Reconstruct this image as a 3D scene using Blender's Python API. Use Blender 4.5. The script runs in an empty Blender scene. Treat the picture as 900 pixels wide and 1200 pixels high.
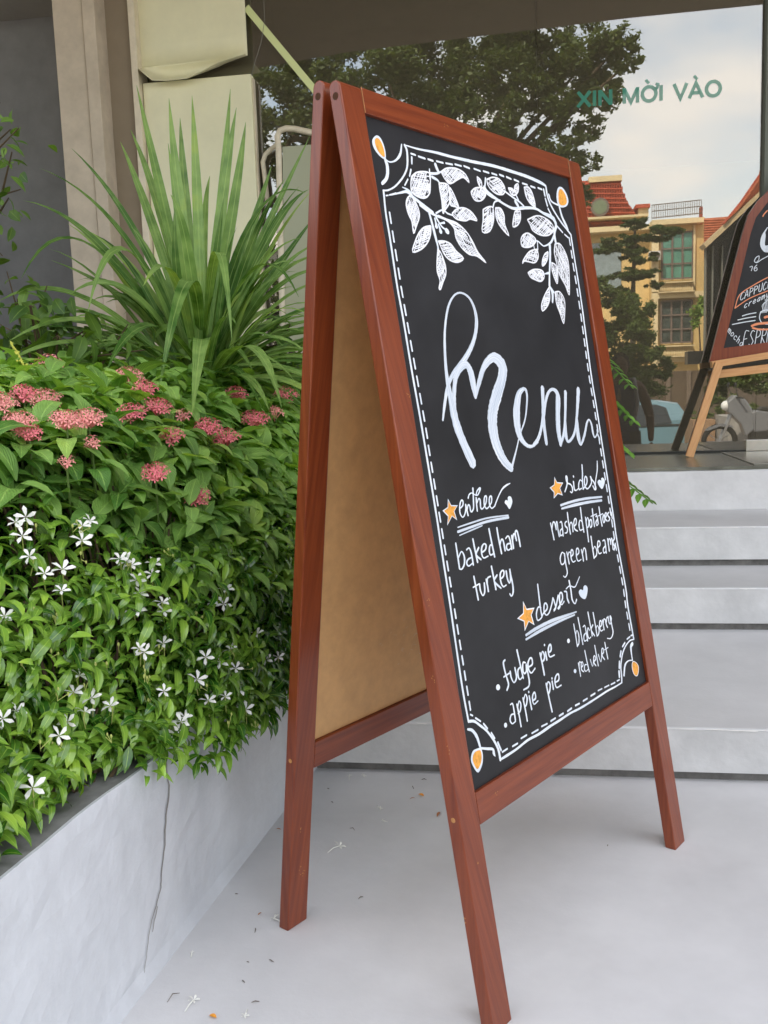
import bpy, math, random
import numpy as np
from mathutils import Vector, Matrix, Quaternion
random.seed(7); np.random.seed(7)
S = bpy.context.scene
COL = S.collection
# ------------------------------------------------------------------ camera
H = 1.1                                        # eye height above the terrace
CAMP = np.array([0, 0, H])
FW = np.array([-0.155053, 0.978966, -0.132604]); RT = np.array([0.987805, 0.151709, -0.035022]); UP = np.array([0.014168, 0.136417, 0.990550])
FPX = 1089.43
cam = bpy.data.cameras.new('camera'); co = bpy.data.objects.new('camera', cam); COL.objects.link(co)
cam.sensor_fit = 'VERTICAL'; cam.sensor_height = 24; cam.lens = FPX / 1200 * 24; cam.clip_end = 2000; cam.clip_start = .02
m = Matrix.Identity(4)
for i in range(3):
    m[i][0] = RT[i]; m[i][1] = UP[i]; m[i][2] = -FW[i]
m[2][3] = H
co.matrix_world = m; S.camera = co
# ------------------------------------------------------------------ world, sun, exposure
SUN_EL, SUN_AZ = math.radians(47), math.radians(-28)  # the sun stands behind the cafe; azimuth from +Y towards +X
w = bpy.data.worlds.new('World'); S.world = w; w.use_nodes = True
nt = w.node_tree; nt.nodes.clear()
out = nt.nodes.new('ShaderNodeOutputWorld'); bg = nt.nodes.new('ShaderNodeBackground'); sky = nt.nodes.new('ShaderNodeTexSky')
sky.sky_type = 'NISHITA'; sky.sun_disc = False; sky.sun_elevation = SUN_EL; sky.sun_rotation = SUN_AZ
sky.air_density = 1.2; sky.dust_density = 1.6; sky.ozone_density = 1.0
tc = nt.nodes.new('ShaderNodeTexCoord'); mp = nt.nodes.new('ShaderNodeMapping'); mp.inputs['Scale'].default_value = (1, 1, 2.2)
nz = nt.nodes.new('ShaderNodeTexNoise'); nz.inputs['Scale'].default_value = 3.2; nz.inputs['Detail'].default_value = 5; nz.inputs['Roughness'].default_value = .5
cr = nt.nodes.new('ShaderNodeValToRGB'); cr.color_ramp.elements[0].position = .36; cr.color_ramp.elements[1].position = .62
cr.color_ramp.elements[0].color = (.10, .10, .10, 1); cr.color_ramp.elements[1].color = (.95, .95, .95, 1)
mx = nt.nodes.new('ShaderNodeMix'); mx.data_type = 'RGBA'; mx.inputs[7].default_value = (6.6, 6.3, 6.1, 1)
L_ = nt.links.new
L_(tc.outputs['Generated'], mp.inputs['Vector']); L_(mp.outputs[0], nz.inputs['Vector']); L_(nz.outputs['Fac'], cr.inputs[0])
L_(cr.outputs[0], mx.inputs[0]); L_(sky.outputs[0], mx.inputs[6]); L_(mx.outputs[2], bg.inputs[0]); L_(bg.outputs[0], out.inputs[0])
bg.inputs[1].default_value = .1
sl = bpy.data.lights.new('sun', 'SUN'); so = bpy.data.objects.new('sun', sl); COL.objects.link(so)
sl.energy = 2.0; sl.angle = math.radians(0.6); sl.color = (1, .93, .82)
sd = Vector((math.sin(SUN_AZ) * math.cos(SUN_EL), math.cos(SUN_AZ) * math.cos(SUN_EL), math.sin(SUN_EL)))
so.rotation_euler = (-sd).to_track_quat('-Z', 'Y').to_euler()
S.view_settings.view_transform = 'Standard'; S.view_settings.look = 'None'; S.view_settings.exposure = 2.34; S.view_settings.gamma = 1
S.view_settings.use_curve_mapping = False
# ------------------------------------------------------------------ layout helpers
GL = 5.25                                      # the shop glass stands at y = 5.25
def ray(px, py): return FW * FPX + RT * (px - 450) - UP * (py - 600)
def at(px, py, Y):                             # the point of the plane y = Y seen there in the photograph
    d = ray(px, py); return CAMP + d * (Y / d[1])
def onz(px, py, z):
    d = ray(px, py); return CAMP + d * ((z - H) / d[2])
MIR = False                                    # True while building what the photo shows mirrored in the glass: it is built across the street
def tr(v):
    v = np.array(v, float)
    if MIR:
        v = v.copy(); v[..., 1] = 2 * GL - v[..., 1]
    return v
def thing(name, label, cat, loc=(0, 0, 0), group=None):
    o = bpy.data.objects.new(name, None); COL.objects.link(o); o.empty_display_size = .1
    o.location = tr(loc); o['label'] = label; o['category'] = cat; o['wl'] = 0
    del o['wl']
    if group: o['group'] = group
    return o
BASE = {}
def base(o):
    while o.parent: o = o.parent
    return np.array(o.location)
def tag(o, label=None, cat=None, group=None, kind=None):
    for k, v in (('label', label), ('category', cat), ('group', group), ('kind', kind)):
        if v: o[k] = v
    return o
class MB:
    def __init__(s): s.v = []; s.f = []; s.uv = []
    def add(s, vs, fs, uvs=None):
        b = len(s.v); s.v += [tuple(map(float, x)) for x in vs]
        s.f += [tuple(b + i for i in f) for f in fs]
        s.uv += [tuple(u) for u in uvs] if uvs is not None else [(0., 0.)] * len(vs)
        return s
    def obox(s, o, a, b, c):                   # box from corner o along vectors a, b, c; uv in metres along the longest
        o, a, b, c = [np.array(x, float) for x in (o, a, b, c)]
        ax = sorted([a, b, c], key=lambda q: -np.linalg.norm(q)); la = ax[0] / (np.linalg.norm(ax[0]) + 1e-9); lb = ax[1] / (np.linalg.norm(ax[1]) + 1e-9); lc = ax[2] / (np.linalg.norm(ax[2]) + 1e-9)
        P = [o, o + a, o + a + b, o + b, o + c, o + a + c, o + a + b + c, o + b + c]
        sg = np.dot(np.cross(a, b), c)
        F = [(0, 3, 2, 1), (4, 5, 6, 7), (0, 1, 5, 4), (1, 2, 6, 5), (2, 3, 7, 6), (3, 0, 4, 7)]
        if sg < 0: F = [f[::-1] for f in F]
        r = random.random() * 7
        return s.add(P, F, [((p @ lb) + (p @ lc) * .7 + r, p @ la + r) for p in P])
    def box(s, x0, x1, y0, y1, z0, z1): return s.obox((x0, y0, z0), (x1 - x0, 0, 0), (0, y1 - y0, 0), (0, 0, z1 - z0))
    def prism(s, poly, d):                     # closed polygon (3d points) extruded along vector d
        n = len(poly); poly = [np.array(p, float) for p in poly]; d = np.array(d, float)
        nrm = sum((np.cross(poly[i], poly[(i + 1) % n]) for i in range(n)), np.zeros(3))
        if nrm @ d > 0: poly = poly[::-1]
        vs = poly + [p + d for p in poly]
        F = [tuple(range(n)), tuple(range(2 * n - 1, n - 1, -1))]
        F += [(i, i + n, (i + 1) % n + n, (i + 1) % n) for i in range(n)]
        L = np.linalg.norm(d); sp = [max(p[k] for p in poly) - min(p[k] for p in poly) for k in range(3)]; k = int(np.argmax(sp)); r = random.random() * 5
        return s.add(vs, F, [(p[(k + 1) % 3] + p[(k + 2) % 3] + r, p[k] + r) for p in vs])
    def tube(s, pts, r, n=8, cap=True):
        pts = [np.array(p, float) for p in pts]; rs = r if hasattr(r, '__len__') else [r] * len(pts)
        vs = []; uv = []; ref = None; dist = 0
        for i, p in enumerate(pts):
            t = pts[min(i + 1, len(pts) - 1)] - pts[max(i - 1, 0)]; t = t / (np.linalg.norm(t) + 1e-9)
            if ref is None:
                ref = np.cross(t, (0, 0, 1) if abs(t[2]) < .9 else (1, 0, 0))
            ref = ref - t * (ref @ t); ref /= np.linalg.norm(ref) + 1e-9; q = np.cross(t, ref)
            if i: dist += np.linalg.norm(p - pts[i - 1])
            for k in range(n):
                a = 2 * math.pi * k / n; vs.append(p + rs[i] * (ref * math.cos(a) + q * math.sin(a))); uv.append((k / n, dist))
        F = []
        for i in range(len(pts) - 1):
            for k in range(n): F.append((i * n + k, i * n + (k + 1) % n, (i + 1) * n + (k + 1) % n, (i + 1) * n + k))
        if cap: F += [tuple(range(n))[::-1], tuple(range((len(pts) - 1) * n, len(pts) * n))]
        return s.add(vs, F, uv)
    def ball(s, c, r, n=10, mrings=7):         # ellipsoid, r may be a triple
        r = r if hasattr(r, '__len__') else (r, r, r); vs = []; F = []
        for i in range(mrings + 1):
            th = math.pi * i / mrings
            for k in range(n):
                a = 2 * math.pi * k / n
                vs.append((c[0] + r[0] * math.sin(th) * math.cos(a), c[1] + r[1] * math.sin(th) * math.sin(a), c[2] + r[2] * math.cos(th)))
        for i in range(mrings):
            for k in range(n): F.append((i * n + k, (i + 1) * n + k, (i + 1) * n + (k + 1) % n, i * n + (k + 1) % n))
        return s.add(vs, F, [(0, 0)] * len(vs))
    def disc(s, c, nrm, r, th, n=16):
        c = np.array(c, float); nrm = np.array(nrm, float); nrm /= np.linalg.norm(nrm)
        return s.tube([c, c + nrm * th], r, n)
    def build(s, name, mat, parent=None, smooth=False, bevel=0, org=None):
        me = bpy.data.meshes.new(name)
        v = tr(np.array(s.v)) if len(s.v) else np.zeros((0, 3))
        o = bpy.data.objects.new(name, me)
        if parent is not None:
            b = base(parent); o.parent = parent
        else:
            b = tr(np.array(org)) if org is not None else np.zeros(3); o.location = b
        f = [x[::-1] for x in s.f] if MIR else s.f
        me.from_pydata((v - b).tolist(), [], f)
        ul = me.uv_layers.new(name='UVMap'); li = np.zeros(len(me.loops), int); me.loops.foreach_get('vertex_index', li)
        ul.data.foreach_set('uv', np.array(s.uv, dtype=np.float32)[li].ravel())
        if mat is not None: me.materials.append(mat)
        if smooth: me.polygons.foreach_set('use_smooth', [True] * len(me.polygons))
        COL.objects.link(o)
        if bevel:
            bm_ = o.modifiers.new('bevel', 'BEVEL'); bm_.width = bevel; bm_.segments = 2; bm_.limit_method = 'ANGLE'; bm_.angle_limit = .6
        return o
# ------------------------------------------------------------------ materials
MATS = {}
def mat(name, col, rough=.6, spec=.5, var=0, vscale=6, vcol=None, bump=0, bscale=60, stretch=None, coat=0, metal=0, coord='Object', bdist=.002, trans=0, detail=4):
    if name in MATS: return MATS[name]
    m = bpy.data.materials.new(name); m.use_nodes = True; n = m.node_tree; N = n.nodes; b = N['Principled BSDF']
    b.inputs['Roughness'].default_value = rough; b.inputs['Specular IOR Level'].default_value = spec; b.inputs['Metallic'].default_value = metal
    b.inputs['Coat Weight'].default_value = coat; b.inputs['Coat Roughness'].default_value = .15
    b.inputs['Base Color'].default_value = (*col, 1)
    t = N.new('ShaderNodeTexCoord'); mp = N.new('ShaderNodeMapping'); n.links.new(t.outputs[coord], mp.inputs[0])
    if stretch: mp.inputs['Scale'].default_value = stretch
    if var or vcol:
        nz = N.new('ShaderNodeTexNoise'); nz.inputs['Scale'].default_value = vscale; nz.inputs['Detail'].default_value = detail; nz.inputs['Roughness'].default_value = .65
        n.links.new(mp.outputs[0], nz.inputs[0]); r = N.new('ShaderNodeValToRGB'); r.color_ramp.elements[0].position = .3; r.color_ramp.elements[1].position = .7
        c2 = vcol or tuple(min(1, c * (1 + var)) for c in col); c1 = col if vcol else tuple(c * (1 - var) for c in col)
        r.color_ramp.elements[0].color = (*c1, 1); r.color_ramp.elements[1].color = (*c2, 1)
        n.links.new(nz.outputs['Fac'], r.inputs[0]); n.links.new(r.outputs[0], b.inputs['Base Color'])
    if bump:
        nb = N.new('ShaderNodeTexNoise'); nb.inputs['Scale'].default_value = bscale; nb.inputs['Detail'].default_value = 6; n.links.new(mp.outputs[0], nb.inputs[0])
        bp = N.new('ShaderNodeBump'); bp.inputs['Strength'].default_value = bump; bp.inputs['Distance'].default_value = bdist
        n.links.new(nb.outputs['Fac'], bp.inputs['Height']); n.links.new(bp.outputs[0], b.inputs['Normal'])
    MATS[name] = m; return m
def leafmat(name, c1, c2, rough=.45, veins=0, trans=.35, spec=.4, stripes=0, yellow=0):
    m = bpy.data.materials.new(name); m.use_nodes = True; n = m.node_tree; N = n.nodes; b = N['Principled BSDF']; o = N['Material Output']
    b.inputs['Roughness'].default_value = rough; b.inputs['Specular IOR Level'].default_value = spec
    t = N.new('ShaderNodeTexCoord'); oi = N.new('ShaderNodeObjectInfo'); at_ = N.new('ShaderNodeNewGeometry')
    nz = N.new('ShaderNodeTexNoise'); nz.inputs['Scale'].default_value = 14; nz.inputs['Detail'].default_value = 2
    n.links.new(at_.outputs['Position'], nz.inputs[0])
    ad = N.new('ShaderNodeMath'); ad.operation = 'ADD'; ml = N.new('ShaderNodeMath'); ml.operation = 'MULTIPLY_ADD'; ml.inputs[1].default_value = .5; ml.inputs[2].default_value = -.25
    n.links.new(at_.outputs['Random Per Island'], ml.inputs[0]); 
    ml2 = N.new('ShaderNodeMath'); ml2.operation = 'MULTIPLY_ADD'; ml2.inputs[1].default_value = .6; ml2.inputs[2].default_value = -.3; n.links.new(oi.outputs['Random'], ml2.inputs[0])
    ad2 = N.new('ShaderNodeMath'); ad2.operation = 'ADD'; n.links.new(ml.outputs[0], ad2.inputs[0]); n.links.new(ml2.outputs[0], ad2.inputs[1])
    n.links.new(nz.outputs['Fac'], ad.inputs[0]); n.links.new(ad2.outputs[0], ad.inputs[1])
    r = N.new('ShaderNodeValToRGB'); r.color_ramp.elements[0].position = .2; r.color_ramp.elements[1].position = .80
    ye = r.color_ramp.elements.new(1.0); ye.color = (min(1, c2[0] * 1.25), c2[1] * 1.1, c2[2] * .9, 1)
    r.color_ramp.elements[0].color = (*c1, 1); r.color_ramp.elements[1].color = (*c2, 1); n.links.new(ad.outputs[0], r.inputs[0])
    col = r.outputs[0]
    sx = N.new('ShaderNodeSeparateXYZ'); n.links.new(t.outputs['UV'], sx.inputs[0])
    ab = N.new('ShaderNodeMath'); ab.operation = 'SUBTRACT'; ab.inputs[1].default_value = .5; n.links.new(sx.outputs[0], ab.inputs[0])
    aa = N.new('ShaderNodeMath'); aa.operation = 'ABSOLUTE'; n.links.new(ab.outputs[0], aa.inputs[0])
    # pale midrib
    mr = N.new('ShaderNodeMapRange'); mr.inputs[1].default_value = 0; mr.inputs[2].default_value = .06; mr.inputs[3].default_value = .45; mr.inputs[4].default_value = 0; n.links.new(aa.outputs[0], mr.inputs[0])
    mx = N.new('ShaderNodeMix'); mx.data_type = 'RGBA'; mx.inputs[7].default_value = (min(1, c2[0] * 1.9), min(1, c2[1] * 1.6), min(1, c2[2] * 1.9), 1)
    n.links.new(mr.outputs[0], mx.inputs[0]); n.links.new(col, mx.inputs[6]); col = mx.outputs[2]
    h = None
    if veins:                                  # side veins slant forward from the midrib
        v1 = N.new('ShaderNodeMath'); v1.operation = 'MULTIPLY_ADD'; v1.inputs[1].default_value = -.9; n.links.new(aa.outputs[0], v1.inputs[0]); n.links.new(sx.outputs[1], v1.inputs[2])
        v2 = N.new('ShaderNodeMath'); v2.operation = 'MULTIPLY'; v2.inputs[1].default_value = veins * 6.283; n.links.new(v1.outputs[0], v2.inputs[0])
        v3 = N.new('ShaderNodeMath'); v3.operation = 'SINE'; n.links.new(v2.outputs[0], v3.inputs[0]); h = v3.outputs[0]
    if stripes:
        v2 = N.new('ShaderNodeMath'); v2.operation = 'MULTIPLY'; v2.inputs[1].default_value = stripes * 6.283; n.links.new(sx.outputs[0], v2.inputs[0])
        v3 = N.new('ShaderNodeMath'); v3.operation = 'SINE'; n.links.new(v2.outputs[0], v3.inputs[0]); h = v3.outputs[0]
    if h is not None:
        bp = N.new('ShaderNodeBump'); bp.inputs['Strength'].default_value = .5; bp.inputs['Distance'].default_value = .0015; n.links.new(h, bp.inputs['Height']); n.links.new(bp.outputs[0], b.inputs['Normal'])
    n.links.new(col, b.inputs['Base Color'])
    tl = N.new('ShaderNodeBsdfTranslucent'); hs = N.new('ShaderNodeMix'); hs.data_type = 'RGBA'; hs.blend_type = 'MULTIPLY'; hs.inputs[0].default_value = 1; hs.inputs[7].default_value = (1.5, 1.5, .5, 1)
    n.links.new(col, hs.inputs[6]); n.links.new(hs.outputs[2], tl.inputs[0])
    ms = N.new('ShaderNodeMixShader'); ms.inputs[0].default_value = trans; n.links.new(b.outputs[0], ms.inputs[1]); n.links.new(tl.outputs[0], ms.inputs[2]); n.links.new(ms.outputs[0], o.inputs[0])
    MATS[name] = m; return m
# chalk marks: board-plane millimetres from the lower left corner of the frame
STROKES=[('border', '166.2 1551.6 2.2 206.8 1551.5 3.6 260.5 1554.5 5 316.3 1555.3 5.6 375.1 1557.4 6.2'),
('border', '374.9 1557.2 6 406.5 1558.9 6.1 466 1561.8 6.4 532.7 1561.4 6.8 597.2 1560 7.2 652.5 1555.3 7.7 674.6 1551.1 5.3'),
('border', '166.2 1551.6 5.9 170.4 1542.1 5.7 166.6 1521 5.1 159.2 1505.5 4.2 143.3 1488.8 3.5 119.2 1471.1 3.2 97.5 1461 3 81 1457.7 3.1'),
('border', '82.6 1458 4.8 78.7 1418 4.8 79 1378.1 4.9 78.1 1330.5 4.9 77.4 1284.5 4.9 79.4 1237 4.9 80.1 1147.5 4.9 82.6 1045.6 4.9 83.7 901 5 82.4 812 5 81.8 744 5 79.6 661 5 78.2 577.7 4.9 80.3 522.2 4.9'),
('border', '80.6 523.2 5.1 97.1 518.2 4.9 111.9 506.4 4.5 129.6 490.6 4.5 145.8 468.7 5 155.3 448.8 5.9 157 428.2 6.3'),
('border', '157.3 429.1 3.2 172.9 429.2 5 213 430 4.8 255.5 433.7 4.8 298 432.5 5.3 343.2 434.4 5.5'),
('border', '343.2 434.4 5 377.8 434.5 4.9 423.8 435.7 4.7 468.3 433.7 4.6 526.3 434 4.4 591.4 435.3 4.5 630.2 434.1 3.7 665.6 434.2 3.1'),
('border', '665.7 434.4 5.8 669.9 449.2 5.8 672.1 466.9 5.8 679.6 480.9 5.5 692.6 495.9 4.9 712.2 507.3 4 735.5 513.3 3.2 756.4 511.9 2.8'),
('border', '674.1 1549.6 6.2 674 1530.4 6.4 682.7 1510.9 6.1 703 1489.7 5.7 722.4 1474 5.3 743.2 1461.2 5.2 758.7 1450.7 5.3'),
('border', '757.8 1450.5 6 757.4 1394 6 758.1 1339.5 6 757.1 1273.8 6 749.9 1127.2 6 751.4 1048.3 6 750.7 929.6 6 750.8 860.2 6 750.5 790.8 6 749.1 743.3 6 755.8 634.8 6 752.6 591.1 6 756.5 512.1 6'),
('dash', '181.3 1538.8 3.7 194.8 1538.4 3.7'),
('dash', '203.1 1537.4 3.7 223.7 1536.6 3.7'),
('dash', '232.6 1537.1 3.8 248.5 1536.5 3.8'),
('dash', '259.6 1537.9 3.7 280.8 1538 3.7'),
('dash', '290 1539 3.7 312 1540 3.7'),
('dash', '320.9 1541.9 3.8 342.5 1542 3.8'),
('dash', '351.5 1543.5 4.1 370.8 1542.1 4.1'),
('dash', '387.1 1543.9 3.9 409 1542.6 3.9'),
('dash', '420.6 1544.4 3.9 440.9 1543.8 3.9'),
('dash', '452.1 1544.8 3.9 470.9 1544.1 4'),
('dash', '481.7 1546.6 4.1 497.7 1545.5 4.1'),
('dash', '508.2 1546 4.2 526.5 1544.3 4.2'),
('dash', '538.4 1544.9 4.3 556.6 1543.1 4.3'),
('dash', '570.8 1541.8 4.1 591.6 1541.5 4.1'),
('dash', '605.2 1540.6 4.2 623.6 1539.7 4.2'),
('dash', '636.6 1541.3 4.3 653.6 1540.2 4.4'),
('dash', '182.1 1532.8 4.2 178.7 1519.9 4.2'),
('dash', '173.4 1508.7 3.7 165.5 1495.2 3.6'),
('dash', '159.2 1489.1 3.1 146.5 1476.1 3.1'),
('dash', '86.8 1449.6 2.5 93.4 1451.1 2.5'),
('dash', '96.8 1452 2.5 117.6 1458.4 2.5'),
('dash', '89.2 1420.8 4.2 88.9 1401.7 4.2'),
('dash', '88.8 1388 4.2 88.6 1369.1 4.2'),
('dash', '88.5 1355.5 4.2 88.3 1336.7 4.2'),
('dash', '88.2 1323.2 4.2 88 1304.6 4.2'),
('dash', '87.8 1291.1 4.2 88.1 1272.7 4.2'),
('dash', '88.4 1259.3 4.2 88.8 1241 4.2'),
('dash', '89.1 1227.7 4.2 89.5 1209.5 4.2'),
('dash', '89.7 1196.3 4.2 90.1 1178.2 4.2'),
('dash', '90.4 1165.1 4.2 90.8 1147.1 4.2'),
('dash', '91.1 1134 4.2 91.5 1116.1 4.2'),
('dash', '91.8 1103.2 4.2 92.2 1085.4 4.2'),
('dash', '92.5 1072.5 4.2 92.9 1054.9 4.2'),
('dash', '93.1 1042.1 4.2 93 1024.5 4.2'),
('dash', '93 1011.8 4.2 93 994.4 4.2'),
('dash', '92.9 981.8 4.2 92.9 964.5 4.2'),
('dash', '92.9 952 4.2 92.8 934.8 4.2'),
('dash', '92.8 922.4 4.2 92.7 905.3 4.2'),
('dash', '92.7 893 4.2 92.7 876.1 4.2'),
('dash', '92.6 863.8 4.2 92.6 847 4.2'),
('dash', '92.6 834.8 4.2 92.5 818.1 4.3'),
('dash', '92.5 806 4.3 92.5 789.4 4.3'),
('dash', '92.4 777.4 4.3 92.4 760.9 4.3'),
('dash', '92.4 749 4.3 92.3 732.6 4.3'),
('dash', '92.2 720.8 4.3 92.1 704.5 4.3'),
('dash', '92 692.8 4.3 91.9 676.6 4.3'),
('dash', '91.9 665 4.3 91.8 649 4.3'),
('dash', '91.7 637.4 4.3 91.6 621.5 4.3'),
('dash', '91.5 610 4.3 91.4 594.2 4.3'),
('dash', '91.3 582.7 4.3 91.2 567.1 4.3'),
('dash', '91.2 555.7 4.3 91.1 540.2 4.3'),
('dash', '88.7 533 3.1 94.8 529.1 3.2'),
('dash', '102 522.8 3.3 115.5 512.6 3.3'),
('dash', '122.9 506.2 3.9 132.4 493.9 3.9'),
('dash', '141.8 483.6 4.3 149.5 470.7 4.3'),
('dash', '157 461 4.7 163.6 444 4.7'),
('dash', '166.3 439.9 3.5 184.1 440.5 3.5'),
('dash', '201.6 439.1 3.4 219.8 439 3.5'),
('dash', '233.6 444 3.5 254.4 444 3.5'),
('dash', '272.7 441.6 3.5 296.4 441.3 3.6'),
('dash', '310.2 443.4 3.5 332.1 442.4 3.5'),
('dash', '346.4 443 3.9 365.5 443.5 3.9'),
('dash', '380.4 443.3 3.9 397.7 443.5 3.9'),
('dash', '415 442.7 4.1 433.1 443.9 4.1'),
('dash', '449.1 444.7 3.9 467.1 443.9 3.9'),
('dash', '483.3 444.4 3.7 502.4 444.4 3.7'),
('dash', '518.3 445.4 3.7 538.1 445.5 3.8'),
('dash', '552.6 447.2 3.2 571.3 446.4 3.2'),
('dash', '583 445.8 3.2 604.5 445 3.2'),
('dash', '613.9 444 3.2 633.5 443.2 3.3'),
('dash', '643.7 443.8 3.3 656.2 443.4 3.3'),
('dash', '658.1 449 6.7 660.2 462 6.7'),
('dash', '663.8 467.9 6.7 669.4 481.2 6.7'),
('dash', '676.4 490.8 6.3 684.2 501.4 6.4'),
('dash', '694.7 509.2 4.5 709.7 514.8 4.6'),
('dash', '722 520 3.7 738.6 521.9 3.7'),
('dash', '743.3 523.1 3.4 752.3 522.9 3.4'),
('dash', '746.4 1442.7 5.5 746.3 1426.3 5.5'),
('dash', '746.2 1413.4 5.5 746.1 1397 5.5'),
('dash', '746.1 1384.2 5.5 746.3 1367.9 5.5'),
('dash', '746.5 1355.1 5.5 746.7 1338.9 5.5'),
('dash', '746.5 1326.1 5.5 746.3 1309.9 5.5'),
('dash', '746.1 1297.2 5.5 745.9 1281 5.5'),
('dash', '745.5 1268.3 5.5 744.7 1252.2 5.5'),
('dash', '744.1 1239.6 5.5 743.3 1223.6 5.5'),
('dash', '742.7 1211 5.5 741.9 1195 5.5'),
('dash', '741.3 1182.4 5.5 740.5 1166.5 5.5'),
('dash', '739.9 1154 5.5 739.1 1138.2 5.5'),
('dash', '738.6 1125.8 5.5 738.9 1110 5.5'),
('dash', '739.1 1097.5 5.5 739.4 1081.8 5.5'),
('dash', '739.6 1069.4 5.5 739.9 1053.7 5.5'),
('dash', '740 1041.4 5.5 739.9 1025.7 5.5'),
('dash', '739.8 1013.4 5.5 739.7 997.9 5.5'),
('dash', '739.6 985.6 5.5 739.5 970.1 5.5'),
('dash', '739.5 957.9 5.5 739.4 942.4 5.5'),
('dash', '739.3 930.2 5.5 739.3 914.7 5.5'),
('dash', '739.4 902.6 5.5 739.4 887.2 5.5'),
('dash', '739.4 875.1 5.5 739.4 859.8 5.5'),
('dash', '739.4 847.7 5.5 739.3 832.4 5.5'),
('dash', '739.3 820.4 5.5 739.2 805.2 5.5'),
('dash', '739.1 793.2 5.5 738.7 778 5.5'),
('dash', '738.3 766.2 5.5 737.9 751.1 5.5'),
('dash', '738 739.2 5.5 739 723.9 5.5'),
('dash', '739.7 711.9 5.5 740.7 696.7 5.5'),
('dash', '741.4 684.7 5.5 742.4 669.6 5.5'),
('dash', '743.1 657.6 5.5 744 642.5 5.5'),
('dash', '743.9 630.7 5.6 742.8 616 5.6'),
('dash', '742 604.4 5.6 741.3 589.7 5.6'),
('dash', '741.9 577.9 5.5 742.6 562.9 5.5'),
('dash', '743.2 551.1 5.5 743.9 536.2 5.5'),
('dash', '661.1 1541.9 5.7 662.4 1527.4 5.7'),
('dash', '662.3 1521.5 5.7 666.3 1505.8 5.7'),
('dash', '667.4 1500.1 5.3 678 1486.7 5.4'),
('dash', '697.8 1463.7 4.3 718.6 1452.5 4.3'),
('dash', '726.7 1448.8 3.9 742.3 1442.9 4'),
('orn:1', '100.6 1516.1 6.3 104 1504.8 8.7 101.3 1490.4 7.5 94.4 1479.4 6.8 80.9 1469.5 6.1'),
('orn:1', '103.4 1514.6 2.5 113.8 1512.3 2.4 131.4 1518.2 3.5 148 1532.1 5.5 156.8 1551 2.9'),
('orn:2', '680.6 1532.8 6.3 688.2 1519 4.8 716.8 1513.8 3.8'),
('orn:2', '722.1 1511.5 6.6 727.4 1489.6 7.9 740.2 1471.4 8.7 748.4 1461.7 3.1'),
('orn:3', '746.6 504.2 9.1 735.8 499.3 9.5 732.9 483.7 6 732.8 468.7 5'),
('orn:3', '732.8 468.7 2.3 710.2 472 3.1 692.4 466.2 6.7 680.3 446.5 6.6'),
('orn:4', '73.6 511.1 3.9 86.2 505.1 5.9 96.5 490.6 6.9 101.6 470.5 5.6'),
('orn:4', '102.8 468 3.9 121 461 4.7 137.9 454.5 4.9 139.4 446.7 7 142.1 440.1 1.8'),
('stem', '101.7 1452.7 1.9 132.9 1461.4 3.9 150.4 1465.4 6.5 162.5 1461 8.2'),
('stem', '138.9 1471.9 1.9 154.6 1469.1 4.4 163.1 1463.1 6.3'),
('stem', '159 1460.5 6.6 186.7 1449.8 6.1 221.5 1436.4 6.2'),
('stem', '184 1446.3 6.1 209.3 1437 6 229.2 1432.1 5 260.8 1428.3 5.2 277.5 1421.7 4.7'),
('stem', '230.8 1510.4 5 253.1 1513.8 4.9 269.2 1519.5 2.9'),
('stem', '254.2 1531.1 8.7 257.4 1523 7.9 261.3 1517.2 7'),
('stem', '236.4 1504.9 5.9 253.3 1501.1 4.9 258.7 1494.4 4.5'),
('stem', '232.4 1519.1 2.8 230.8 1510.4 4.2 228.9 1499.6 3.5'),
('stem', '230.4 1436.4 3.7 254.6 1445.8 3 267.9 1441 3.7 284.2 1439.3 2.9'),
('stem', '254.6 1445.8 5.6 263 1456.5 6.4 267.5 1463.5 4.8'),
('stem', '228.3 1428.8 5 242.1 1413.4 4 258.5 1406.7 3.5'),
('stem', '255 1407.4 10.4 260.2 1404.7 10.4'),
('stem', '224 1426.2 4.6 225.3 1417.9 5.3 225.1 1410.5 9.6'),
('stem', '232.1 1416.5 3.8 235.3 1408.4 6.2 236.3 1402.6 10.8'),
('stem', '236.1 1418.1 2.5 253.4 1421.5 4.6'),
('stem', '208.7 1434.8 6 213.2 1412.3 6.8 215.8 1395.8 7.6 219.1 1375.1 5.3 218.6 1366.6 5.9'),
('stem', '414.4 1511 9.6 423.8 1501.6 10.3 455.8 1492.5 6.4 489 1484.6 5.4 519.4 1481.5 6.3 564.5 1488.6 6.7 610.3 1492.9 5.6 642.8 1486.8 6.4 682.2 1481.2 11 693.5 1469.2 10.4'),
('stem', '435.2 1473.1 4.4 446.3 1485.9 3.4 468.2 1492 3.7'),
('stem', '425.1 1531.2 4.8 417.7 1514.1 4.8'),
('stem', '492.5 1513.9 4.1 521.3 1505.4 4.1 545.9 1498.9 4.3 562.5 1491.2 4.7'),
('stem', '536.4 1511.6 4.4 542.8 1502.7 4.4'),
('stem', '528.6 1498 9.2 537.7 1489.4 9.2'),
('stem', '610.8 1494.4 5.3 605.2 1503.8 5.3'),
('stem', '693.9 1465.2 9.9 679.4 1446.7 8.5 678.3 1429.6 9 680.7 1423.5 6.3'),
('stem', '675.1 1439.9 6.1 655 1423.1 5.5 624.7 1412.9 2.8 612.9 1414.9 3.8 598.5 1420.7 3.5 584.3 1420.3 2.5'),
('stem', '649.3 1418.4 10 645.3 1399.2 8.1 637.7 1377.7 7.8 626.8 1349.8 5.5 618.8 1324.3 7.9'),
('stem', '605.1 1350.3 2 624.8 1353.8 5.7'),
('stem', '595.7 1418.4 3.6 592.9 1402.7 3.6'),
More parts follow.
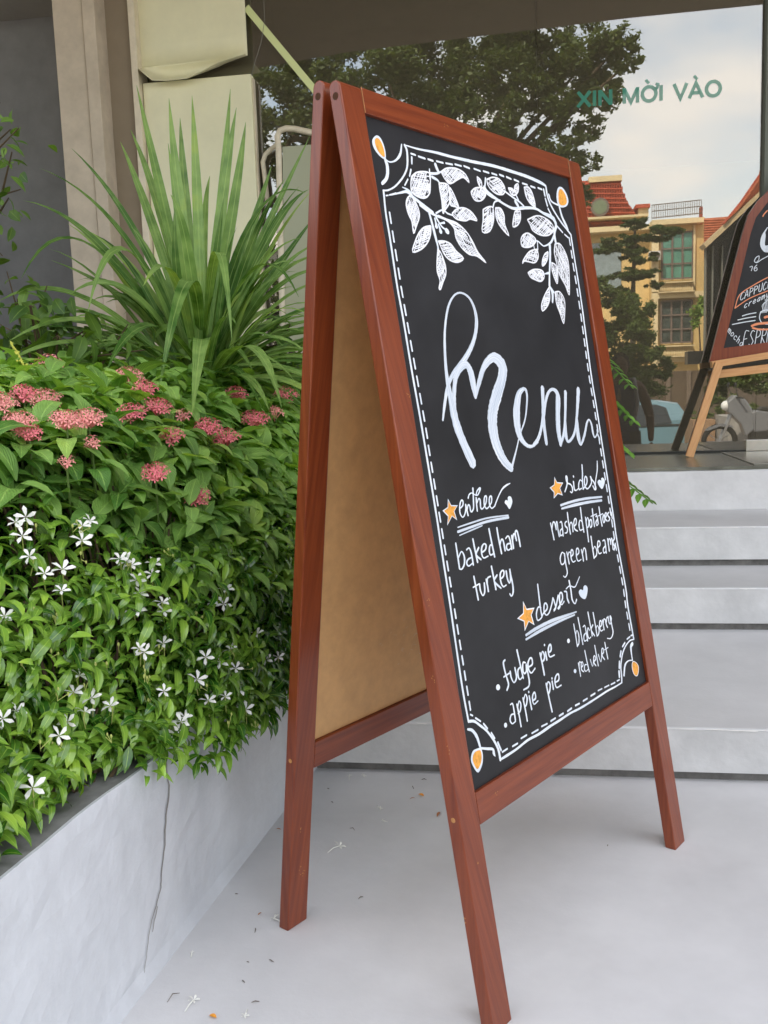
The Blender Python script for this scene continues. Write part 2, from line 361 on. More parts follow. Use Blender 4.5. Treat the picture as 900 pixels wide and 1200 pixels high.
('stem', '577.6 1411.5 3.4 578.3 1401 3.4'),
('stem', '621.1 1322.4 6 627.1 1308.2 8.6 621.1 1289.2 5.6'),
('stem', '619.7 1324.4 5.7 634.5 1311.7 5.8'),
('menu', '147.4 1053.6 4.7 162.6 1085.3 7.9 180.4 1115.2 8.6 205.8 1138.8 9.6 252.4 1167.5 12 287.8 1199.5 9.6 306.8 1231.9 10 308.9 1259.5 8.5 296.5 1281.8 5.6 271.1 1290.4 3.7 245.8 1283.6 3.9 220.3 1260.2 5.6 199.5 1219.9 6.3 187.5 1176.1 8 181.5 1132.6 10.4 183.2 1084.6 18.1 187.4 1045.1 22.5 200.2 1009.2 21.9 220 968.7 23.3'),
('menu', '187.8 1063.4 10 190.9 1083 11.6 196.3 1102.6 11.2 209 1130 12.1 229.8 1148.7 15.9 250.5 1153.6 14.4 260.7 1139.4 18.6 262.8 1115 18.2 263.4 1091.6 8.7'),
('menu', '263.4 1091.6 7.3 284.5 1120.7 12 311.8 1151.3 14.2 348.7 1167.6 20 375.1 1151 31.1 366.4 1125.6 29 341.5 1096.6 31.4 317.3 1066 31 307 1037.4 31.6 307.4 1006.2 29.9 318.4 978.3 25.9 332.5 960.4 20.3 350.3 947.2 14.3'),
('menu', '350.9 949.3 7.3 379.5 984.3 4.1 399.7 1010.9 4 429.8 1041.8 4.6 449.2 1080.4 6.4 451.5 1099 7.6 442.5 1104.3 6'),
('menu', '443.8 1104.3 6.5 421 1092.2 15.9 400.4 1054 25.8 397.8 1015.3 20.1 414.9 992.5 10.4 438 985.4 6.9 466.2 993.4 6.7'),
('menu', '446.7 986.8 8.1 470.7 1000.5 8.9 490.4 1023.1 8.8 503.8 1046.4 9.4 511.3 1062.9 6.1'),
('menu', '519.4 1104.1 12.9 511.2 1070.1 12 502.4 1034.5 12.1 499.4 986.7 10.4'),
('menu', '504.8 1039.1 6.8 525.2 1076.9 8.9 545.6 1095.7 7.2 566.2 1098.8 7.5 579.2 1084.9 17.1 567.6 1048.4 18.2 558.5 1012 17.6 558.2 980.1 10.9'),
('menu', '558.4 980.6 7.9 581.5 1005.7 9.6 598.3 1042.1 9.5 615.6 1092.6 11.7'),
('menu', '595.4 1029.8 6.9 587.4 1000.4 13.1 595.1 984.5 6.9 626.2 1000.5 8.6 647.1 1032.2 9.4 664.7 1069.7 12.7 676.4 1096.9 14.9'),
('menu', '648.7 1032.2 8.3 642.7 994.5 15.8 648.6 975.3 7 672.5 995.2 8.4 691.6 1019.8 6.7 705 1026.9 3.8 712.5 1016.1 7.6 713.8 995.2 7.6 719.1 985.8 3.6 734.3 994 5.1 735.8 1001.7 5.5'),
('menu', '734.1 993.5 6 742.6 979.8 5'),
('text:1', '158.2 892.7 3.2 166.8 897 3.9 168.8 904.4 4.3 163.4 905.4 3.4 156.7 896.7 4.3 154.1 883.7 4.4 160.7 875.5 2.7 169.5 881.7 3.9 174.4 890.7 4.5 175.5 897.3 4.6'),
('text:1', '175.9 896.3 4.6 176.6 886.6 4.6 177.8 876.4 4.6'),
('text:1', '176.1 884.7 4.2 183 895 3.6 187.5 892.9 4.4 188.2 883.2 4.3 192.8 881.6 2.9'),
('text:1', '207.6 924.1 4.7 203.8 904.6 4.7 199.4 887.6 4.4 192.2 881.7 3.7'),
('text:1', '187.5 907.4 4 192.7 913.6 3.3 201.8 915.5 2.7 212.4 910.5 2.8 221.1 910.5 3.4 232 921.5 4.8 220.5 918 3.5 214.1 910.3 4.1'),
('text:1', '213.4 905.4 4.7 211.2 894 4.7 209.9 880.8 4.8'),
('text:1', '213.4 895.7 3.9 220.6 902.7 3 224.9 899.2 4.8 222.8 885.7 4.7 229.1 883 3.1 242.4 892.2 4.2 247.5 903.5 4.9 240.9 903.3 4.1 236 891 4.9 239.6 882.6 3.6 246.7 882.4 3.2 260.8 891 4.2 264.2 901.6 4.8 257.5 901 4.2 253.3 888.9 4.9 258.6 879.9 3 270.4 882.9 3'),
('text:1', '270.4 882.9 4.1 285.7 897.2 3.4 304.8 911.3 4.1 321.7 917.2 4.4 337 919.8 1.7'),
('under:1', '140.8 859.7 2.3 186.6 862.1 3.1 239.6 863.8 3.1 312.3 859.8 2.4'),
('under:1', '138.6 851.9 4.9 184.5 854.6 4.7 237.7 857.5 4.7 311.8 855.8 5.3'),
('under:1', '142.3 844.9 1.9 182.9 849 2.7 218.5 852.3 2.4'),
('text:2', '127 833 5.2 126.7 810.7 5.2 126.2 787.6 5.2'),
('text:2', '126.8 805.5 4.2 140.1 815.8 3.1 146.3 805.8 5.2 142.6 792.5 4.9 133.1 785.5 3.6 125.9 786.5 3'),
('text:2', '156.2 816.3 3.4 165 818.4 3.4 169 810.8 5.2 170.1 798.4 5.4 169.9 786.5 5.4'),
('text:2', '168.3 800.4 3.3 156.5 798.9 3.7 150.3 793 5.3 155.2 786.9 3.1 168.4 789.9 3.4'),
('text:2', '181.4 832.6 5.4 182.8 810.3 5.4 184.6 788.9 5.4'),
('text:2', '195.9 814.5 4.6 183.9 803.1 5.4 197 791.8 4.1'),
('text:2', '201.4 803.8 3.5 215.1 807 4.1 220.4 814.2 5.6 215.2 818.6 3.2 205.9 813.8 5 201.9 802 5.5 206.3 793.3 3.4 221.7 794.3 3.3'),
('text:2', '238.5 843.3 5.7 240.3 815.6 5.7 242.5 789.5 5.7'),
('text:2', '241.9 810 3.6 234.7 813.3 3.8 228.4 804.9 5.6 229.5 795.4 4 240.1 795.8 3.3'),
('text:2', '265.3 841.4 5.8 265.6 817.3 5.8 267.5 791.8 5.8'),
('text:2', '266.3 808 5.2 274 817.3 4.1 279.9 814.2 5.6 281.1 795.1 5.9'),
('text:2', '289.4 817.4 3.9 299 820.9 3.4 303.7 813.4 5.9 304.9 794.3 6'),
('text:2', '303.9 805.9 3.3 292.1 805.9 4 287.4 799.2 5.9 292.8 794.3 3.3 303.9 796.7 3.6'),
('text:2', '312.4 819.5 6.1 312.1 806.6 6.1 311.4 794.9 6.1'),
('text:2', '311.8 809.4 5.7 318.7 820.5 4.9 324.1 819.7 5.3 326.6 808.1 6'),
('text:2', '325.3 812 6.2 326.7 824 5.7 333.6 825.5 5.1 336 812.3 6.1 336.8 794.9 6.2'),
('text:2', '165.6 765.9 5.3 166.8 742.9 5.3 167.7 722.2 5.3'),
('text:2', '157.5 747.1 3.3 178.7 749.8 3.3'),
('text:2', '179.5 749.3 5.4 179.1 737 5.2 184.1 726.9 3.2 192.1 732.8 5.3 195 748.2 5.5'),
('text:2', '203 753.8 5.5 204.1 741.1 5.5 203.8 731 5.6'),
('text:2', '204.1 746.5 5.4 208.1 755 4.4 218.9 756.6 3.4'),
('text:2', '226.6 774.1 5.6 228.1 751 5.6 229.4 729.7 5.6'),
('text:2', '240.7 755 4.6 228.1 745.6 5.4 247 728.7 4.2'),
('text:2', '247.9 745.6 3.7 260.6 748.7 4.5 265.4 757 5.8 259.6 760.2 3.6 251.1 754.1 5.6 249.6 739.8 5.6 255.1 730.2 3.6 266.2 731.2 3.4'),
('text:2', '273.2 756.9 5.9 273.4 742.7 5.7 277.9 732.7 3.3 285 742.5 5.9 286.5 759.2 5.9 286.5 747.7 5.9 288.3 727.1 6 285.1 712.9 5.7 277.3 707.6 3.3 273.4 712.8 4.7'),
('text:3', '544.9 880.2 4.6 558.4 893.5 5.1 564 908.3 5.8 559.1 911.2 5.5 560 898.4 4.7 574.3 892.8 4 580 884 5.9 575 875.2 3.7 567.4 878.1 3.3'),
('text:3', '588.7 897.6 5.9 587.6 881.1 5.6 595.2 877.8 2.9 607.2 881.1 3.3'),
('text:3', '591.8 909.7 5.4 592.8 907.5 5.5'),
('text:3', '638.7 929.9 6 635 911.9 6 628.9 893.5 6 626.5 876.9 6.1'),
('text:3', '628.9 893.5 3.6 619.3 898 3.2 609.8 889.2 5.5 608.5 878.4 4.4 620.8 879.6 3'),
('text:3', '626.7 877.3 3.9 647 887.4 4.8 651.1 899.8 6.1 644 902.6 4.2 636.8 890.6 6.1 639.6 878.7 4.7 651 876.4 3.4 669.7 887.2 5.5 668.9 901.2 5.5 674 893.2 5.1 681.7 886 5.5 686.5 872.6 6.3 678.9 870.8 3.8 673.9 879.3 5.5'),
('text:3', '681.3 871 5 691.9 891.5 4.1 705.8 911.7 5.1 712.6 932 4.5'),
('under:3', '517.9 854.2 4.9 562.3 856 5.3 627.5 855.7 5.4 708.6 850.7 4.3'),
('under:3', '519.7 846.9 4 581 847.6 6.2 646.8 846.1 5.9 705 842.9 5.1'),
('text:4', '465.1 823.4 4.9 467.1 804.8 4.9 468.6 788.1 5'),
('text:4', '467 810.8 4.6 474.9 823 3.9 481.4 822.1 4.4 483.9 807.4 5'),
('text:4', '483.8 808.4 5 487.8 820.9 4.6 492.3 821.3 4.9 490.8 807.5 5.1 491.8 791.7 5.1'),
('text:4', '503.9 819.3 2.7 511.1 820.1 4.3 511.5 808.6 5.2 508.9 790.2 5.2'),
('text:4', '511.3 806.6 3.3 500 802.1 4.3 498.3 792.9 4.1 507.3 793 2.6'),
('text:4', '534.8 818 2.8 526.5 816.6 4 524.3 809.8 4.9 531.6 802.7 5.2 526.5 794.9 3.6 517.5 795.2 2.6'),
('text:4', '541.9 835.8 5.3 540.5 814.8 5.3 540.8 789.8 5.3'),
('text:4', '540.5 804.5 4.5 548.4 813.1 3.2 554.9 809.7 5.2 553.3 793.1 5.4'),
('text:4', '562.3 803.6 3.3 572.1 807.4 4.5 575.2 816.7 5.2 569.3 818.5 3.7 562.2 809.8 5.3 562.4 797.4 4.6 574.1 791.2 3.2'),
('text:4', '602.1 839.2 5.6 600.1 813 5.5 600.6 785.3 5.5'),
('text:4', '598.7 809 3.2 591.1 812.5 3.4 583.6 802.7 5.4 585.1 791.7 3.6 598.5 792.3 2.7'),
('text:4', '617.6 815.3 5.6 616.7 789.7 5.6 614.6 762.1 5.6'),
('text:4', '617.8 806.4 4.4 627 814 2.7 630.2 804.7 5.7 625.1 794.9 4.6 617.6 792.3 3.3'),
('text:4', '638.5 807.9 4.5 632.1 802.4 5.6 632.9 791.2 4 640.9 794.8 5.1 643 805.1 5.6 638.5 807.9 3.5'),
('text:4', '654.9 829.6 5.8 652.9 810.2 5.8 652.3 790.7 5.8'),
('text:4', '642.9 814.3 2.8 672 816.3 2.8'),
('text:4', '664.6 810.8 2.9 671.8 811.4 5.4 671.6 794.4 5.8'),
('text:4', '670.1 803.7 4.1 661.8 798.3 5.5 664 791.2 3.3 671.4 793.8 3.5'),
('text:4', '687.3 829.8 5.9 686.9 807.9 5.9 688.2 786.8 5.9'),
('text:4', '677.6 810.8 2.9 701.4 813 2.9'),
('text:4', '703 809.5 5.1 696.8 802.3 5.9 698.3 793 3.7 705.3 796.8 5.5 707.1 807.4 5.9 703 809.5 3.5'),
('text:4', '710.2 802.7 4 718.4 807.1 5.3 718.1 813 3.6 711.6 810.8 5.4 709.5 800.6 5.7 716.3 793.8 4.5'),
('text:4', '732.4 812.5 3.5 724.1 809.6 5.2 725.1 804 5.2 730.6 798.9 6.1 724.9 793.8 3.7 719.9 794.4 2.8'),
('text:4', '743 810.9 6.2 743 796.8 6.2'),
('text:4', '502 753.5 2.9 493 757.4 3.2 481.9 746.8 4.9 483.5 734.1 3.5 496.2 735.4 4 502.1 747.5 5.1 502 753.5 5.2 501.1 731.5 5.1 501.8 713.2 5 490.8 705.8 2.9 483.4 709.5 2.9'),
('text:4', '512.9 755.2 5.1 514.6 741.4 5.1 515.4 729.7 5.2'),
('text:4', '514.2 746.5 4.2 522.8 753.8 3 528.7 749.8 3.4'),
('text:4', '527.8 743.3 3.2 538.2 746.7 4.5 538.8 755.1 4.2 531.6 754.9 4.6 527.2 741.3 5.2 532.2 730.9 3.2 543.8 731.4 2.7'),
('text:4', '550.5 741.6 3.2 563.5 745.7 4.4 564.1 754.2 4.1 555.5 754.1 4.6 550.7 739.5 5.3 555 729.1 3.1 569.2 730.3 2.8'),
('text:4', '577.1 750.1 5.4 578.6 734.9 5.4 578 725.3 5.5'),
('text:4', '578.5 741.2 4.6 588.5 751.4 3.4 594.5 746.9 5.4 593.2 725.9 5.5'),
('text:4', '628.6 771.6 5.7 627.5 748.1 5.7 627.3 723.3 5.7'),
('text:4', '627.6 741.7 3.9 638.8 747.8 2.8 645.1 736.8 5.7 638.7 727.2 4.3 627.7 724.3 3.3'),
('text:4', '650.7 742.3 3.5 663.7 746.7 4.6 665 754.4 4.6 656.6 755.7 4.6 650.7 742.3 5.8 653.3 729.7 4 665.7 729.2 2.8'),
('text:4', '679.3 753.8 2.8 688.8 754.1 4.4 689.6 742.7 5.9 687.9 725.2 5.9'),
('text:4', '687.6 740.9 3.8 676.5 736.1 5.1 675.8 727.2 3.6 687.7 728.9 3.1'),
('text:4', '704.3 755 6 704.1 740.5 6 703.3 727.1 6'),
('text:4', '704.9 746.9 5.2 711.2 754 3.6 715.8 750.7 5.6 715.8 740.8 6'),
('text:4', '717.2 746.1 5.5 722 753 3.7 725.5 749.2 6.1 723.1 728.3 6.1'),
('text:4', '738.5 750.1 3.9 729.9 746.4 5.3 728.7 738.9 5.8 733.9 732.6 6.1 726.6 725.6 5'),
('text:5', '377.8 711.5 5.6 376.1 690.1 5.6 374.3 665.5 5.6 374.8 646.7 5.6'),
('text:5', '376.9 664.4 3 366.7 667.6 3.8 356.1 656.9 5.5 356.7 643.3 3.6 371.8 644.8 3.7 381.2 651.5 4.1 399 657.8 4.8 400 667.2 4.7 391.6 668.9 4.7 385.9 655.6 5.6 391.9 646.3 3 405.4 649.4 4.5 422.1 665.8 5.2 427.6 674.9 3 430.7 665.3 5.5 433 653.3 5.7 423 649.1 5.8 433.1 653.8 5 444.3 667.7 5.5 450.1 676.3 3 451.6 666.2 5.9 450.9 652.7 5.7 440.9 649.1 5.5 453.6 656.3 4.7 465.6 666 5.7 465.9 676.8 4.8 457.6 677.2 5.1 452.6 664.7 5.9 458.1 654.1 3.2 470.1 658.7 4'),
('text:5', '476.4 678.2 3.2 486 675 5.3 484.5 662.3 6 488.6 651.8 5.5'),
('text:5', '503.4 695.8 6.1 504.9 675.3 6.2 503.9 655.8 5.8 512.9 644.8 3.1 522.4 652.1 5.1'),
('text:5', '485.4 681.6 2.9 502.6 684.9 3.1 522.3 678.6 3.2 535.5 685.4 3.2 550.2 696 2.5'),
('under:5', '306.2 625 5.2 347.5 629 6.8 407.1 630.9 6.7 463.2 629 5.7 513.8 627.4 2.7'),
('under:5', '303.8 617 4.1 359.6 621.4 6.2 430.1 623.3 5.3 504.1 622.9 3.2'),
('text:6', '494.3 605.4 4.7 494.9 580.4 4.7 494.9 557.7 4.8'),
('text:6', '495.5 582.4 4 504.4 589.3 2.4 508.7 579.4 4.8 504.7 563.2 4.6 494.9 557.7 3.7'),
('text:6', '517 614.2 4.8 518.8 585.6 4.8 519.8 556 4.8'),
('text:6', '531.8 590.8 2.8 540.3 592 3.7 542.1 578.2 4.9 542.3 558.2 4.9'),
('text:6', '541 576.3 3.3 530.1 572.3 4.5 528.8 561.4 3.4 541 561.2 2.5'),
('text:6', '557.2 578 3.8 552.3 584.1 3.6 546.3 572.9 5 549.5 562 3.1 559.1 563 2.8'),
('text:6', '563 616.3 5 564.5 586.1 5 565.5 564.1 5'),
('text:6', '576.1 585.8 4.1 564.8 577.4 5 576.2 561.2 4'),
('text:6', '585.3 610.5 5.1 586.3 581.3 5.1 586.7 558.8 5.1'),
('text:6', '586.4 574.7 3.9 595.2 579.8 2.6 599.8 569.5 5.2 594.1 560.9 4.3 586.7 558.8 3.2'),
('text:6', '602.6 573.3 3.4 614.5 577.3 4.6 614.9 585.4 4 608.2 585.7 4.6 604.3 574 5.2 607 565.2 3 617.7 565.4 2.7'),
('text:6', '621.4 586.2 5.2 622.2 570 5.2 622.2 564.4 5.2'),
('text:6', '622.3 578.9 4.8 628.9 586.8 3.5 635.7 583.8 2.8'),
('text:6', '635.2 583.9 5.2 636.2 572.5 5 639.7 565.6 4.5'),
('text:6', '638.3 578.7 5.1 643.6 587 3.7 650 584 2.8'),
('text:6', '649.9 587.9 5.4 649.8 576.2 5 654.7 570.2 3.3 663.1 580.1 5.5 658.4 586.7 5.5 660.8 564.8 5.3 660.8 548.9 5.3 647.1 539.7 3.1 630.1 543.4 2.5'),
('text:7', '488.7 524 4.3 489.3 509.7 4.3 489.5 495.4 4.3'),
('text:7', '489.2 516.1 4.3 494.3 524.8 3.1 500.5 520.6 2.6'),
('text:7', '497.5 511.8 3 506.6 514.8 4.1 506.2 521.7 2.8 500.3 520 4.3 497.5 507.6 4 505.5 500.8 2.8'),
('text:7', '523.3 542.1 4.4 525.5 517.5 4.3 528.4 494.8 4.3'),
('text:7', '522.3 511.9 2.2 514 512.9 3.5 509.8 504.4 4.3 515 499.4 2.2 525.6 501.4 2.7'),
('text:7', '540.9 518.4 4.2 545.6 502.2 2.2 555.7 515.7 4.3'),
('text:7', '555.2 510 3.1 564.2 513.2 4.3 563.4 520.4 3.1 557.5 519.7 4.4 554.5 508 4.4 561 499.4 3.5'),
('text:7', '569.2 541.9 4.6 570.1 519.4 4.6 570.9 496.9 4.6'),
('text:7', '578.7 519.9 4.1 585.4 501.9 2.7 595.7 522.3 4.7'),
('text:7', '594 515.7 3 604.1 518.7 4.3 604.5 526.8 3.4 597.6 526.3 4.5 595 513.2 4.4 603.3 502.3 3.5'),
('text:7', '615.9 537.4 4.7 617 516.7 4.7 618.2 500.3 4.7'),
('text:7', '608.4 522.8 2.5 627.7 523.5 2.5'),
('text:8', '222.4 597.2 4.3 215.2 593.7 5.6 215.9 577.7 5.4 218.9 563 5.3 220.7 550.6 5.6 212.4 542.4 5.1'),
('text:8', '208.8 568.3 3.4 229.2 570.2 3.5'),
('text:8', '232.9 572.7 5.5 233.2 561.2 5.2 239.7 549.5 3.1 250.9 556.5 5.8 250.4 575.1 5.6'),
('text:8', '267 605.3 5.6 270.2 577.7 5.6 273.4 548.9 5.6'),
('text:8', '269.9 571.7 4.1 259.7 568.3 5.4 257 556.9 5.6 261.7 549.6 3.1 273 552.7 4'),
('text:8', '290.1 574.7 3.2 281.6 577.3 4.5 276.8 567.9 5.9 278.5 556.9 3.8 287.7 559 5.6 291 572.4 4.4 292 553.8 5.8 292.4 537.3 6 286.3 528.7 4.3 267.7 527.7 3.5'),
('text:8', '295.1 564.2 3.6 312.3 566 5 313.7 577 5.2 306.3 578.8 4.3 297.2 570.9 5.9 297.3 558.5 5.3 304.9 551 3.3 320 556.2 4.3'),
('text:8', '346.4 579.9 6 348.7 555.7 6.1 349.7 535.1 6.1'),
('text:8', '347.8 572.7 5.5 356.5 580.6 3.3 361.4 571.4 6.2 357.4 564 5.3 348.5 561.6 4.1'),
('text:8', '367.2 576.7 6.3 367.3 560.9 6.3'),
('text:8', '367.3 591.7 5.8 367.8 590.3 5.8'),
('text:8', '376.9 572.9 4 389 575.2 5.6 391 585.4 5.4 383.8 585.4 5.3 377.8 575.8 6.4 380.4 564.1 3.7 399.2 563.1 3.4'),
('text:9', '215.7 513.9 3 223.7 513.4 4.1 224.8 499.7 5.2 224.3 481.9 5.2'),
('text:9', '225.2 493.6 3 213.5 495.1 3.9 207 487.2 5.2 212.3 478.8 2.9 224.5 479.9 3.3'),
('text:9', '237.5 508.4 5.2 239.2 487.5 5.2 239.6 465.1 5.2'),
('text:9', '237.8 501.9 5.1 246.5 511.9 3.5 250.7 504.2 5.4 244.9 493.8 4.9 236.4 490.9 3.9'),
('text:9', '261.2 513.7 5.3 263 490.5 5.3 263.6 468.5 5.3'),
('text:9', '261.7 509.1 4.9 271.3 518 3.2 275.3 509.3 5.5 269.4 498.8 5.1 262.8 496.3 4.1'),
('text:9', '284.4 511.2 5.4 285 496.4 5.4 285.7 484.5 5.4'),
('text:9', '285 519.5 5.1 285.4 518.1 5.1'),
('text:9', '292.9 499.2 3.5 305.4 500.8 5.1 306.2 511.3 4.6 299.8 511.2 4.6 294.4 503.9 5.6 296.5 491.6 3.2 312.8 493.7 3.6'),
('text:9', '351.6 517.5 5.7 354.1 487 5.7 357.3 458.7 5.7'),
('text:9', '351.2 510.9 5.2 359.8 518.5 3.3 365.9 511.2 5.8 360.3 500 5.6 352.6 495.4 4.8'),
('text:9', '375.2 515.4 5.9 375.2 499.5 5.9'),
('text:9', '376.3 521.7 5.9 376.3 520.4 5.9'),
('text:9', '384.6 510.3 3.5 400.8 511.3 4.9 403.3 521.8 5.1 395 522.9 4.5 385.9 514.2 6.1 387.6 499.5 3.6 407.7 498.9 3.3')]
POLYS=[('white', '86.9 1554.1 97.9 1551 104.1 1538.6 105 1524.8 101.3 1515.1 89.8 1516.7 78.7 1523.9 72.4 1533 73.3 1543.9'), ('orange', '87.4 1549.8 95.7 1546 100.7 1535 101.5 1523.2 98 1518.1 86.9 1523.7 80.1 1533.4 79.8 1544.1'), ('white', '740.3 1558.8 756.2 1555.9 768.5 1543.3 769.9 1528.2 756.7 1516.5 731 1510.2 715.8 1514.6 715.6 1533.1 726.4 1551.7'), ('orange', '740.6 1553.7 752.9 1549.7 762 1538.8 760.8 1525.5 749 1517.9 729.6 1515.4 722.4 1522 728.2 1543.8'), ('white', '733.5 466.2 751.4 457.7 758.7 444.6 748.4 429.7 735.7 430.5 726.4 440.4 724.4 455.7'), ('orange', '734.4 464.3 750.1 456.8 756.2 445.2 746.3 431.4 735.7 432.1 728.6 440.7 726.9 455.1'), ('white', '102.8 468 105.5 454.8 99.4 439.9 83.6 430.3 72 445.1 68.5 458.9 77.5 470.6 90.9 470.9'), ('orange', '100 464.8 101.3 454.1 95.8 443.6 82.9 436.7 75.5 448.4 73.6 458.2 80.5 466.1 89.8 467.2'), ('white', '124.4 914.1 131.2 901.3 151.4 898.8 137.7 889.5 141.8 872.5 128.3 881.3 109.7 867.3 115.9 882.9 102.7 894.9 119.4 899.3'), ('orange', '124.7 909.8 130.3 899.3 146.8 897.3 135.6 889.6 138.9 875.7 127.9 882.9 112.6 871.4 117.7 884.2 106.8 894 120.6 897.7'), ('white', '324.8 895.6 331.3 893 333.4 884.5 327.7 876.9 318.6 870.9 312.2 878.8 305.6 884.7 310.5 889.6 317.5 887.8 319.2 893.3'), ('white', '510.3 916 517.4 903.8 542.9 900 527.2 889.6 533.1 873.3 513.6 879 493.7 871.2 497.7 883.7 483.7 895.2 504.1 900.1'), ('orange', '510.7 911.5 516.5 901.5 537.3 898.4 524.5 889.9 529.3 876.6 513.3 881.2 497 874.7 500.3 885.1 488.8 894.5 505.5 898.5'), ('white', '726.3 892.8 734 887.3 731.1 878.8 715.4 867.8 703.1 876.3 698.2 885.4 707.7 889.9 717.1 886.8 718.7 891.4'), ('white', '314.9 690.4 323.3 673.6 352.4 669.8 337.5 658.4 342.2 636.6 323.9 647.8 304.1 633.4 306.4 651.6 284.5 662.4 308.6 668.1'), ('orange', '315.8 684.8 322.6 671 346.4 667.8 334.2 658.5 338.1 640.7 323.1 649.9 306.9 638.1 308.8 653 290.8 661.8 310.6 666.5'), ('white', '569.3 673.7 576.7 666.9 571.8 655.7 558.8 645.6 541.7 653.5 536.1 665.3 545.8 669.3 555.8 665.5 560.3 672.2'), ('white', '467.7 575.8 465.8 573.4 462.5 572.4 459 573.2 456.8 575.5 456.5 578.4 458.5 580.8 461.8 581.8 465.2 580.9 467.5 578.7'), ('white', '474.6 510.3 472.8 508.2 469.7 507.4 466.5 508.3 464.4 510.4 464.1 513.1 465.9 515.2 469 516 472.2 515.2 474.4 513'), ('white', '191.5 553.7 189.4 550.9 185.7 549.9 181.8 550.9 179.2 553.7 178.9 557.1 181 559.9 184.7 560.9 188.6 559.9 191.2 557.1'), ('white', '194.7 481.4 193 479.2 190.1 478.4 187 479.3 185 481.7 184.8 484.5 186.5 486.7 189.4 487.5 192.5 486.6 194.5 484.3')]
CHALK_LEAVES=['171.5 1495.1 187.6 1504.8 209.7 1510.3 230.8 1510.4 227.9 1493.1 220.7 1473.1 203.6 1461.4 182.7 1460.6 165.7 1466.5 165.8 1479.9', '269.2 1519.5 290.3 1529.3 317.9 1533.7 340.4 1531.7 354.1 1525 360.5 1512.6 342.9 1520 323.8 1513.8 293.6 1500.6 280 1505.1 271.5 1514.5', '255.5 1496.1 278.1 1498.3 287.9 1493.2 284.8 1475.5 278.9 1460.7 259.9 1445.4 252.8 1439.2 255.6 1463 254.8 1480', '291.4 1492.7 299.7 1481.9 310.3 1458.2 296.8 1457.6 280.8 1460.9', '159 1460.5 146.8 1451.7 141.1 1438.8 144.2 1422.9 150.5 1411.4 149.7 1390.5 161.1 1404.4 175 1422.5 177 1435.1 172.3 1446.9 166.3 1456.4', '207.5 1410.6 185.1 1405 166.4 1392.7 149.8 1374.6 138.3 1356.2 165.5 1363.8 186 1376.1 200.7 1392.1', '283 1441.8 301.1 1452.7 325.7 1458.4 348.3 1455.2 361.8 1446.8 366.6 1438.4 343.7 1439.1 326.6 1433.8 299.4 1432.8 287.3 1436.9', '236.6 1433 264.6 1428.8 293.6 1425.6 320.8 1413.3 339.2 1395.3 353.2 1374.4 376.3 1356.1 347.1 1367.1 319.8 1368.1 296.1 1380.2 283.6 1396.3 282.7 1413.6 267.2 1424.8', '223.3 1383.9 241.8 1385.7 262.9 1382.4 278.1 1369.8 298.5 1358.6 276.1 1349.1 250.7 1351.3 235.2 1361.7 228.3 1375.9', '217.3 1368.6 226 1360.9 233 1340.3 230.1 1323.1 216.8 1307.4 206 1294.1 200.9 1294.8 208.3 1308.9 203.9 1325.4 208.4 1344.7', '362.3 1494.4 381.7 1505 411.5 1509.2 420 1505.1 411.3 1491.9 394 1481.6 374.3 1479 364.5 1485.6', '393.2 1529.1 405.8 1523 404.7 1510.9 397.3 1509.9 392.6 1518.4', '429.3 1529.2 453.7 1536.9 478.8 1536.6 495.1 1522.5 485.5 1507.4 459.1 1503.8 438.6 1510.4 429.1 1519.8', '508.2 1523 524.1 1523.9 531.1 1520.7 536.9 1531.3 552.2 1537.7 547.4 1521.6 530.8 1510.9 515.2 1511.5', '575.5 1534 595.7 1536.9 608.7 1524.4 611.7 1497.4 590.6 1501.9 577.8 1514.5', '395.9 1463.4 415 1471.1 434.9 1472.3 429.8 1446.1 408.2 1422.3 380.5 1418 389.6 1441.5', '445.2 1473.6 465.7 1474.8 474.7 1462.2 471.5 1442.7 481.3 1420.5 454.1 1435.4 441.7 1452.9', '520 1474.6 541.1 1482.8 539.8 1464.5 525.5 1448.8 502.1 1441.5 510.6 1461', '567.8 1463.5 611.1 1477.2 645.5 1476.9 672.2 1468.3 679.7 1454.3 651.3 1439.5 615.4 1435.8 583.5 1442.5 576.1 1454.5', '526.4 1416.6 537.2 1426.7 558.8 1434 579.3 1430 590.8 1422 572.8 1409 549.3 1402.8 526.3 1403.6', '590.8 1402.6 589.8 1386.1 571.5 1372.3 543.8 1372.1 526.3 1371.6 518 1366 525.2 1374.6 549.8 1391.7 569.6 1398.6', '637.7 1401.7 631.2 1387.6 616.6 1373.9 601.5 1367.5 606.6 1381.3 621.1 1395', '534.3 1347.2 558.6 1356.1 587.2 1358.2 602.2 1354.2 600.4 1341.7 583.3 1332.8 560 1334.9 543.4 1338.8', '673.7 1421.8 696.3 1425 713.9 1411.7 723.5 1393.2 722.4 1369.5 706.9 1314.7 700.1 1314.4 692.3 1331 673.3 1353.1 668.3 1378 664.9 1400.9', '645 1378.3 662.6 1373.4 666.5 1358.9 656.1 1332.9 648 1340.8 641.1 1359.1', '616.9 1322.1 592.7 1304.2 571.8 1282.7 570.6 1268.4 595.3 1279.7 610.4 1294.9 615 1309.6', '639.2 1313 660.9 1314.3 675.9 1300.3 674 1281.1 658.6 1246.7 652.8 1248.6 645.9 1267.3 638.3 1283.7 637.3 1300.4']
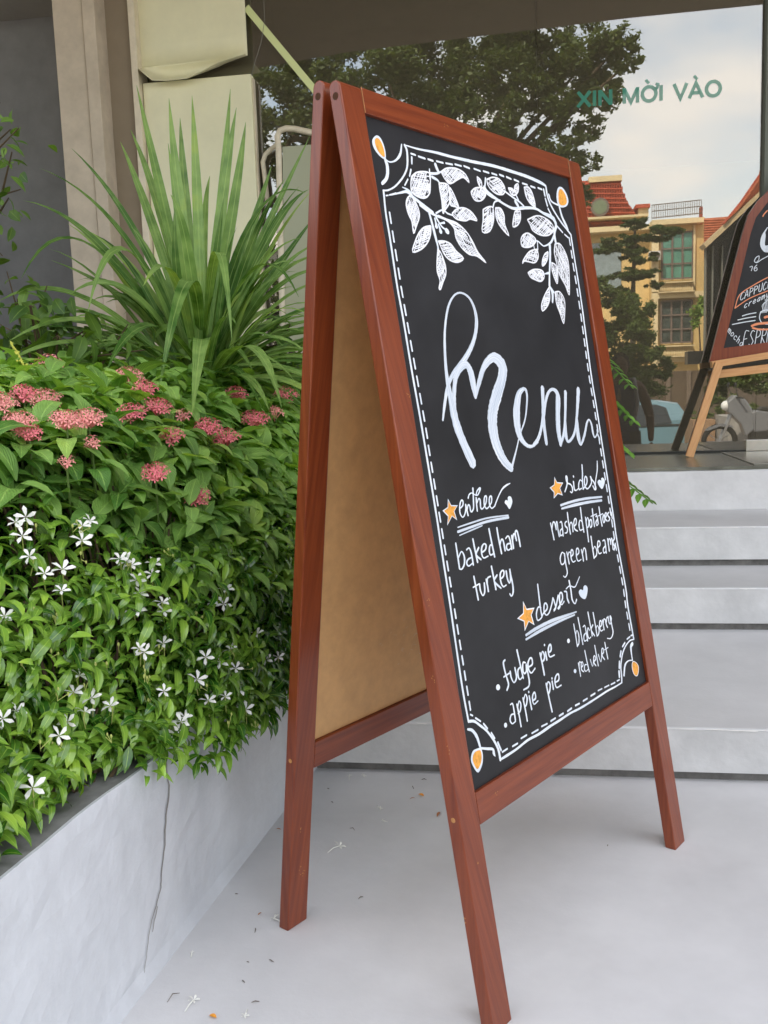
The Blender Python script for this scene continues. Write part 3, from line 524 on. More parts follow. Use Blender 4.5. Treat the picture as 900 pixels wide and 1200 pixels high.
# ------------------------------------------------------------------ materials of the terrace
M_floor = mat('floor_paint', (.64, .64, .645), .55, .28, var=.08, vscale=3.2, bump=.5, bscale=90, bdist=.0012)
M_steps = mat('step_paint', (.62, .615, .61), .6, .35, var=.11, vscale=5, bump=.5, bscale=40, bdist=.003)
M_riser = mat('riser_paint', (.55, .55, .545), .6, .3, var=.15, vscale=4.5, bump=.6, bscale=30, bdist=.004)
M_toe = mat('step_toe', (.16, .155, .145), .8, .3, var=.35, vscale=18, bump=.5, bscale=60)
M_plaster = mat('planter_plaster', (.58, .60, .63), .5, .4, var=.07, vscale=8, bump=.5, bscale=14, bdist=.012, detail=9)
M_ledge = mat('ledge_stone', (.15, .15, .115), .24, .6, var=.3, vscale=9, bump=.1, bscale=30)
M_soil = mat('soil', (.05, .035, .022), .95, .2, var=.5, vscale=40, bump=1, bscale=80, bdist=.01)
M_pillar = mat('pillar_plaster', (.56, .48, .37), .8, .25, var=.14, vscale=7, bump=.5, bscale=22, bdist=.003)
M_dark = mat('dark_wall', (.20, .20, .195), .85, .2, var=.12, vscale=5, bump=.2)
M_frame = mat('window_frame_metal', (.72, .64, .48), .45, .4, var=.08, vscale=20)
M_sheet = mat('cream_sheet', (.80, .77, .52), .4, .4, var=.06, vscale=4)
M_wood = mat('red_brown_wood', (.135, .023, .008), .28, .42, vcol=(.25, .054, .016), vscale=8, stretch=(13, .4, 1), coat=.22, coord='UV', bump=.10, bscale=30, detail=5)
M_woodcut = mat('raw_wood', (.42, .2, .07), .7, .3, var=.2, vscale=60)
M_plug = mat('dowel_hole', (.07, .03, .015), .8, .2)
M_mdf = mat('hardboard', (.61, .36, .155), .5, .35, var=.10, vscale=24, bump=.12, bscale=200, bdist=.0006)
M_black = mat('chalkboard_black', (.011, .011, .012), .42, .25, vcol=(.030, .030, .033), vscale=2.6, bump=.06, bscale=120, bdist=.0004)
M_steel = mat('brushed_steel', (.62, .6, .55), .22, .5, metal=1, bump=.05)
M_pine = mat('pine_wood', (.56, .27, .10), .5, .35, vcol=(.68, .38, .17), vscale=7, stretch=(16, 1.2, 1), coord='UV', bump=.08, bscale=30)
M_canopy = mat('canopy_soffit', (.26, .21, .16), .8, .2, var=.1)
M_render = mat('cafe_render', (.35, .33, .29), .8, .2, var=.1, vscale=2)
M_orange = mat('orange_marker', (.80, .36, .06), .6, .3, var=.25, vscale=120)
def chalkmat(name, c1, c2, sc):
    m = mat(name, c1, .6, .3, vcol=c2, vscale=2.2, stretch=(sc, 3.2, 1), coord='UV', detail=2); return m
M_chalk = chalkmat('white_marker', (.60, .68, .78), (.88, .89, .91), 4)
M_chalkb = chalkmat('white_marker_streaked', (.34, .42, .52), (.86, .88, .91), 18)
M_hatch = mat('white_marker_hatch', (.82, .83, .87), .6, .3)
def glassmat(name, refl, tint=(.9, .92, .86), rough=0.0):
    m = bpy.data.materials.new(name); m.use_nodes = True; n = m.node_tree; N = n.nodes; N.remove(N['Principled BSDF']); o = N['Material Output']
    g = N.new('ShaderNodeBsdfGlossy'); g.inputs['Roughness'].default_value = rough; g.inputs['Color'].default_value = (1, .975, .93, 1)
    t = N.new('ShaderNodeBsdfTransparent'); t.inputs[0].default_value = (*tint, 1); mx = N.new('ShaderNodeMixShader')
    lw = N.new('ShaderNodeLayerWeight'); lw.inputs[0].default_value = .35; ma = N.new('ShaderNodeMapRange'); ma.inputs[3].default_value = refl; ma.inputs[4].default_value = .95
    n.links.new(lw.outputs['Fresnel'], ma.inputs[0]); n.links.new(ma.outputs[0], mx.inputs[0])
    n.links.new(t.outputs[0], mx.inputs[1]); n.links.new(g.outputs[0], mx.inputs[2])
    df = N.new('ShaderNodeBsdfDiffuse'); df.inputs[0].default_value = (.55, .47, .34, 1); m2 = N.new('ShaderNodeMixShader'); m2.inputs[0].default_value = .085   # the film of dust on the pane
    n.links.new(mx.outputs[0], m2.inputs[1]); n.links.new(df.outputs[0], m2.inputs[2]); n.links.new(m2.outputs[0], o.inputs[0]); return m
M_glass = glassmat('shop_glass', .20, (.55, .56, .5))
def struct(name, mb, m, parent=None, **k):
    o = mb.build(name, m, parent, **k)
    if parent is None: o['kind'] = 'structure'
    return o
# ------------------------------------------------------------------ ground, steps, street levels
def slab(poly_xz, x0, x1):                      # profile in (y, z) swept along x
    b = MB(); b.prism([(x0, y, z) for y, z in poly_xz], (x1 - x0, 0, 0)); return b
struct('terrace_floor', slab([(1.12, 0), (5.3, 0), (5.3, -.5), (1.12, -.5)], -9, 9), M_floor, bevel=.006)
struct('lower_terrace', slab([(-.3, -.355), (1.13, -.355), (1.13, -.6), (-.3, -.6)], -9, 9), M_floor)
M_pave = mat('pavement', (.33, .30, .27), .8, .3, var=.15, vscale=4, bump=.5, bscale=30)
M_asph = mat('asphalt', (.06, .06, .06), .85, .3, var=.2, vscale=30, bump=.5, bscale=120)
struct('pavement', slab([(-7.6, -.36), (-.29, -.36), (-.29, -1.1), (-7.6, -1.1)], -60, 60), M_pave, bevel=.02)
struct('road', slab([(-13.5, -.9), (-7.6, -.9), (-7.6, -1.2), (-13.5, -1.2)], -200, 200), M_asph)
struct('far_pavement', slab([(-60, -.78), (-13.5, -.78), (-13.5, -1.2), (-60, -1.2)], -200, 200), M_pave, bevel=.02)
struct('ground', slab([(-700, -1.0), (700, -1.0), (700, -1.4), (-700, -1.4)], -700, 700), mat('earth', (.12, .11, .09), .9, .2, var=.2, vscale=.5))
levels = [(2.52, 0, .155), (3.53, .155, .32), (3.935, .32, .487), (4.43, .487, .672)]
for i, (y, z0, z1) in enumerate(levels):
    if i < 3:                                   # a slab whose nose stands proud of a dark recessed toe
        b = slab([(y, z0 + .028), (y, z1), (5.3, z1), (5.3, z0 + .028)], -.82, 6)
        st = struct('step', b, M_floor, bevel=.005)
        struct('riser_face', slab([(y - .003, z0 + .03), (y - .003, z1 - .006), (y + .002, z1 - .006), (y + .002, z0 + .03)], -.82, 6), M_riser, st)
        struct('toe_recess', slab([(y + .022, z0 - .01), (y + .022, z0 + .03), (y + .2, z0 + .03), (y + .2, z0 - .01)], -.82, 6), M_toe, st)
    else:
        struct('step', slab([(y, z0 - .001), (y, z1), (5.3, z1), (5.3, z0 - .001)], -3.4, 6), M_steps, bevel=.005)
for (y, z0, z1) in levels[:3]:                  # worn pale chips along each nose
    b = MB()
    for k in range(90):
        x = random.uniform(-.8, 3.2); L_n = random.uniform(.01, .09); h_n = random.uniform(.0012, .0035); yk = y - .0034 - k * .00005
        b.add([(x, yk, z1 - .0008), (x + L_n, yk, z1 - .0008), (x + L_n * .8, yk, z1 - h_n - .002), (x + L_n * .15, yk, z1 - h_n)], [(0, 3, 2, 1)])
    o_ = b.build('nose_chips', mat('bare_cement', (.78, .77, .74), .7), [q for q in COL.objects if q.name.startswith('step') and abs(max(v.co.z for v in q.data.vertices) - z1) < .002][0]); o_['kind'] = 'stuff'
# polished ledge with a rough mortar edge
b = MB(); n = 120; top = []; bot = []
for i in range(n + 1):
    x = -3.4 + 9.4 * i / n; j = random.uniform(-.006, .004)
    top.append((x, 4.425 + random.uniform(-.006, .004), .688)); bot.append((x, 4.428 + j, .673))
for i in range(n):
    b.add([top[i], top[i + 1], bot[i + 1], bot[i]], [(0, 3, 2, 1)], None)
    b.add([top[i], top[i + 1], (top[i + 1][0], 5.35, .688), (top[i][0], 5.35, .688)], [(0, 1, 2, 3)], None)
struct('ledge', b, M_ledge)
struct('doorway_floor', MB().box(1.02, 6, 4.47, 5.20, .689, .6935), mat('door_stone', (.30, .29, .24), .2, .5, var=.1), bevel=.001)  # paler slab: the metal's reflection in the ledge put into its colour
# ------------------------------------------------------------------ planter wall (its front face runs away from the camera)
PA = np.array([-.742, 1.35, 0.]); PD = np.array([.078, .86, 0.]); PD /= np.linalg.norm(PD); PN = np.array([-PD[1], PD[0], 0.])   # PN points into the bed
def pl(dd, q, z): return PA + PD * dd + PN * q + np.array([0, 0, z])
PT = .415; d0 = -2.6; d1 = (4.42 - PA[1]) / PD[1]
pw = thing('planter_wall', 'long low pale blue-grey plastered planter wall with a crack, running left of the menu board', 'planter', tuple(pl(0, 0, 0)))
b = MB(); NX, NZ = 120, 14                      # the face is slightly uneven
V = []; 
for i in range(NX + 1):
    for j in range(NZ + 1):
        dd = d0 + (d1 - d0) * i / NX; z = -.4 + (PT + .4) * j / NZ if d0 + (d1 - d0) * i / NX < -.35 else PT * j / NZ
        w_ = .004 * math.sin(dd * 5.1 + z * 7) + .003 * math.sin(dd * 13 + 2.1 * z * 9) + random.uniform(-.0012, .0012)
        if j == NZ: w_ += random.uniform(0, .003)
        if j == 0: w_ = -.006
        V.append(pl(dd, w_, z))
F = [(i * (NZ + 1) + j, i * (NZ + 1) + j + 1, (i + 1) * (NZ + 1) + j + 1, (i + 1) * (NZ + 1) + j) for i in range(NX) for j in range(NZ)]
b.add(V, F)
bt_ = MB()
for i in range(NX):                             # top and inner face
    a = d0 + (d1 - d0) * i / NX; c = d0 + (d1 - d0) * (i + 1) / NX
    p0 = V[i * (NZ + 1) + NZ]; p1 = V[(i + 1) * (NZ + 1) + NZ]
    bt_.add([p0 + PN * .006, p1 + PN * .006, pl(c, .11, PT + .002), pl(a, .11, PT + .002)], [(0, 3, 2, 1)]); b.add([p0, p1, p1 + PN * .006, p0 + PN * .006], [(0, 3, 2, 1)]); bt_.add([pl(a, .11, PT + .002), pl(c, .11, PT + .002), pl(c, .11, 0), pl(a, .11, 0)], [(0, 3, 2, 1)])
b.build('wall_face', M_plaster, pw, smooth=False); bt_.build('wall_top', mat('damp_wall_top', (.20, .20, .19), .85, .2, var=.4, vscale=9, bump=.5, bscale=40), pw)  # top coloured dark for the shade under the overhanging leaves
MB().obox(pl(d0, 0, -.3), PD * .1, PN * 2.4, (0, 0, PT + .3)).build('end_wall', M_plaster, pw)
# the crack, as traced
crk = [(190, 886, 1.08), (191, 905, 1.32), (195, 925, 1.20), (193, 955, 1.50), (194, 990, 1.20), (190, 1025, 1.02), (189, 1040, 0.90), (184, 1056, 0.90), (177, 1078, 0.78), (173, 1105, 0.66), (172, 1123, 0.54), (170, 1146, 0.42)]
def wallpt(px, py, off=-.0065):
    d = ray(px, py); k = ((pl(0, 0, 0) - CAMP) @ PN) / (d @ PN); q_h = CAMP + d * k; dd = (q_h - PA) @ PD; z = q_h[2]
    if off < -.01: return q_h + PN * off
    return q_h + PN * (.004 * math.sin(dd * 5.1 + z * 7) + .003 * math.sin(dd * 13 + 2.1 * z * 9) - .0022)
def ribbon_on_wall(pts, name, m, parent, jit=1.0):
    b = MB(); P = []
    for a, c in zip(pts[:-1], pts[1:]):
        for k in range(4):
            t = k / 4; P.append((a[0] + (c[0] - a[0]) * t + random.uniform(-jit, jit), a[1] + (c[1] - a[1]) * t, a[2] + (c[2] - a[2]) * t))
    P.append(pts[-1])
    L = [wallpt(p[0] - p[2] / 2, p[1]) for p in P]; R = [wallpt(p[0] + p[2] / 2, p[1]) for p in P]
    for i in range(len(P) - 1): b.add([L[i], L[i + 1], R[i + 1], R[i]], [(0, 1, 2, 3)])
    return b.build(name, m, parent)
ribbon_on_wall(crk, 'crack', mat('crack_shadow', (.27, .255, .235), .9, .1), pw, .5)
ribbon_on_wall([(184, 1062, .8), (181, 1075, .9), (178, 1092, .7)], 'crack', MATS['crack_shadow'], pw, .4)
b = MB(); b.obox(pl(d0 + .1, .1, .3), PD * (d1 - d0 + .4), PN * 2.6, (0, 0, .06)); struct('soil_bed', b, M_soil)
# ------------------------------------------------------------------ cafe facade
def px_x(px, Y, py=60): return at(px, py, Y)[0]
fx = px_x
# dark recessed wall, pillar, side recess, window frame
t = thing('dark_side_wall', 'dark grey shaded wall at the left edge behind the climbing shrub', 'wall', (-4, 6.4, 0))
MB().box(-9, -2.55, 5.62, 5.8, 0, 9).build('wall_surface', M_dark, t)
t = thing('pillar', 'tall beige plastered pillar with a vertical groove, left of the cream window sheets', 'pillar', (-2.5, 5.2, 0))
x0, x1, x2 = at(60, 0, 5.05)[0], at(96, 0, 5.05)[0], at(111, 0, 5.05)[0]
MB().box(x0, x1 - .004, 5.05, 5.65, 0, 3.4).build('shaft', M_pillar, t, bevel=.006)
MB().box(x1 + .002, x2, 5.035, 5.6, 0, 3.4).build('groove_strip', M_pillar, t, bevel=.004)
x3 = at(154, 0, 5.2)[0]
MB().box(x2 - .02, x3, 5.17, 5.6, 0, 3.4).build('recess_face', mat('recess_plaster', (.30, .245, .175), .8, .2, var=.08, vscale=3), t)  # pillar plaster with the recess's shade put into its colour
xf = at(162, 0, 5.2)[0]
ff = thing('window_frame', 'pale cream upright metal window frame between the beige pillar and the sheets', 'window frame', (x3, 5.19, .69))
MB().box(x3 + .002, xf, 5.13, 5.30, .3, 3.4).build('upright', M_frame, ff, bevel=.002)
MB().box(xf, 1.2, 5.235, 5.265, .6885, .70).build('bottom_rail', mat('dark_rail', (.03, .03, .025), .5, .3), ff)
# the two panes and the door
xm = at(628, 0, GL)[0]; xr = at(895.5, 60, GL)[0]
for a, c, lab in ((xf + .003, xm - .0009, 'large clear shop window pane behind the menu board, up to the joint above it'), (xm + .0009, xr - .010, 'large shop window pane reflecting street and sky, lettered in green')):
    g = MB().box(a, c, GL, GL + .01, .70, 3.38).build('window_pane', M_glass, org=((a + c) / 2, GL, .7)); tag(g, lab, 'window pane', 'shop window panes')
    if a > -1:
        pane2 = g
# green lettering on the second pane
VIN = mat('green_vinyl', (.08, .38, .27), .5, .3); n_ = VIN.node_tree; tt = n_.nodes.new('ShaderNodeBsdfTransparent'); mm = n_.nodes.new('ShaderNodeMixShader'); mm.inputs[0].default_value = .42
n_.links.new(n_.nodes['Principled BSDF'].outputs[0], mm.inputs[1]); n_.links.new(tt.outputs[0], mm.inputs[2]); n_.links.new(mm.outputs[0], n_.nodes['Material Output'].inputs[0])
SG = {'X': [[(.02, 1), (.86, 0)], [(.86, 1), (0, 0)]], 'I': [[(.12, 1), (.12, 0)]], 'N': [[(.1, 0), (.1, 1)], [(.1, .96), (.82, .04)], [(.82, 0), (.82, 1)]], 'M': [[(.1, 0), (.1, 1)], [(.1, .96), (.54, .06), (.98, .96)], [(.98, 0), (.98, 1)]],
 'O': [[(.53 + .45 * math.cos(a), .5 + .46 * math.sin(a)) for a in np.linspace(0, 2 * math.pi, 25)]], 'V': [[(.02, 1), (.44, .04), (.86, 1)]], 'A': [[(0, 0), (.44, .96), (.88, 0)], [(.2, .33), (.68, .33)]]}
WD = {'X': .88, 'I': .25, 'N': .93, 'M': 1.08, 'O': 1.06, 'V': .88, 'A': .9, ' ': .42}
SG['G'] = [[(.30, 1.42), (.52, 1.18)]]; SG['H'] = [[(.96, 1.12), (1.12, 1.06), (1.06, .84), (.90, .80)]]
txt_ = 'XIN MOI VAO'; tot = sum(WD[c] + .14 for c in txt_) - .14; tx0, tx1 = .279, 1.006; un = (tx1 - tx0) / tot; hh = .077; cx_ = 0; nl_ = 0
lb_ = bpy.data.objects
for ci, c in enumerate(txt_):
    if c != ' ':
        b = MB(); sts = list(SG[c])
        if ci == 5: sts += SG['G'] + SG['H']
        if ci == 9: sts += SG['G']
        for st in sts:
            nl_ += 1; acc = (st in (SG['G'] + SG['H'])); w_ = (.0072 if acc else .0090)
            P_ = np.array([(tx0 + (cx_ + x) * un, 2.529 + y * hh) for x, y in st]); n_ = len(P_); closed_ = np.allclose(P_[0], P_[-1])
            vs = []
            for i in range(n_):
                pa = P_[i - 1] if i else (P_[-2] if closed_ else P_[0]); pb_ = P_[i + 1] if i < n_ - 1 else (P_[1] if closed_ else P_[-1])
                d1_ = (P_[i] - pa); d2_ = (pb_ - P_[i]); d1_ = d1_ / (np.linalg.norm(d1_) + 1e-12); d2_ = d2_ / (np.linalg.norm(d2_) + 1e-12); t_ = d1_ + d2_; t_ /= np.linalg.norm(t_); nn = np.array([-t_[1], t_[0]]); m_ = d1_ if np.linalg.norm(d1_) > .5 else d2_
                k_ = min(2.2, 1 / max(.3, abs(nn @ np.array([-m_[1], m_[0]]))))
                yy = GL - .0012 - .00004 * (nl_ % 20)
                for s__ in (-1, 1): q = P_[i] + nn * w_ * k_ * s__; vs.append((q[0], yy, q[1]))
            b.add(vs, [(2 * i, 2 * i + 1, 2 * i + 3, 2 * i + 2) for i in range(n_ - 1)])
        b.build('letter', VIN, pane2)
    cx_ += WD[c] + .14
# right-hand door jamb, door pane and its steel patch fitting
dj = thing('door_post', 'grey-green post at the right edge of the shop window, top right', 'door post', (xr, 5.2, .69))
MB().box(xr, xr + .07, 5.2, 5.3, 1.95, 3.38).build('post', mat('post_grey', (.14, .15, .12), .5, .4), dj, bevel=.002)
xd = at(873, 528, GL)[0]
g = MB().box(xr - .008, 2.4, GL + .001, GL + .011, .70, 3.38).build('door_pane', M_glass, org=(xr, GL, .7)); tag(g, 'glass door pane right of the lettered window, above the steel fitting', 'glass door')
pf = thing('door_fitting', 'small polished steel patch fitting at the foot of the glass door', 'door fitting', (xd, GL, .70))
z0, z1 = at(875, 529, 5.23)[2], at(875, 515.5, 5.23)[2]
MB().box(xd, xd + .34, 5.225, 5.275, z0, z1).build('cover_plate', M_steel, pf, bevel=.002)
MB().box(xd - .012, xd + .35, 5.222, 5.278, z0 - .006, z0 - .001).build('foot_seal', mat('rubber', (.02, .02, .02), .7, .2), pf)
# cream sheets in the window: the upper one curls at its lower edge
sh = thing('upper_sheet', 'upper cream sheet behind the window, its lower edge curling forward', 'sheet', (at(225, 40, 5.19)[0], 5.19, 2.9))
xa, xb = xf + .004, at(289.5, 40, 5.19)[0]
zt = 3.36; b = MB(); NU, NV = 24, 4; vs = []; uv = []
edge = [at(162 + 128 * i / NU, 79 - 14.5 * i / NU, 5.19) for i in range(NU + 1)]
for i in range(NU + 1):
    for j in range(NV + 1): vs.append((edge[i][0], 5.19, zt + (edge[i][2] - zt) * j / NV)); uv.append((i / NU, j / NV))
b.add(vs, [(i * (NV + 1) + j, i * (NV + 1) + j + 1, (i + 1) * (NV + 1) + j + 1, (i + 1) * (NV + 1) + j) for i in range(NU) for j in range(NV)], uv)
so_ = b.build('sheet', M_sheet, sh, smooth=True); sm_ = so_.modifiers.new('thick', 'SOLIDIFY'); sm_.thickness = .004
b = MB(); NU, NV = 24, 12; vs = []; uv = []       # the lip bends back and then sweeps forward and down like a scoop
for i in range(NU + 1):
    u = i / NU; lx = 163 + 127 * u; bx_ = np.interp(u, [0, .12, .3, .5, .65, .8, 1], [166, 182, 200, 222, 236, 258, 290]); by_ = np.interp(u, [0, .12, .3, .5, .65, .8, 1], [83, 97, 97.5, 95, 88, 76, 66]); e0 = at(lx, 79 - 14.5 * u, 5.192); e1 = at(bx_, by_, 5.15)
    for j in range(NV + 1):
        t = j / NV; p_ = e0 * (1 - t) + e1 * t; p_[1] += .055 * math.sin(math.pi * t) * min(1, 4 * u, 4 * (1 - u)) - .05 * t * t; vs.append(p_); uv.append((u, t))
b.add(vs, [(i * (NV + 1) + j, i * (NV + 1) + j + 1, (i + 1) * (NV + 1) + j + 1, (i + 1) * (NV + 1) + j) for i in range(NU) for j in range(NV)], uv)
lp_ = b.build('curled_lip', M_sheet, sh, smooth=True); sm_ = lp_.modifiers.new('thick', 'SOLIDIFY'); sm_.thickness = .003
lb = thing('lower_panel', 'lower cream box panel behind the strappy plant, below the curled sheet', 'panel', (xa, 5.17, .7))
p0, p1 = at(165, 100.5, 5.17), at(294, 86, 5.17)
zc = at(220, 93, 5.17)[2]
xl = at(294, 90, 5.17)[0]
MB().box(xa, xl, 5.17, 5.225, .70, p1[2]).build('front_sheet', M_sheet, lb, bevel=.006)
MB().box(xl + .001, xl + .008, 5.185, 5.22, .70, p1[2] - .02).build('edge_trim', M_frame, lb)
# sloping cream bar and cable in front of the left pane
br = MB(); a_ = at(288, 8, 5.2); c_ = at(384, 124, 5.2); d_ = (c_ - a_); dn = np.cross(d_ / np.linalg.norm(d_), (0, 1, 0)) * .038
br.obox(a_ - dn / 2, d_, dn, (0, .025, 0)); tag(br.build('brace_bar', mat('cream_bar', (.70, .76, .36), .45, .4), bevel=.003, org=a_), 'pale green sloping bar across the window above the board top', 'brace')
tag(MB().tube([at(309, -6, 5.17), at(310, 25, 5.17), at(306, 50, 5.17), at(299, 72, 5.17), at(295, 88, 5.16)], .0016, 5).build('cable', mat('cable_grey', (.2, .2, .17), .6), org=at(305, 40, 5.17)), 'thin hanging cable beside the cream sheets', 'cable')
# interior
M_in = mat('interior_dark', (.035, .03, .026), .9, .2, var=.2, vscale=2)
struct('interior_floor', MB().box(-2.4, 8, 5.36, 11, .55, .68), M_in)
t = thing('interior_walls', 'dark room behind the shop window glass', 'room', (2, 11, .7))
MB().box(-3, 8, 11, 11.2, .6, 3.5).build('back_wall', M_in, t); MB().box(-3.2, -2.95, 5.85, 11, .6, 3.5).build('side_wall', M_in, t); MB().box(8, 8.2, 5.3, 11, .6, 3.5).build('side_wall', M_in, t)
dp = thing('display_stand', 'pale tubular-framed display board before the glass, just left of the menu board', 'display stand', at(335, 330, 5.1))
Y = 5.14
pts = [at(x, y, Y) for x, y in ((332, 420), (330, 330), (328, 240), (326.5, 175), (325, 160), (328, 153), (335, 150.5), (345, 151), (372, 157), (420, 166))]
MB().tube(pts, .017, 8).build('tube_frame', M_frame, dp, smooth=True)
Y2 = 5.21
pts = [at(x, y, Y2) for x, y in ((314, 240), (310, 205), (308, 190), (311, 181), (320, 173), (328, 168))]
MB().tube(pts, .014, 8).build('rear_tube', M_frame, dp, smooth=True)
a_, c_ = at(331, 172, Y), at(420, 176, Y); MB().obox(at(334, 400, Y), (c_[0] - a_[0], 0, 0), (0, .012, 0), (a_[0] - at(334, 400, Y)[0], 0, a_[2] - at(334, 400, Y)[2])).build('board', mat('display_board', (.36, .37, .24), .25, .5), dp)
# canopy and the storeys above (they shade the terrace)
bw_l = thing('boundary_wall', 'tall boundary wall along the far left side of the terrace', 'wall', (-4.7, 1.5, 0))  # added wall out of view, cuts sky light from the left
MB().box(-4.9, -4.6, -2.5, 5.6, -.5, 2.2).build('wall_surface', M_dark, bw_l)  # added out of view to darken the terrace from the left
CZ = 4.1
cn = thing('canopy', 'high flat canopy slab over the terrace', 'canopy', (0, 4, CZ))
ce = [onz(x, y, CZ) for x, y in ((300, 80), (408, 61), (738, 21), (897, 5))]; ce = [(p_[0], 2 * GL - p_[1], CZ) for p_ in ce]
b = MB(); b.prism([(-9, ce[0][1] - .6, CZ)] + ce + [(9, ce[3][1] + .4, CZ), (9, 5.3, CZ), (-9, 5.3, CZ)], (0, 0, .2)); b.build('slab', M_canopy, cn)
bd = thing('cafe_building', 'cafe building whose upper storeys rise over the shop window', 'building', (0, 8, 0))
MB().box(-14, 14, 5.31, 12, 3.40, 6.4).build('upper_storeys', M_render, bd)
MB().box(xr + .08, 14, 5.6, 5.9, 3.38, 3.399).build('lintel', M_render, bd)
MB().box(-14, -9, 5.3, 11, -.3, 3.4).build('side_wing', M_render, bd); MB().box(8.2, 14, 5.3, 11, -.3, 3.4).build('side_wing', M_render, bd)
# ------------------------------------------------------------------ the A-frame menu board
TH = math.radians(-9)
def rot(x, y): return np.array([math.cos(TH) * x + math.sin(TH) * y, -math.sin(TH) * x + math.cos(TH) * y, 0.])
YAW = .8821 - TH
BW, BL, BS, BT = .8432, 1.6312, .0567, .0254
E_ = np.array([math.cos(YAW), math.sin(YAW), 0]); NB = np.array([-E_[1], E_[0], 0]); Z_ = np.array([0, 0, 1.])
FO = rot(.1417 * H, 1.314 * H); BO = rot(-.2074 * H, 1.6174 * H); FT, BTI = .1639, .1217
FU = NB * math.sin(FT) + Z_ * math.cos(FT); FN = NB * math.cos(FT) - Z_ * math.sin(FT)
BU = -NB * math.sin(BTI) + Z_ * math.cos(BTI); BN = NB * math.cos(BTI) + Z_ * math.sin(BTI)
def fp(u, v, n): return FO + E_ * u + FU * v + FN * n
def bp(u, v, n): return BO + E_ * u + BU * v + BN * n
ab = thing('menu_board', 'large free-standing A-frame chalkboard with red-brown wooden frame lettered Menu', 'menu board', tuple((FO + BO) / 2 + E_ * BW / 2))
def stile(P, u0, tilt, sgn, name='stile'):
    prof = [(0 + 0., 0)]
    foot = lambda n: n * math.tan(tilt) * sgn
    r = BT / 2; pr = [(foot(0), 0)]
    for k in range(9):
        a = math.pi * k / 8; pr.append((BL - r * 1.0 + r * math.sin(a), r - r * math.cos(a)))
    pr.append((foot(BT), BT))
    b = MB(); poly = [P(u0, v, n) for v, n in pr]; b.prism(poly, E_ * BS)
    b.uv = [(((np.array(q) - FO) @ E_) + ((np.array(q) - FO) @ NB), q[2] + u0 * 3) for q in b.v]
    return b.build(name, M_wood, ab, bevel=.0022)
def rail(P, v0, v1, n0, n1, name):
    b = MB(); b.obox(P(BS + .0006, v0, n0), E_ * (BW - 2 * BS - .0012), P(0, v1, n0) - P(0, v0, n0), P(0, v0, n1) - P(0, v0, n0)); return b.build(name, M_wood, ab, bevel=.0015)
for u0 in (0, BW - BS): stile(fp, u0, FT, 1); stile(bp, u0, BTI, -1)
rail(fp, .347, .404, .0006, BT - .001, 'bottom_rail'); rail(fp, BL - .047, BL - .003, .0006, BT - .001, 'top_rail')
rail(bp, .344, .401, .0006, BT - .001, 'bottom_rail'); rail(bp, BL - .047, BL - .003, .0006, BT - .001, 'top_rail')
def pan(P, n0, n1, name, m):
    b = MB(); b.obox(P(BS - .006, .402, n0), E_ * (BW - 2 * BS + .012), P(0, BL - .044, n0) - P(0, .402, n0), P(0, 0, n1) - P(0, 0, n0)); return b.build(name, m, ab)
cb = pan(fp, .008, .012, 'chalkboard', M_black); pan(fp, .0125, .016, 'backing_panel', M_mdf); pan(bp, .008, .0125, 'backing_panel', M_mdf)
pan(bp, .013, .017, 'rear_chalkboard', M_black)
b = MB()                                        # pale scuffs low on the inner hardboard
for k in range(46):
    u, v = .40 + random.gauss(0, .07), .545 + random.gauss(0, .035) + .0; a = random.uniform(-.5, 1.2); L_n = random.uniform(.003, .013); c = bp(u, v, .0078); e1 = (E_ * math.cos(a) + BU * math.sin(a)) * L_n; e2 = (BU * math.cos(a) - E_ * math.sin(a)) * random.uniform(.0006, .0016)
    b.add([c, c + e1, c + e1 * .8 + e2, c + e2 * .7], [(0, 3, 2, 1)])
b.build('scuff_marks', mat('pale_scuff', (.62, .48, .32), .7), ab)['kind'] = 'stuff'
for P, sg in ((fp, 1), (bp, 1)):
    for v, rr_ in ((BL - .026, .0062), (.376, .0045)):
        for u0, dr in ((-.0004, 1), (BW + .0004, -1)):
            c = P(u0, v, BT * .5); b = MB(); b.disc(c, E_ * dr, rr_, .004); b.build('dowel_hole', M_plug if v > 1 else M_woodcut, ab)
# paint chips and a light seam at the rail joints
b = MB()
for P, u, v, n, su, sv in ((fp, -.0003, .62, .006, 0, .004), (fp, -.0003, .2, .02, 0, .003), (fp, .012, .75, -.0004, .003, .004), (fp, .03, .29, -.0004, .002, .002), (fp, .002, .5, -.0004, .002, .006), (fp, .05, 1.1, -.0004, .003, .003), (bp, .03, .12, -.0004, .006, .002), (bp, .028, .13, -.0004, .002, .003), (bp, .038, .115, -.0004, .003, .003), (bp, .025, .22, -.0004, .001, .003), (fp, .3, BL - .025, .0002, .004, .003), (fp, .12, .385, .0002, .006, .004)):
    for k in range(4):
        uu_, vv_ = u + random.uniform(-1, 1) * su * 1.6, v + random.uniform(-1, 1) * sv * 1.8
        if su == 0: q = [P(u, vv_, n + a) for a in (0,)]; c = P(u, vv_, n + random.uniform(-.003, .003)); e1, e2 = FN * .0012, FU * .0018
        else: c = P(uu_, vv_, n); e1, e2 = E_ * .0014, FU * .0012
        pts = [c + e1 * math.cos(a) * random.uniform(.5, 1.2) + e2 * math.sin(a) * random.uniform(.5, 1.2) for a in np.linspace(0, 2 * math.pi, 7)[:-1]]
        b.add(pts, [tuple(range(6))])
for u in (BS, BW - BS):
    b.obox(fp(u - .0008, BL - .047, -.0003), E_ * .0014, FU * .044, FN * .0004)
b.build('paint_chips', M_woodcut, ab)['kind'] = 'stuff'
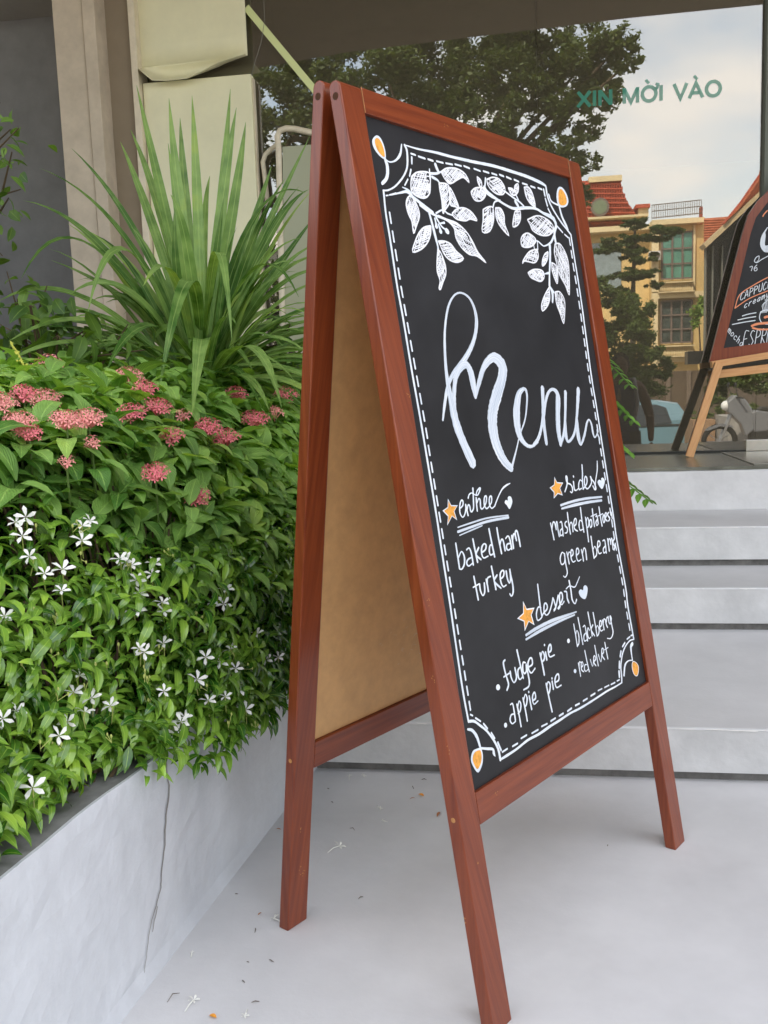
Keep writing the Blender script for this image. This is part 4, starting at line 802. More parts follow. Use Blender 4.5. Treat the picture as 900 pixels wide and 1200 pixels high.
# ---- chalk drawing
def catmull(P, k):
    P = np.array(P, float); n = len(P)
    if n == 2: 
        t = np.linspace(0, 1, 3)[:, None]; return P[0] * (1 - t) + P[1] * t
    Q = np.vstack([2 * P[0] - P[1], P, 2 * P[-1] - P[-2]]); out_ = []
    for i in range(1, n):
        p0, p1, p2, p3 = Q[i - 1], Q[i], Q[i + 1], Q[i + 2]
        for t in np.arange(k) / k: out_.append(.5 * ((2 * p1) + (-p0 + p2) * t + (2 * p0 - 5 * p1 + 4 * p2 - p3) * t * t + (-p0 + 3 * p1 - 3 * p2 + p3) * t ** 3))
    out_.append(P[-1]); return np.array(out_)
cnt = [0]
def chalk_ribbon(b, P3, point, k=6, caps=True, scale=1.0, hmin=.25):
    """P3: rows of (u, v, width) in mm; point(u, v, h) gives the place h mm proud of the board"""
    C_ = catmull(P3, k); n = len(C_); cnt[0] += 1; h0 = hmin + (cnt[0] % 45) * .012
    T_ = np.gradient(C_[:, :2], axis=0); T_ /= np.linalg.norm(T_, axis=1)[:, None] + 1e-9; N_ = np.stack([-T_[:, 1], T_[:, 0]], 1)
    w_ = np.clip(C_[:, 2], .6, None) / 2 * scale; vs = []; uv = []; dist = 0; r = random.random() * 9
    rows = []
    if caps: rows.append((C_[0, :2] - T_[0] * w_[0] * .7, N_[0], w_[0] * .45, 0))
    for i in range(n):
        if i: dist += np.linalg.norm(C_[i, :2] - C_[i - 1, :2]) / 1000
        rows.append((C_[i, :2], N_[i], w_[i] * random.uniform(.93, 1.07), dist))
    if caps: rows.append((C_[-1, :2] + T_[-1] * w_[-1] * .7, N_[-1], w_[-1] * .45, dist))
    for i, (c, nn, ww, ds) in enumerate(rows):
        h = h0 + .10 * i / len(rows)
        for s_, u_ in ((-1, 0), (1, 1)):
            q = c + nn * ww * s_; vs.append(point(q[0], q[1], h)); uv.append((u_ * .35 + r, ds + r))
    b.add(vs, [(2 * i, 2 * i + 1, 2 * i + 3, 2 * i + 2) for i in range(len(rows) - 1)], uv)
def fpoint(u, v, h): return fp(u / 1000, v / 1000, .008 - h / 1000)
nums = lambda s: [float(x) for x in s.split()]
groups = {}
for kind, s_ in STROKES:
    v = nums(s_); P3 = [v[i:i + 3] for i in range(0, len(v), 3)]
    b = groups.setdefault(kind, MB()); chalk_ribbon(b, P3, fpoint, 4 if kind[:4] in ('text', 'stem') else 7, scale=.86 if kind[:4] == 'text' else 1.0)
names_ = dict(border='border_line', dash='dashed_line', orn='corner_ornament', stem='leaf_stems', menu='menu_lettering', text='dish_lettering', under='underline')
for k, b in groups.items():
    o_ = b.build(names_[k.split(':')[0]], M_chalkb if k.split(':')[0] in ('menu', 'under') else M_chalk, cb)
    if k in ('dash', 'stem', 'border'): o_['kind'] = 'stuff'
def poly_fill(b, P2, point, h, k=3):
    P = np.array(P2 + [P2[0]], float); n = len(P2); Q = []
    for i in range(n):
        p0, p1, p2, p3 = P[(i - 1) % n], P[i], P[(i + 1) % n], P[(i + 2) % n]
        for t in np.arange(k) / k: Q.append(.5 * ((2 * p1) + (-p0 + p2) * t + (2 * p0 - 5 * p1 + 4 * p2 - p3) * t * t + (-p0 + 3 * p1 - 3 * p2 + p3) * t ** 3))
    b.add([point(q[0], q[1], h) for q in Q], [tuple(range(len(Q)))], [(q[0] / 1000, q[1] / 1000) for q in Q])
star_ = None; prev = None
for kind, s_ in POLYS:
    v = nums(s_); P2 = [v[i:i + 2] for i in range(0, len(v), 2)]; bb = MB(); A = np.array(P2); sz = A.max(0) - A.min(0)
    isstar = (len(P2) == 10 and sz[0] > 40); nm = 'star' if isstar else ('bullet' if sz.max() < 30 else ('ornament_drop' if sz[1] > 50 and len(P2) < 10 else 'heart'))
    poly_fill(bb, P2, fpoint, .9 if kind == 'white' else 1.1, 1 if isstar else 3)
    bb.build(nm if kind == 'white' else nm + '_fill', M_chalk if kind == 'white' else M_orange, cb)
def hatch_leaf(b, P2, point, dens=1.0, w=2.2):
    P = np.array(P2, float); c = P.mean(0); A = P - c; ev, evec = np.linalg.eigh(A.T @ A); ax = evec[:, 1]; ay = evec[:, 0]
    a0 = math.radians(random.uniform(18, 35)) * random.choice((-1, 1)); dirs = (ax * math.cos(a0) + ay * math.sin(a0), ax * math.cos(a0) - ay * math.sin(a0))
    closed = np.vstack([P, P[:1]])
    chalk_ribbon(b, [(q[0], q[1], w * 1.5) for q in closed], point, 3, False, hmin=.3)
    smp = catmull([(q[0], q[1], 0) for q in closed], 3)[:, :2]
    for side in (0, 1):
        dr = dirs[side]; nr = np.array([-dr[1], dr[0]]); pr = smp @ nr
        o_ = pr.min() + random.uniform(.5, 2)
        while o_ < pr.max():
            xs = []
            for i in range(len(smp) - 1):
                d1_, d2_ = smp[i] @ nr - o_, smp[i + 1] @ nr - o_
                if d1_ * d2_ < 0:
                    t = d1_ / (d1_ - d2_); xs.append((smp[i] + (smp[i + 1] - smp[i]) * t) @ dr)
            xs.sort()
            for i in range(0, len(xs) - 1, 2):
                L = xs[i + 1] - xs[i]
                if L < 4: continue
                q0 = dr * xs[i] + nr * o_; q1 = dr * xs[i + 1] + nr * o_
                side0 = ((q0 - c) @ ay); 
                if random.random() < .12: continue
                tA, tB = (0, random.uniform(.55, 1)) if random.random() < .5 else (random.uniform(0, .45), 1)
                a_, c_ = q0 + (q1 - q0) * tA, q0 + (q1 - q0) * tB
                mid = (a_ + c_) / 2 + nr * random.uniform(-1, 1)
                chalk_ribbon(b, [(a_[0], a_[1], w), (mid[0], mid[1], w * random.uniform(.8, 1.3)), (c_[0], c_[1], w * .7)], point, 2, False)
            o_ += random.uniform(2.9, 4.9) / dens
for s_ in CHALK_LEAVES:
    b = MB(); v = nums(s_); hatch_leaf(b, [v[i:i + 2] for i in range(0, len(v), 2)], fpoint, 1.3, 2.1); b.build('chalk_leaf', M_hatch, cb)['kind'] = 'stuff'

# faint wiped smudges
b = MB()
# ------------------------------------------------------------------ the second board on its easel
BY = 5.12
es = thing('easel', 'pale pine easel on the ledge holding the arched coffee board', 'easel', (1.25, 4.95, .69))
sbd = thing('coffee_board', 'arch-topped chalkboard in a red-brown frame with coffee lettering, standing on the pine easel', 'chalkboard', (1.42, BY, 1.2))
def XZ(px, py): p_ = at(px, py, BY); return (p_[0], p_[2])
outer = [XZ(*q) for q in ((831.5, 424.5), (850, 352), (870, 274.3), (877, 251.5), (887.5, 235.8), (900, 223.5))]
inner = [XZ(*q) for q in ((848, 408), (863, 344), (879.6, 274), (885.8, 255), (892.8, 246), (900, 236.5))]
CX = 1.44; A0 = math.radians(5.5)                # board centre line; it hangs slightly askew
for dx, dz in ((.05, .055), (.12, .10), (CX - outer[5][0], .125)): outer.append((outer[5][0] + dx, outer[5][1] + dz))
for dx, dz in ((.05, .055), (.12, .098), (CX - inner[5][0], .122)): inner.append((inner[5][0] + dx, inner[5][1] + dz))
def sym(P):
    r_ = []
    for x, z in reversed(P[:-1]):                # mirrored half, turned by the board's small skew
        d_ = CX - x; r_.append((CX + d_, z + 2 * d_ * math.tan(A0) * (1 if z < 1.5 else .6)))
    return P + r_
OU, IN = sym(outer), sym(inner); n = len(OU)
b = MB(); th_ = .028
V = [(x, BY, z) for x, z in OU] + [(x, BY, z) for x, z in IN] + [(x, BY + th_, z) for x, z in OU] + [(x, BY + th_, z) for x, z in IN]
F = []
for i in range(n):
    j = (i + 1) % n
    F += [(i, i + n, j + n, j), (i + 2 * n, j + 2 * n, j + 3 * n, i + 3 * n), (i, j, j + 2 * n, i + 2 * n), (i + n, i + 3 * n, j + 3 * n, j + n)]
b.add(V, [f[::-1] for f in F], [(x * 1.0 + y, z) for x, y, z in V]); fr = b.build('frame', M_wood, sbd)
b = MB(); b.prism([(x, BY + th_ + .001, z) for x, z in OU], (0, .006, 0)); b.build('rear_cover', M_black, sbd)
b = MB(); b.prism([(x, BY + .009, z) for x, z in IN], (0, .006, 0)); cb2 = b.build('chalkboard', M_black, sbd)
P0 = np.array([0., BY + .009, 0.])
def bpt(u, v, h): return (u / 1000, BY + .009 - h / 1000, v / 1000)
def s2(pts, w_, b, k=4):                         # traced in the zoomed photograph: 5.714 px per px from (800, 220)
    P3 = []
    for q in pts:
        x, z = XZ(800 + q[0] / 5.714, 220 + q[1] / 5.714); P3.append((x * 1000, z * 1000, w_))
    chalk_ribbon(b, P3, bpt, k)
bw, bo = MB(), MB()
# lettering: simple pen strokes on a unit box, placed along the board
GLY = {'C': [[(.9, .85), (.5, 1), (.1, .6), (.15, .15), (.5, 0), (.9, .15)]], 'A': [[(0, 0), (.45, 1), (.9, 0)], [(.2, .35), (.75, .35)]], 'P': [[(.1, 0), (.1, 1)], [(.1, 1), (.8, .85), (.75, .55), (.1, .45)]],
 'U': [[(.1, 1), (.12, .2), (.5, 0), (.85, .2), (.9, 1)]], 'I': [[(.4, 0), (.4, 1)]], 'N': [[(.1, 0), (.1, 1)], [(.1, 1), (.85, 0)], [(.85, 0), (.85, 1)]], 'O': [[(.5, 1), (.1, .7), (.1, .25), (.5, 0), (.9, .3), (.9, .75), (.5, 1)]],
 'E': [[(.8, 1), (.1, 1), (.1, 0), (.8, 0)], [(.1, .5), (.65, .52)]], 'S': [[(.8, .9), (.4, 1), (.1, .75), (.45, .5), (.8, .25), (.4, 0), (.05, .12)]], 'R': [[(.1, 0), (.1, 1)], [(.1, 1), (.8, .85), (.7, .55), (.1, .48), (.85, 0)]],
 'c': [[(.8, .5), (.4, .6), (.1, .3), (.35, 0), (.8, .1)]], 'r': [[(.15, .6), (.2, 0)], [(.2, .4), (.5, .6), (.8, .55)]], 'e': [[(.15, .3), (.7, .38), (.6, .58), (.3, .6), (.1, .3), (.35, 0), (.85, .12)]],
 'a': [[(.75, .5), (.4, .6), (.1, .3), (.3, 0), (.7, .2), (.75, .6), (.78, 0)]], 'm': [[(.05, .6), (.1, 0)], [(.1, .45), (.3, .6), (.42, .45), (.45, 0)], [(.45, .45), (.65, .6), (.82, .45), (.88, 0)]],
 'y': [[(.1, .6), (.25, .1), (.6, .05)], [(.7, .6), (.65, 0), (.4, -.4), (.1, -.3)]], 'o': [[(.4, .6), (.1, .35), (.3, 0), (.7, .15), (.75, .5), (.4, .6)]], 'h': [[(.1, 1), (.12, 0)], [(.12, .4), (.4, .6), (.65, .45), (.7, 0)]],
 'd': [[(.8, 1), (.8, 0)], [(.78, .45), (.4, .6), (.1, .3), (.35, 0), (.78, .15)]], 't': [[(.4, .95), (.42, 0), (.7, .05)], [(.1, .65), (.75, .68)]]}
def word(b, txt, p, adv, up, w_, bend=0):        # p, adv, up in zoomed px
    p = np.array(p, float); adv = np.array(adv, float); up = np.array(up, float)
    for i, c in enumerate(txt):
        o_ = p + adv * i + up * bend * i * i
        for st in GLY.get(c, []): s2([tuple(o_ + adv * .85 * x + up * y) for x, y in st], w_, b, 3)
word(bw, 'CAPPUCCINO', (385, 757), (31, -16.5), (7, -52), 3.4, -.012)
word(bw, 'creamy', (410, 808), (29, -14), (14, -46), 3.2)
word(bw, 'ESPRESSO', (402, 1066), (40, -7), (17, -102), 3.6)
word(bw, 'mocha', (300, 962), (20, 22), (23, -38), 3.4)
s2([(352, 806), (385, 715), (480, 650), (571, 600), (650, 565), (760, 530)], 5, bo); s2([(352, 806), (450, 740), (571, 690), (650, 655), (760, 620)], 5, bo)
for q in (((335, 915), (410, 900), (488, 888)), ((372, 885), (430, 872), (492, 862)), ((402, 858), (440, 846), (494, 836))): s2(q, 5, bw)
s2([(512, 455), (495, 465), (483, 490), (500, 500), (530, 480), (571, 458), (640, 420)], 4, bw); s2([(515, 455), (512, 480), (495, 500)], 3, bw)
s2([(452, 530), (470, 525), (462, 555)], 3.5, bw); s2([(500, 515), (482, 535), (485, 555), (500, 550), (498, 533), (485, 540)], 3.5, bw)
for k in range(6): s2([(571 - 4 * k, 265 + 6 * k), (535 + 4 * k, 320), (525 + 5 * k, 380), (545 + 4 * k, 420 - 6 * k), (571, 428 - 8 * k), (640, 425 - 8 * k)], 5, bw)
s2([(540, 190), (548, 175), (571, 150)], 6, bo)
s2([(525, 830), (517, 870), (535, 905), (580, 912), (620, 895), (628, 850), (615, 825), (560, 818), (525, 830)], 4.5, bw)
for k in range(5): s2([(528 + 9 * k, 838 - k), (540 + 9 * k, 815 - 3 * k), (535 + 10 * k, 790 - 8 * k), (548 + 8 * k, 770 - 8 * k)], 3.2, bw)
s2([(465, 925), (500, 912), (560, 905), (640, 900)], 12, bo); s2([(470, 938), (520, 948), (600, 945), (660, 925)], 9, bo); s2([(552, 868), (571, 862), (590, 868)], 12, bo)
bw.build('white_lettering', M_chalk, cb2); bo.build('orange_marks', mat('salmon_marker', (.82, .30, .15), .6, .3), cb2)
# easel: two front legs, two ledge bars, rear leg
def bar(name, p, q, wx, wy, parent, m=M_pine):   # bar from p to q, wx wide in x/z plane, wy deep
    p = np.array(p, float); q = np.array(q, float); d_ = q - p; u_ = np.cross(d_ / np.linalg.norm(d_), (0, 1, 0)) * wx
    return MB().obox(p - u_ / 2 - np.array([0, wy / 2, 0]), d_, u_, (0, wy, 0)).build(name, m, parent, bevel=.002)
f0 = onz(808, 535.5, .6885); f0[1] = 5.0; tp = at(842, 428, 5.06); ex = (tp - f0)
bar('leg', f0, f0 + ex * 1.02, .040, .022, es); 
f1 = np.array([2 * CX - f0[0], 5.0, .6885]); bar('leg', f1, f1 + np.array([-ex[0], 0, ex[2]]) * 1.02, .040, .022, es)
a_ = at(833, 427.5, 5.10); a2 = at(900, 416.5, 5.10); dr_ = (a2 - a_) * 8.6 / 1.0
bar('ledge_bar', a_, a_ + dr_ * 1.0, .034, .05, es)
a_ = at(841, 438.5, 5.12); a2 = at(900, 431.5, 5.12); bar('cross_bar', a_, a_ + (a2 - a_) * 8.6, .042, .02, es)
bar('rear_strip', f0 + np.array([0, .0165, 0]), f0 + ex * 1.02 + np.array([0, .0165, 0]), .042, .008, es, M_black)  # added black strip, painting in the unlit back of the leg
bar('rear_leg', (CX, 5.21, .6885), (CX, 5.19, 2.1), .035, .02, es); bar('upright', (CX, 5.16, 1.3), (CX, 5.17, 2.25), .04, .018, es)
# ------------------------------------------------------------------ planting
M_jas = leafmat('jasmine_leaf', (.035, .125, .012), (.29, .50, .065), .22, trans=.2, spec=.75)
M_jas_in = leafmat('inner_leaf', (.02, .055, .01), (.055, .12, .02), .45, trans=.25)
M_pen = leafmat('pentas_leaf', (.08, .21, .035), (.33, .56, .13), .36, veins=9, trans=.28)
M_strap = leafmat('strap_leaf', (.07, .17, .03), (.30, .46, .13), .27, stripes=5, trans=.3)
M_vine = leafmat('vine_leaf', (.05, .11, .02), (.16, .28, .05), .45, trans=.35)
M_fern = leafmat('fern_leaf', (.09, .2, .03), (.2, .4, .08), .45, trans=.35)
M_stem = mat('green_stem', (.09, .15, .035), .6, .3, var=.2, vscale=30)
M_twig = mat('brown_twig', (.10, .07, .04), .8, .2, var=.2, vscale=30)
M_white = mat('white_petal', (.82, .82, .76), .55, .3)
M_pink = mat('pink_petal', (.93, .22, .25), .55, .3, var=.25, vscale=90)
M_pink2 = mat('coral_petal', (.94, .33, .30), .55, .3, var=.25, vscale=90)
M_bud = mat('flower_bud', (.45, .50, .14), .5, .3)
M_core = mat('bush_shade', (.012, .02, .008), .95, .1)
def leafgeo(L, W, droop=.5, fold=.25, n=5, peak=.42, curl=0, wav=0):
    """leaf along +Y with its upper face to +Z: three columns folded at the midrib"""
    vs = []; uv = []
    y = z = 0; a = curl
    for i in range(n + 1):
        t = i / n; w_ = W / 2 * (math.sin(math.pi * t ** (math.log(.5) / math.log(peak))) ** .85 if 0 < t < 1 else 0.02)
        if i: y += L / n * math.cos(a); z += L / n * math.sin(a); a -= droop / n
        for s__, u in ((-1, 0), (0, .5), (1, 1)):
            vs.append((s__ * w_ * math.cos(fold), y, z + abs(s__) * w_ * math.sin(fold) + wav * math.sin(t * 14 + s__ * 2) * abs(s__))); uv.append((u, t))
    F = []
    for i in range(n):
        for c in (0, 1): F.append((i * 3 + c, i * 3 + c + 1, i * 3 + c + 4, i * 3 + c + 3))
    return np.array(vs), F, uv
def meshof(name, g, m, smooth=True):
    me = bpy.data.meshes.new(name); me.from_pydata(g[0].tolist(), [], g[1]); ul = me.uv_layers.new(name='UVMap'); li = np.zeros(len(me.loops), int); me.loops.foreach_get('vertex_index', li)
    ul.data.foreach_set('uv', np.array(g[2], dtype=np.float32)[li].ravel()); me.materials.append(m)
    if smooth: me.polygons.foreach_set('use_smooth', [True] * len(me.polygons))
    return me
def frame(p, d_, up_, s_=1.0):                   # matrix: +Y along d_, +Z towards up_
    y = np.array(d_, float); y /= np.linalg.norm(y); z = np.array(up_, float); z = z - y * (z @ y); nz_ = np.linalg.norm(z)
    if nz_ < 1e-4: z = np.cross(y, (1, 0, 0)); nz_ = np.linalg.norm(z)
    z /= nz_; x = np.cross(y, z); return Matrix(((x[0] * s_, y[0] * s_, z[0] * s_, p[0]), (x[1] * s_, y[1] * s_, z[1] * s_, p[1]), (x[2] * s_, y[2] * s_, z[2] * s_, p[2]), (0, 0, 0, 1)))
class Plant:
    """collects leaves; the nearest 290 become leaf parts, the rest one stuff part"""
    def __init__(s, name, label, cat, loc, group=None): s.o = thing(name, label, cat, loc, group); s.b = np.array(loc, float); s.leaves = []
    def leaf(s, me, g, M):
        A = np.array(M); v = g[0][::2] @ A[:3, :3].T + A[:3, 3]; q = (v - PA) @ PN     # no leaf grows through the wall
        if np.any((q > -.012) & (q < .112) & (v[:, 2] < PT + .002)): return
        s.leaves.append((me, g, M))
    def inst(s, name, me, M, parent=None):
        o = bpy.data.objects.new(name, me); COL.objects.link(o); o.parent = parent or s.o; o.matrix_local = Matrix.Translation(-Vector(s.b)) @ M; return o
    def finish(s, m, maxn=285, name='leaf'):
        def key(l): p_ = np.array(l[2].translation); return np.linalg.norm(p_ - CAMP) + (0 if vis(p_) else 50)
        s.leaves.sort(key=key)
        for me, g, M in s.leaves[:maxn]: s.inst(name, me, M)
        rest = s.leaves[maxn:]
        if rest:
            V_ = []; F_ = []; U_ = []; k = 0
            for me, g, M in rest:
                A = np.array(M); v = g[0] @ A[:3, :3].T + A[:3, 3]; V_.append(v); F_ += [tuple(i + k for i in f) for f in g[1]]; U_ += list(g[2]); k += len(v)
            me = meshof('foliage', (np.vstack(V_) - s.b, F_, U_), m); o = bpy.data.objects.new('foliage', me); COL.objects.link(o); o.parent = s.o; o['kind'] = 'stuff'
def proj(p_):
    d_ = np.array(p_) - CAMP; z = d_ @ FW; return 450 + FPX * (d_ @ RT) / z, 600 - FPX * (d_ @ UP) / z, z
def vis(p_): x, y, z = proj(p_); return z > .1 and -20 < x < 375 and 80 < y < 980
JV = [leafgeo(.057 * k, .018 * w_, dr, .30, 5, .46) for k, w_, dr in ((1, 1, 1.3), (1.1, .95, 1.7), (.85, 1, .9), (1.15, 1.05, 2.1))]; JM = [meshof('jasmine_leaf', g, M_jas) for g in JV]
PV = [leafgeo(.096 * k, .043 * w_, dr, .22, 6, .42, wav=.0014) for k, w_, dr in ((1, 1, .9), (1.15, .95, 1.3), (.8, 1, .6), (1.05, 1.1, 1.5))]; PM = [meshof('pentas_leaf', g, M_pen) for g in PV]
# envelope of the hedge: height above the bed for a distance q behind the wall face
def env(q, dd):
    q0 = float(np.interp(dd, [-.8, .1, .3, .5, .9, 1.3, 3], [-.04, -.03, .02, .06, .06, .03, .02])); bump_ = .035 * math.sin(dd * 9.1) * math.sin(q * 17 + dd * 3) + .02 * math.sin(dd * 23 + q * 11)
    t = (q + q0) / .17
    hi = .76 + .02 * dd
    return PT - .035 + hi * (1 - math.exp(-max(0, t))) + bump_ * min(1, max(0, t))
def split_y(px): return float(np.interp(px, [-60, 0, 110, 180, 240, 345], [590, 600, 605, 640, 665, 690]))
def hedge_hit(px, py):
    d_ = ray(px, py); d_ = d_ / np.linalg.norm(d_)
    for k in np.arange(.9, 6, .012):
        p_ = CAMP + d_ * k; r_ = p_ - PA; q = r_ @ PN; dd = r_ @ PD
        if q > -.07 and p_[2] < env(q, dd): return p_, q, dd
    return None
def env_n(q, dd):
    e_ = .02; dq = (env(q + e_, dd) - env(q - e_, dd)) / (2 * e_); return -PN * dq + Z3 * 1.0
Z3 = np.array([0, 0, 1.])
nj = 6; jas = []; pen = []
jl = ('nearest white-flowered shrub with small glossy leaves at the lower left corner', 'white-flowered glossy shrub second from the near end of the planter wall', 'white-flowered glossy shrub above the near part of the wall crack', 'white-flowered glossy shrub hanging over the wall just past the crack', 'white-flowered glossy shrub in the planter close to the board\'s rear leg', 'farthest white-flowered shrub, mostly hidden behind the menu board')
jb = [-9, .02, .32, .62, .95, 1.5, 99]
for i in range(nj): jas.append(Plant('jasmine_shrub', jl[i], 'shrub', tuple(pl((-.2, .17, .47, .78, 1.2, 1.9)[i], .12, .36)), 'white-flowered shrubs along the planter front'))
pl_l = ('pink-flowered shrub with broad veined leaves at the left edge of the photo', 'pink-flowered veined-leaf shrub below the strappy plant, centre of the bed', 'pink-flowered veined-leaf shrub with clusters just left of the board\'s rear leg', 'farthest pink-flowered shrub behind the menu board')
pb = [-9, .55, 1.05, 1.75, 99]
for i in range(4): pen.append(Plant('pentas_shrub', pl_l[i], 'shrub', tuple(pl((.2, .8, 1.4, 2.3)[i], .42, .36)), 'pink-flowered shrubs behind the white-flowered ones'))
def which(bins, dd):
    for i in range(len(bins) - 1):
        if bins[i] <= dd < bins[i + 1]: return i
rs = random.Random(11)
def rnd3(): return np.array([rs.gauss(0, 1), rs.gauss(0, 1), rs.gauss(0, 1)])
def sprig(p_, ax, plant, kind, n_, scale=1.0):
    ax = ax / np.linalg.norm(ax); a1 = np.cross(ax, (.3, .2, .9)); a1 /= np.linalg.norm(a1); a2 = np.cross(ax, a1); ph = rs.random() * 6.28
    for k in range(n_):
        if kind == 'j': az = ph + k * 2.4; el = .1 + .8 * rs.random() ** 1.3; back = k * .008
        else: az = ph + (k % 2) * math.pi + (k // 2) * 1.57 + rs.uniform(-.2, .2); el = .15 + .55 * rs.random() + .2 * (k < 2); back = (k // 2) * .022
        d_ = (a1 * math.cos(az) + a2 * math.sin(az)) * math.cos(el) + ax * math.sin(el)
        q_p = p_ - ax * back + d_ * .004; v = rs.randrange(4); G, Mm = (JV, JM) if kind == 'j' else (PV, PM)
        plant.leaf(Mm[v], G[v], frame(q_p, d_, ax + Z3 * .9 + rnd3() * .18, scale * rs.uniform(.7, 1.18)))
stems = {}
def surf_samples(n_, layer):
    c = 0
    while c < n_:
        dd = rs.uniform(-.75, 3.1); u = rs.random(); qs = -float(np.interp(dd, [-.8, .1, .3, .5, .9, 1.3, 3], [-.04, -.03, .02, .06, .06, .03, .02])); q = qs + (u ** 1.9) * .95
        z = env(q, dd); p_ = pl(dd, q, z); nn = env_n(q, dd); nn /= np.linalg.norm(nn)
        c += 1; yield p_ - nn * layer, q, dd, nn
for layer, cnt_ in ((0.0, 2700), (.045, 1100), (.10, 900)):
    for p_, q, dd, nn in surf_samples(cnt_, layer):
        x, y, z = proj(p_)
        p_ = p_ + rnd3() * .012
        if z < .25: continue
        jz = y > split_y(x) + rs.uniform(-14, 14)
        if not (-60 < x < 380) and layer > 0.04: continue
        ax = nn * .7 + Z3 * .65 + rnd3() * .25
        if jz:
            pt_ = jas[which(jb, dd)]; sprig(p_, ax, pt_, 'j', rs.choice((6, 7, 8)), .95)
        else:
            if rs.random() < (.5 if y < 520 else .22): continue
            pt_ = pen[which(pb, dd)]; sprig(p_, nn * .95 + Z3 * .55 + rnd3() * .25, pt_, 'p', rs.choice((6, 8)), 1.08)
# steeper front skirt of the white-flowered shrubs hanging over the wall edge
for k in range(900):
    dd = rs.uniform(-.7, 2.9); z = rs.uniform(PT - .055, PT + .34); q = -float(np.interp(dd, [-.8, .1, .3, .5, .9, 1.3, 3], [-.045, -.03, .02, .055, .05, .02, .02])) + (z - PT) * .12 + rs.uniform(-.01, .03)
    if z < PT + .02 and not (.5 < dd < .85 or dd > 1.3): continue
    p_ = pl(dd, q, z); x, y, zz = proj(p_)
    if zz < .3: continue
    sprig(p_, -PN * .9 + Z3 * .35 + rnd3() * .25, jas[which(jb, dd)], 'j', rs.choice((5, 6, 7)), .95)
for k in range(110):
    dd = rs.gauss(.68, .12); z = rs.uniform(PT - .06, PT + .12); sprig(pl(dd, -.055 + (z - PT) * .1 + rs.uniform(-.012, .03), z), -PN * .9 + Z3 * .25 + rnd3() * .25, jas[which(jb, dd)], 'j', 7, .95)
for k in range(150):
    dd = rs.uniform(.12, .95); z = PT + rs.uniform(.012, .10); sprig(pl(dd, rs.uniform(-.045, .06), z), -PN * .9 + Z3 * .45 + rnd3() * .25, jas[which(jb, dd)], 'j', 7, .95)
# near-black sheet painted as the inner shade so that nothing shows through, and stems
for i, P_ in enumerate(jas + pen):
    b = MB(); jz = i < nj; bins = jb if jz else pb; ii = i if jz else i - nj; lo_, hi_ = max(bins[ii], -.8), min(bins[ii + 1], 3.1); 
    for k in range(46):
        dd = rs.uniform(lo_, hi_); q = rs.uniform(.02, .3) if jz else rs.uniform(.25, .8); zt_ = env(q, dd) - .03; r0 = pl(lo_ + (hi_ - lo_) * .5 + rs.uniform(-.12, .12), (.1 if jz else .4) + rs.uniform(-.05, .05), .36)
        t_ = pl(dd, q, zt_); md_ = (r0 + t_) / 2 + rnd3() * .03 + PN * .02; b.tube([r0, md_, t_], [.006, .004, .0022], 4, False)
    b.build('branches', M_twig, P_.o)
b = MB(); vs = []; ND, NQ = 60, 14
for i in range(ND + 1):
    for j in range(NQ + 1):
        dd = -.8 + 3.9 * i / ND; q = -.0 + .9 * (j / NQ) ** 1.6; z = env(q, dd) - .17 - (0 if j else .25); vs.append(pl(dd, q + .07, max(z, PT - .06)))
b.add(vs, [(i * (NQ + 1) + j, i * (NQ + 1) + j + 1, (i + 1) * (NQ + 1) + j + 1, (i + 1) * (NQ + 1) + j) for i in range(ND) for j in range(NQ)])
tg = b.build('undergrowth', M_core); tg['kind'] = 'stuff'; tag(tg, 'dark shaded twiggy undergrowth deep inside the planter hedge', 'undergrowth')  # near-black sheet standing in for the shade inside the hedge
# white five-petalled pinwheel flowers where the photograph shows them
def pinwheel(R):
    vs = []; F = []; uv = []
    for k in range(5):
        a = 2 * math.pi * k / 5
        for (r_, w_, z) in ((.06, .22, .0), (.4, .34, .14), (.75, .25, .24), (1.0, .02, .16)):
            for s__ in (-1, 1):
                aa = a + s__ * w_ + .22 * r_; vs.append((R * r_ * math.cos(aa), R * r_ * math.sin(aa), R * z + (s__ * .05 * R if r_ > .2 else 0))); uv.append((.5, .5))
        o_ = k * 8
        for i in range(3): F.append((o_ + 2 * i, o_ + 2 * i + 1, o_ + 2 * i + 3, o_ + 2 * i + 2))
    return np.array(vs), F, uv
WM = [meshof('white_flower', pinwheel(R), M_white, False) for R in (.016, .018, .020)]
wf = [(18, 612), (26, 628), (30, 606), (96, 616), (105, 610), (96, 633), (34, 652), (52, 672), (73, 667), (72, 692), (5, 722), (140, 655), (154, 662), (148, 658), (160, 680), (164, 696), (190, 706), (192, 716), (163, 760), (169, 764), (191, 754), (93, 791), (86, 811), (99, 834), (79, 846), (69, 862), (38, 923), (19, 833), (3, 842), (206, 860), (216, 840), (212, 846), (231, 796), (192, 810), (250, 705), (264, 691), (262, 708), (300, 652), (290, 660), (308, 662), (301, 743), (270, 761), (258, 776), (241, 770), (244, 821), (264, 816), (281, 808), (288, 831), (326, 770), (311, 773), (276, 783), (129, 827), (107, 818), (158, 716), (180, 660), (178, 673)]
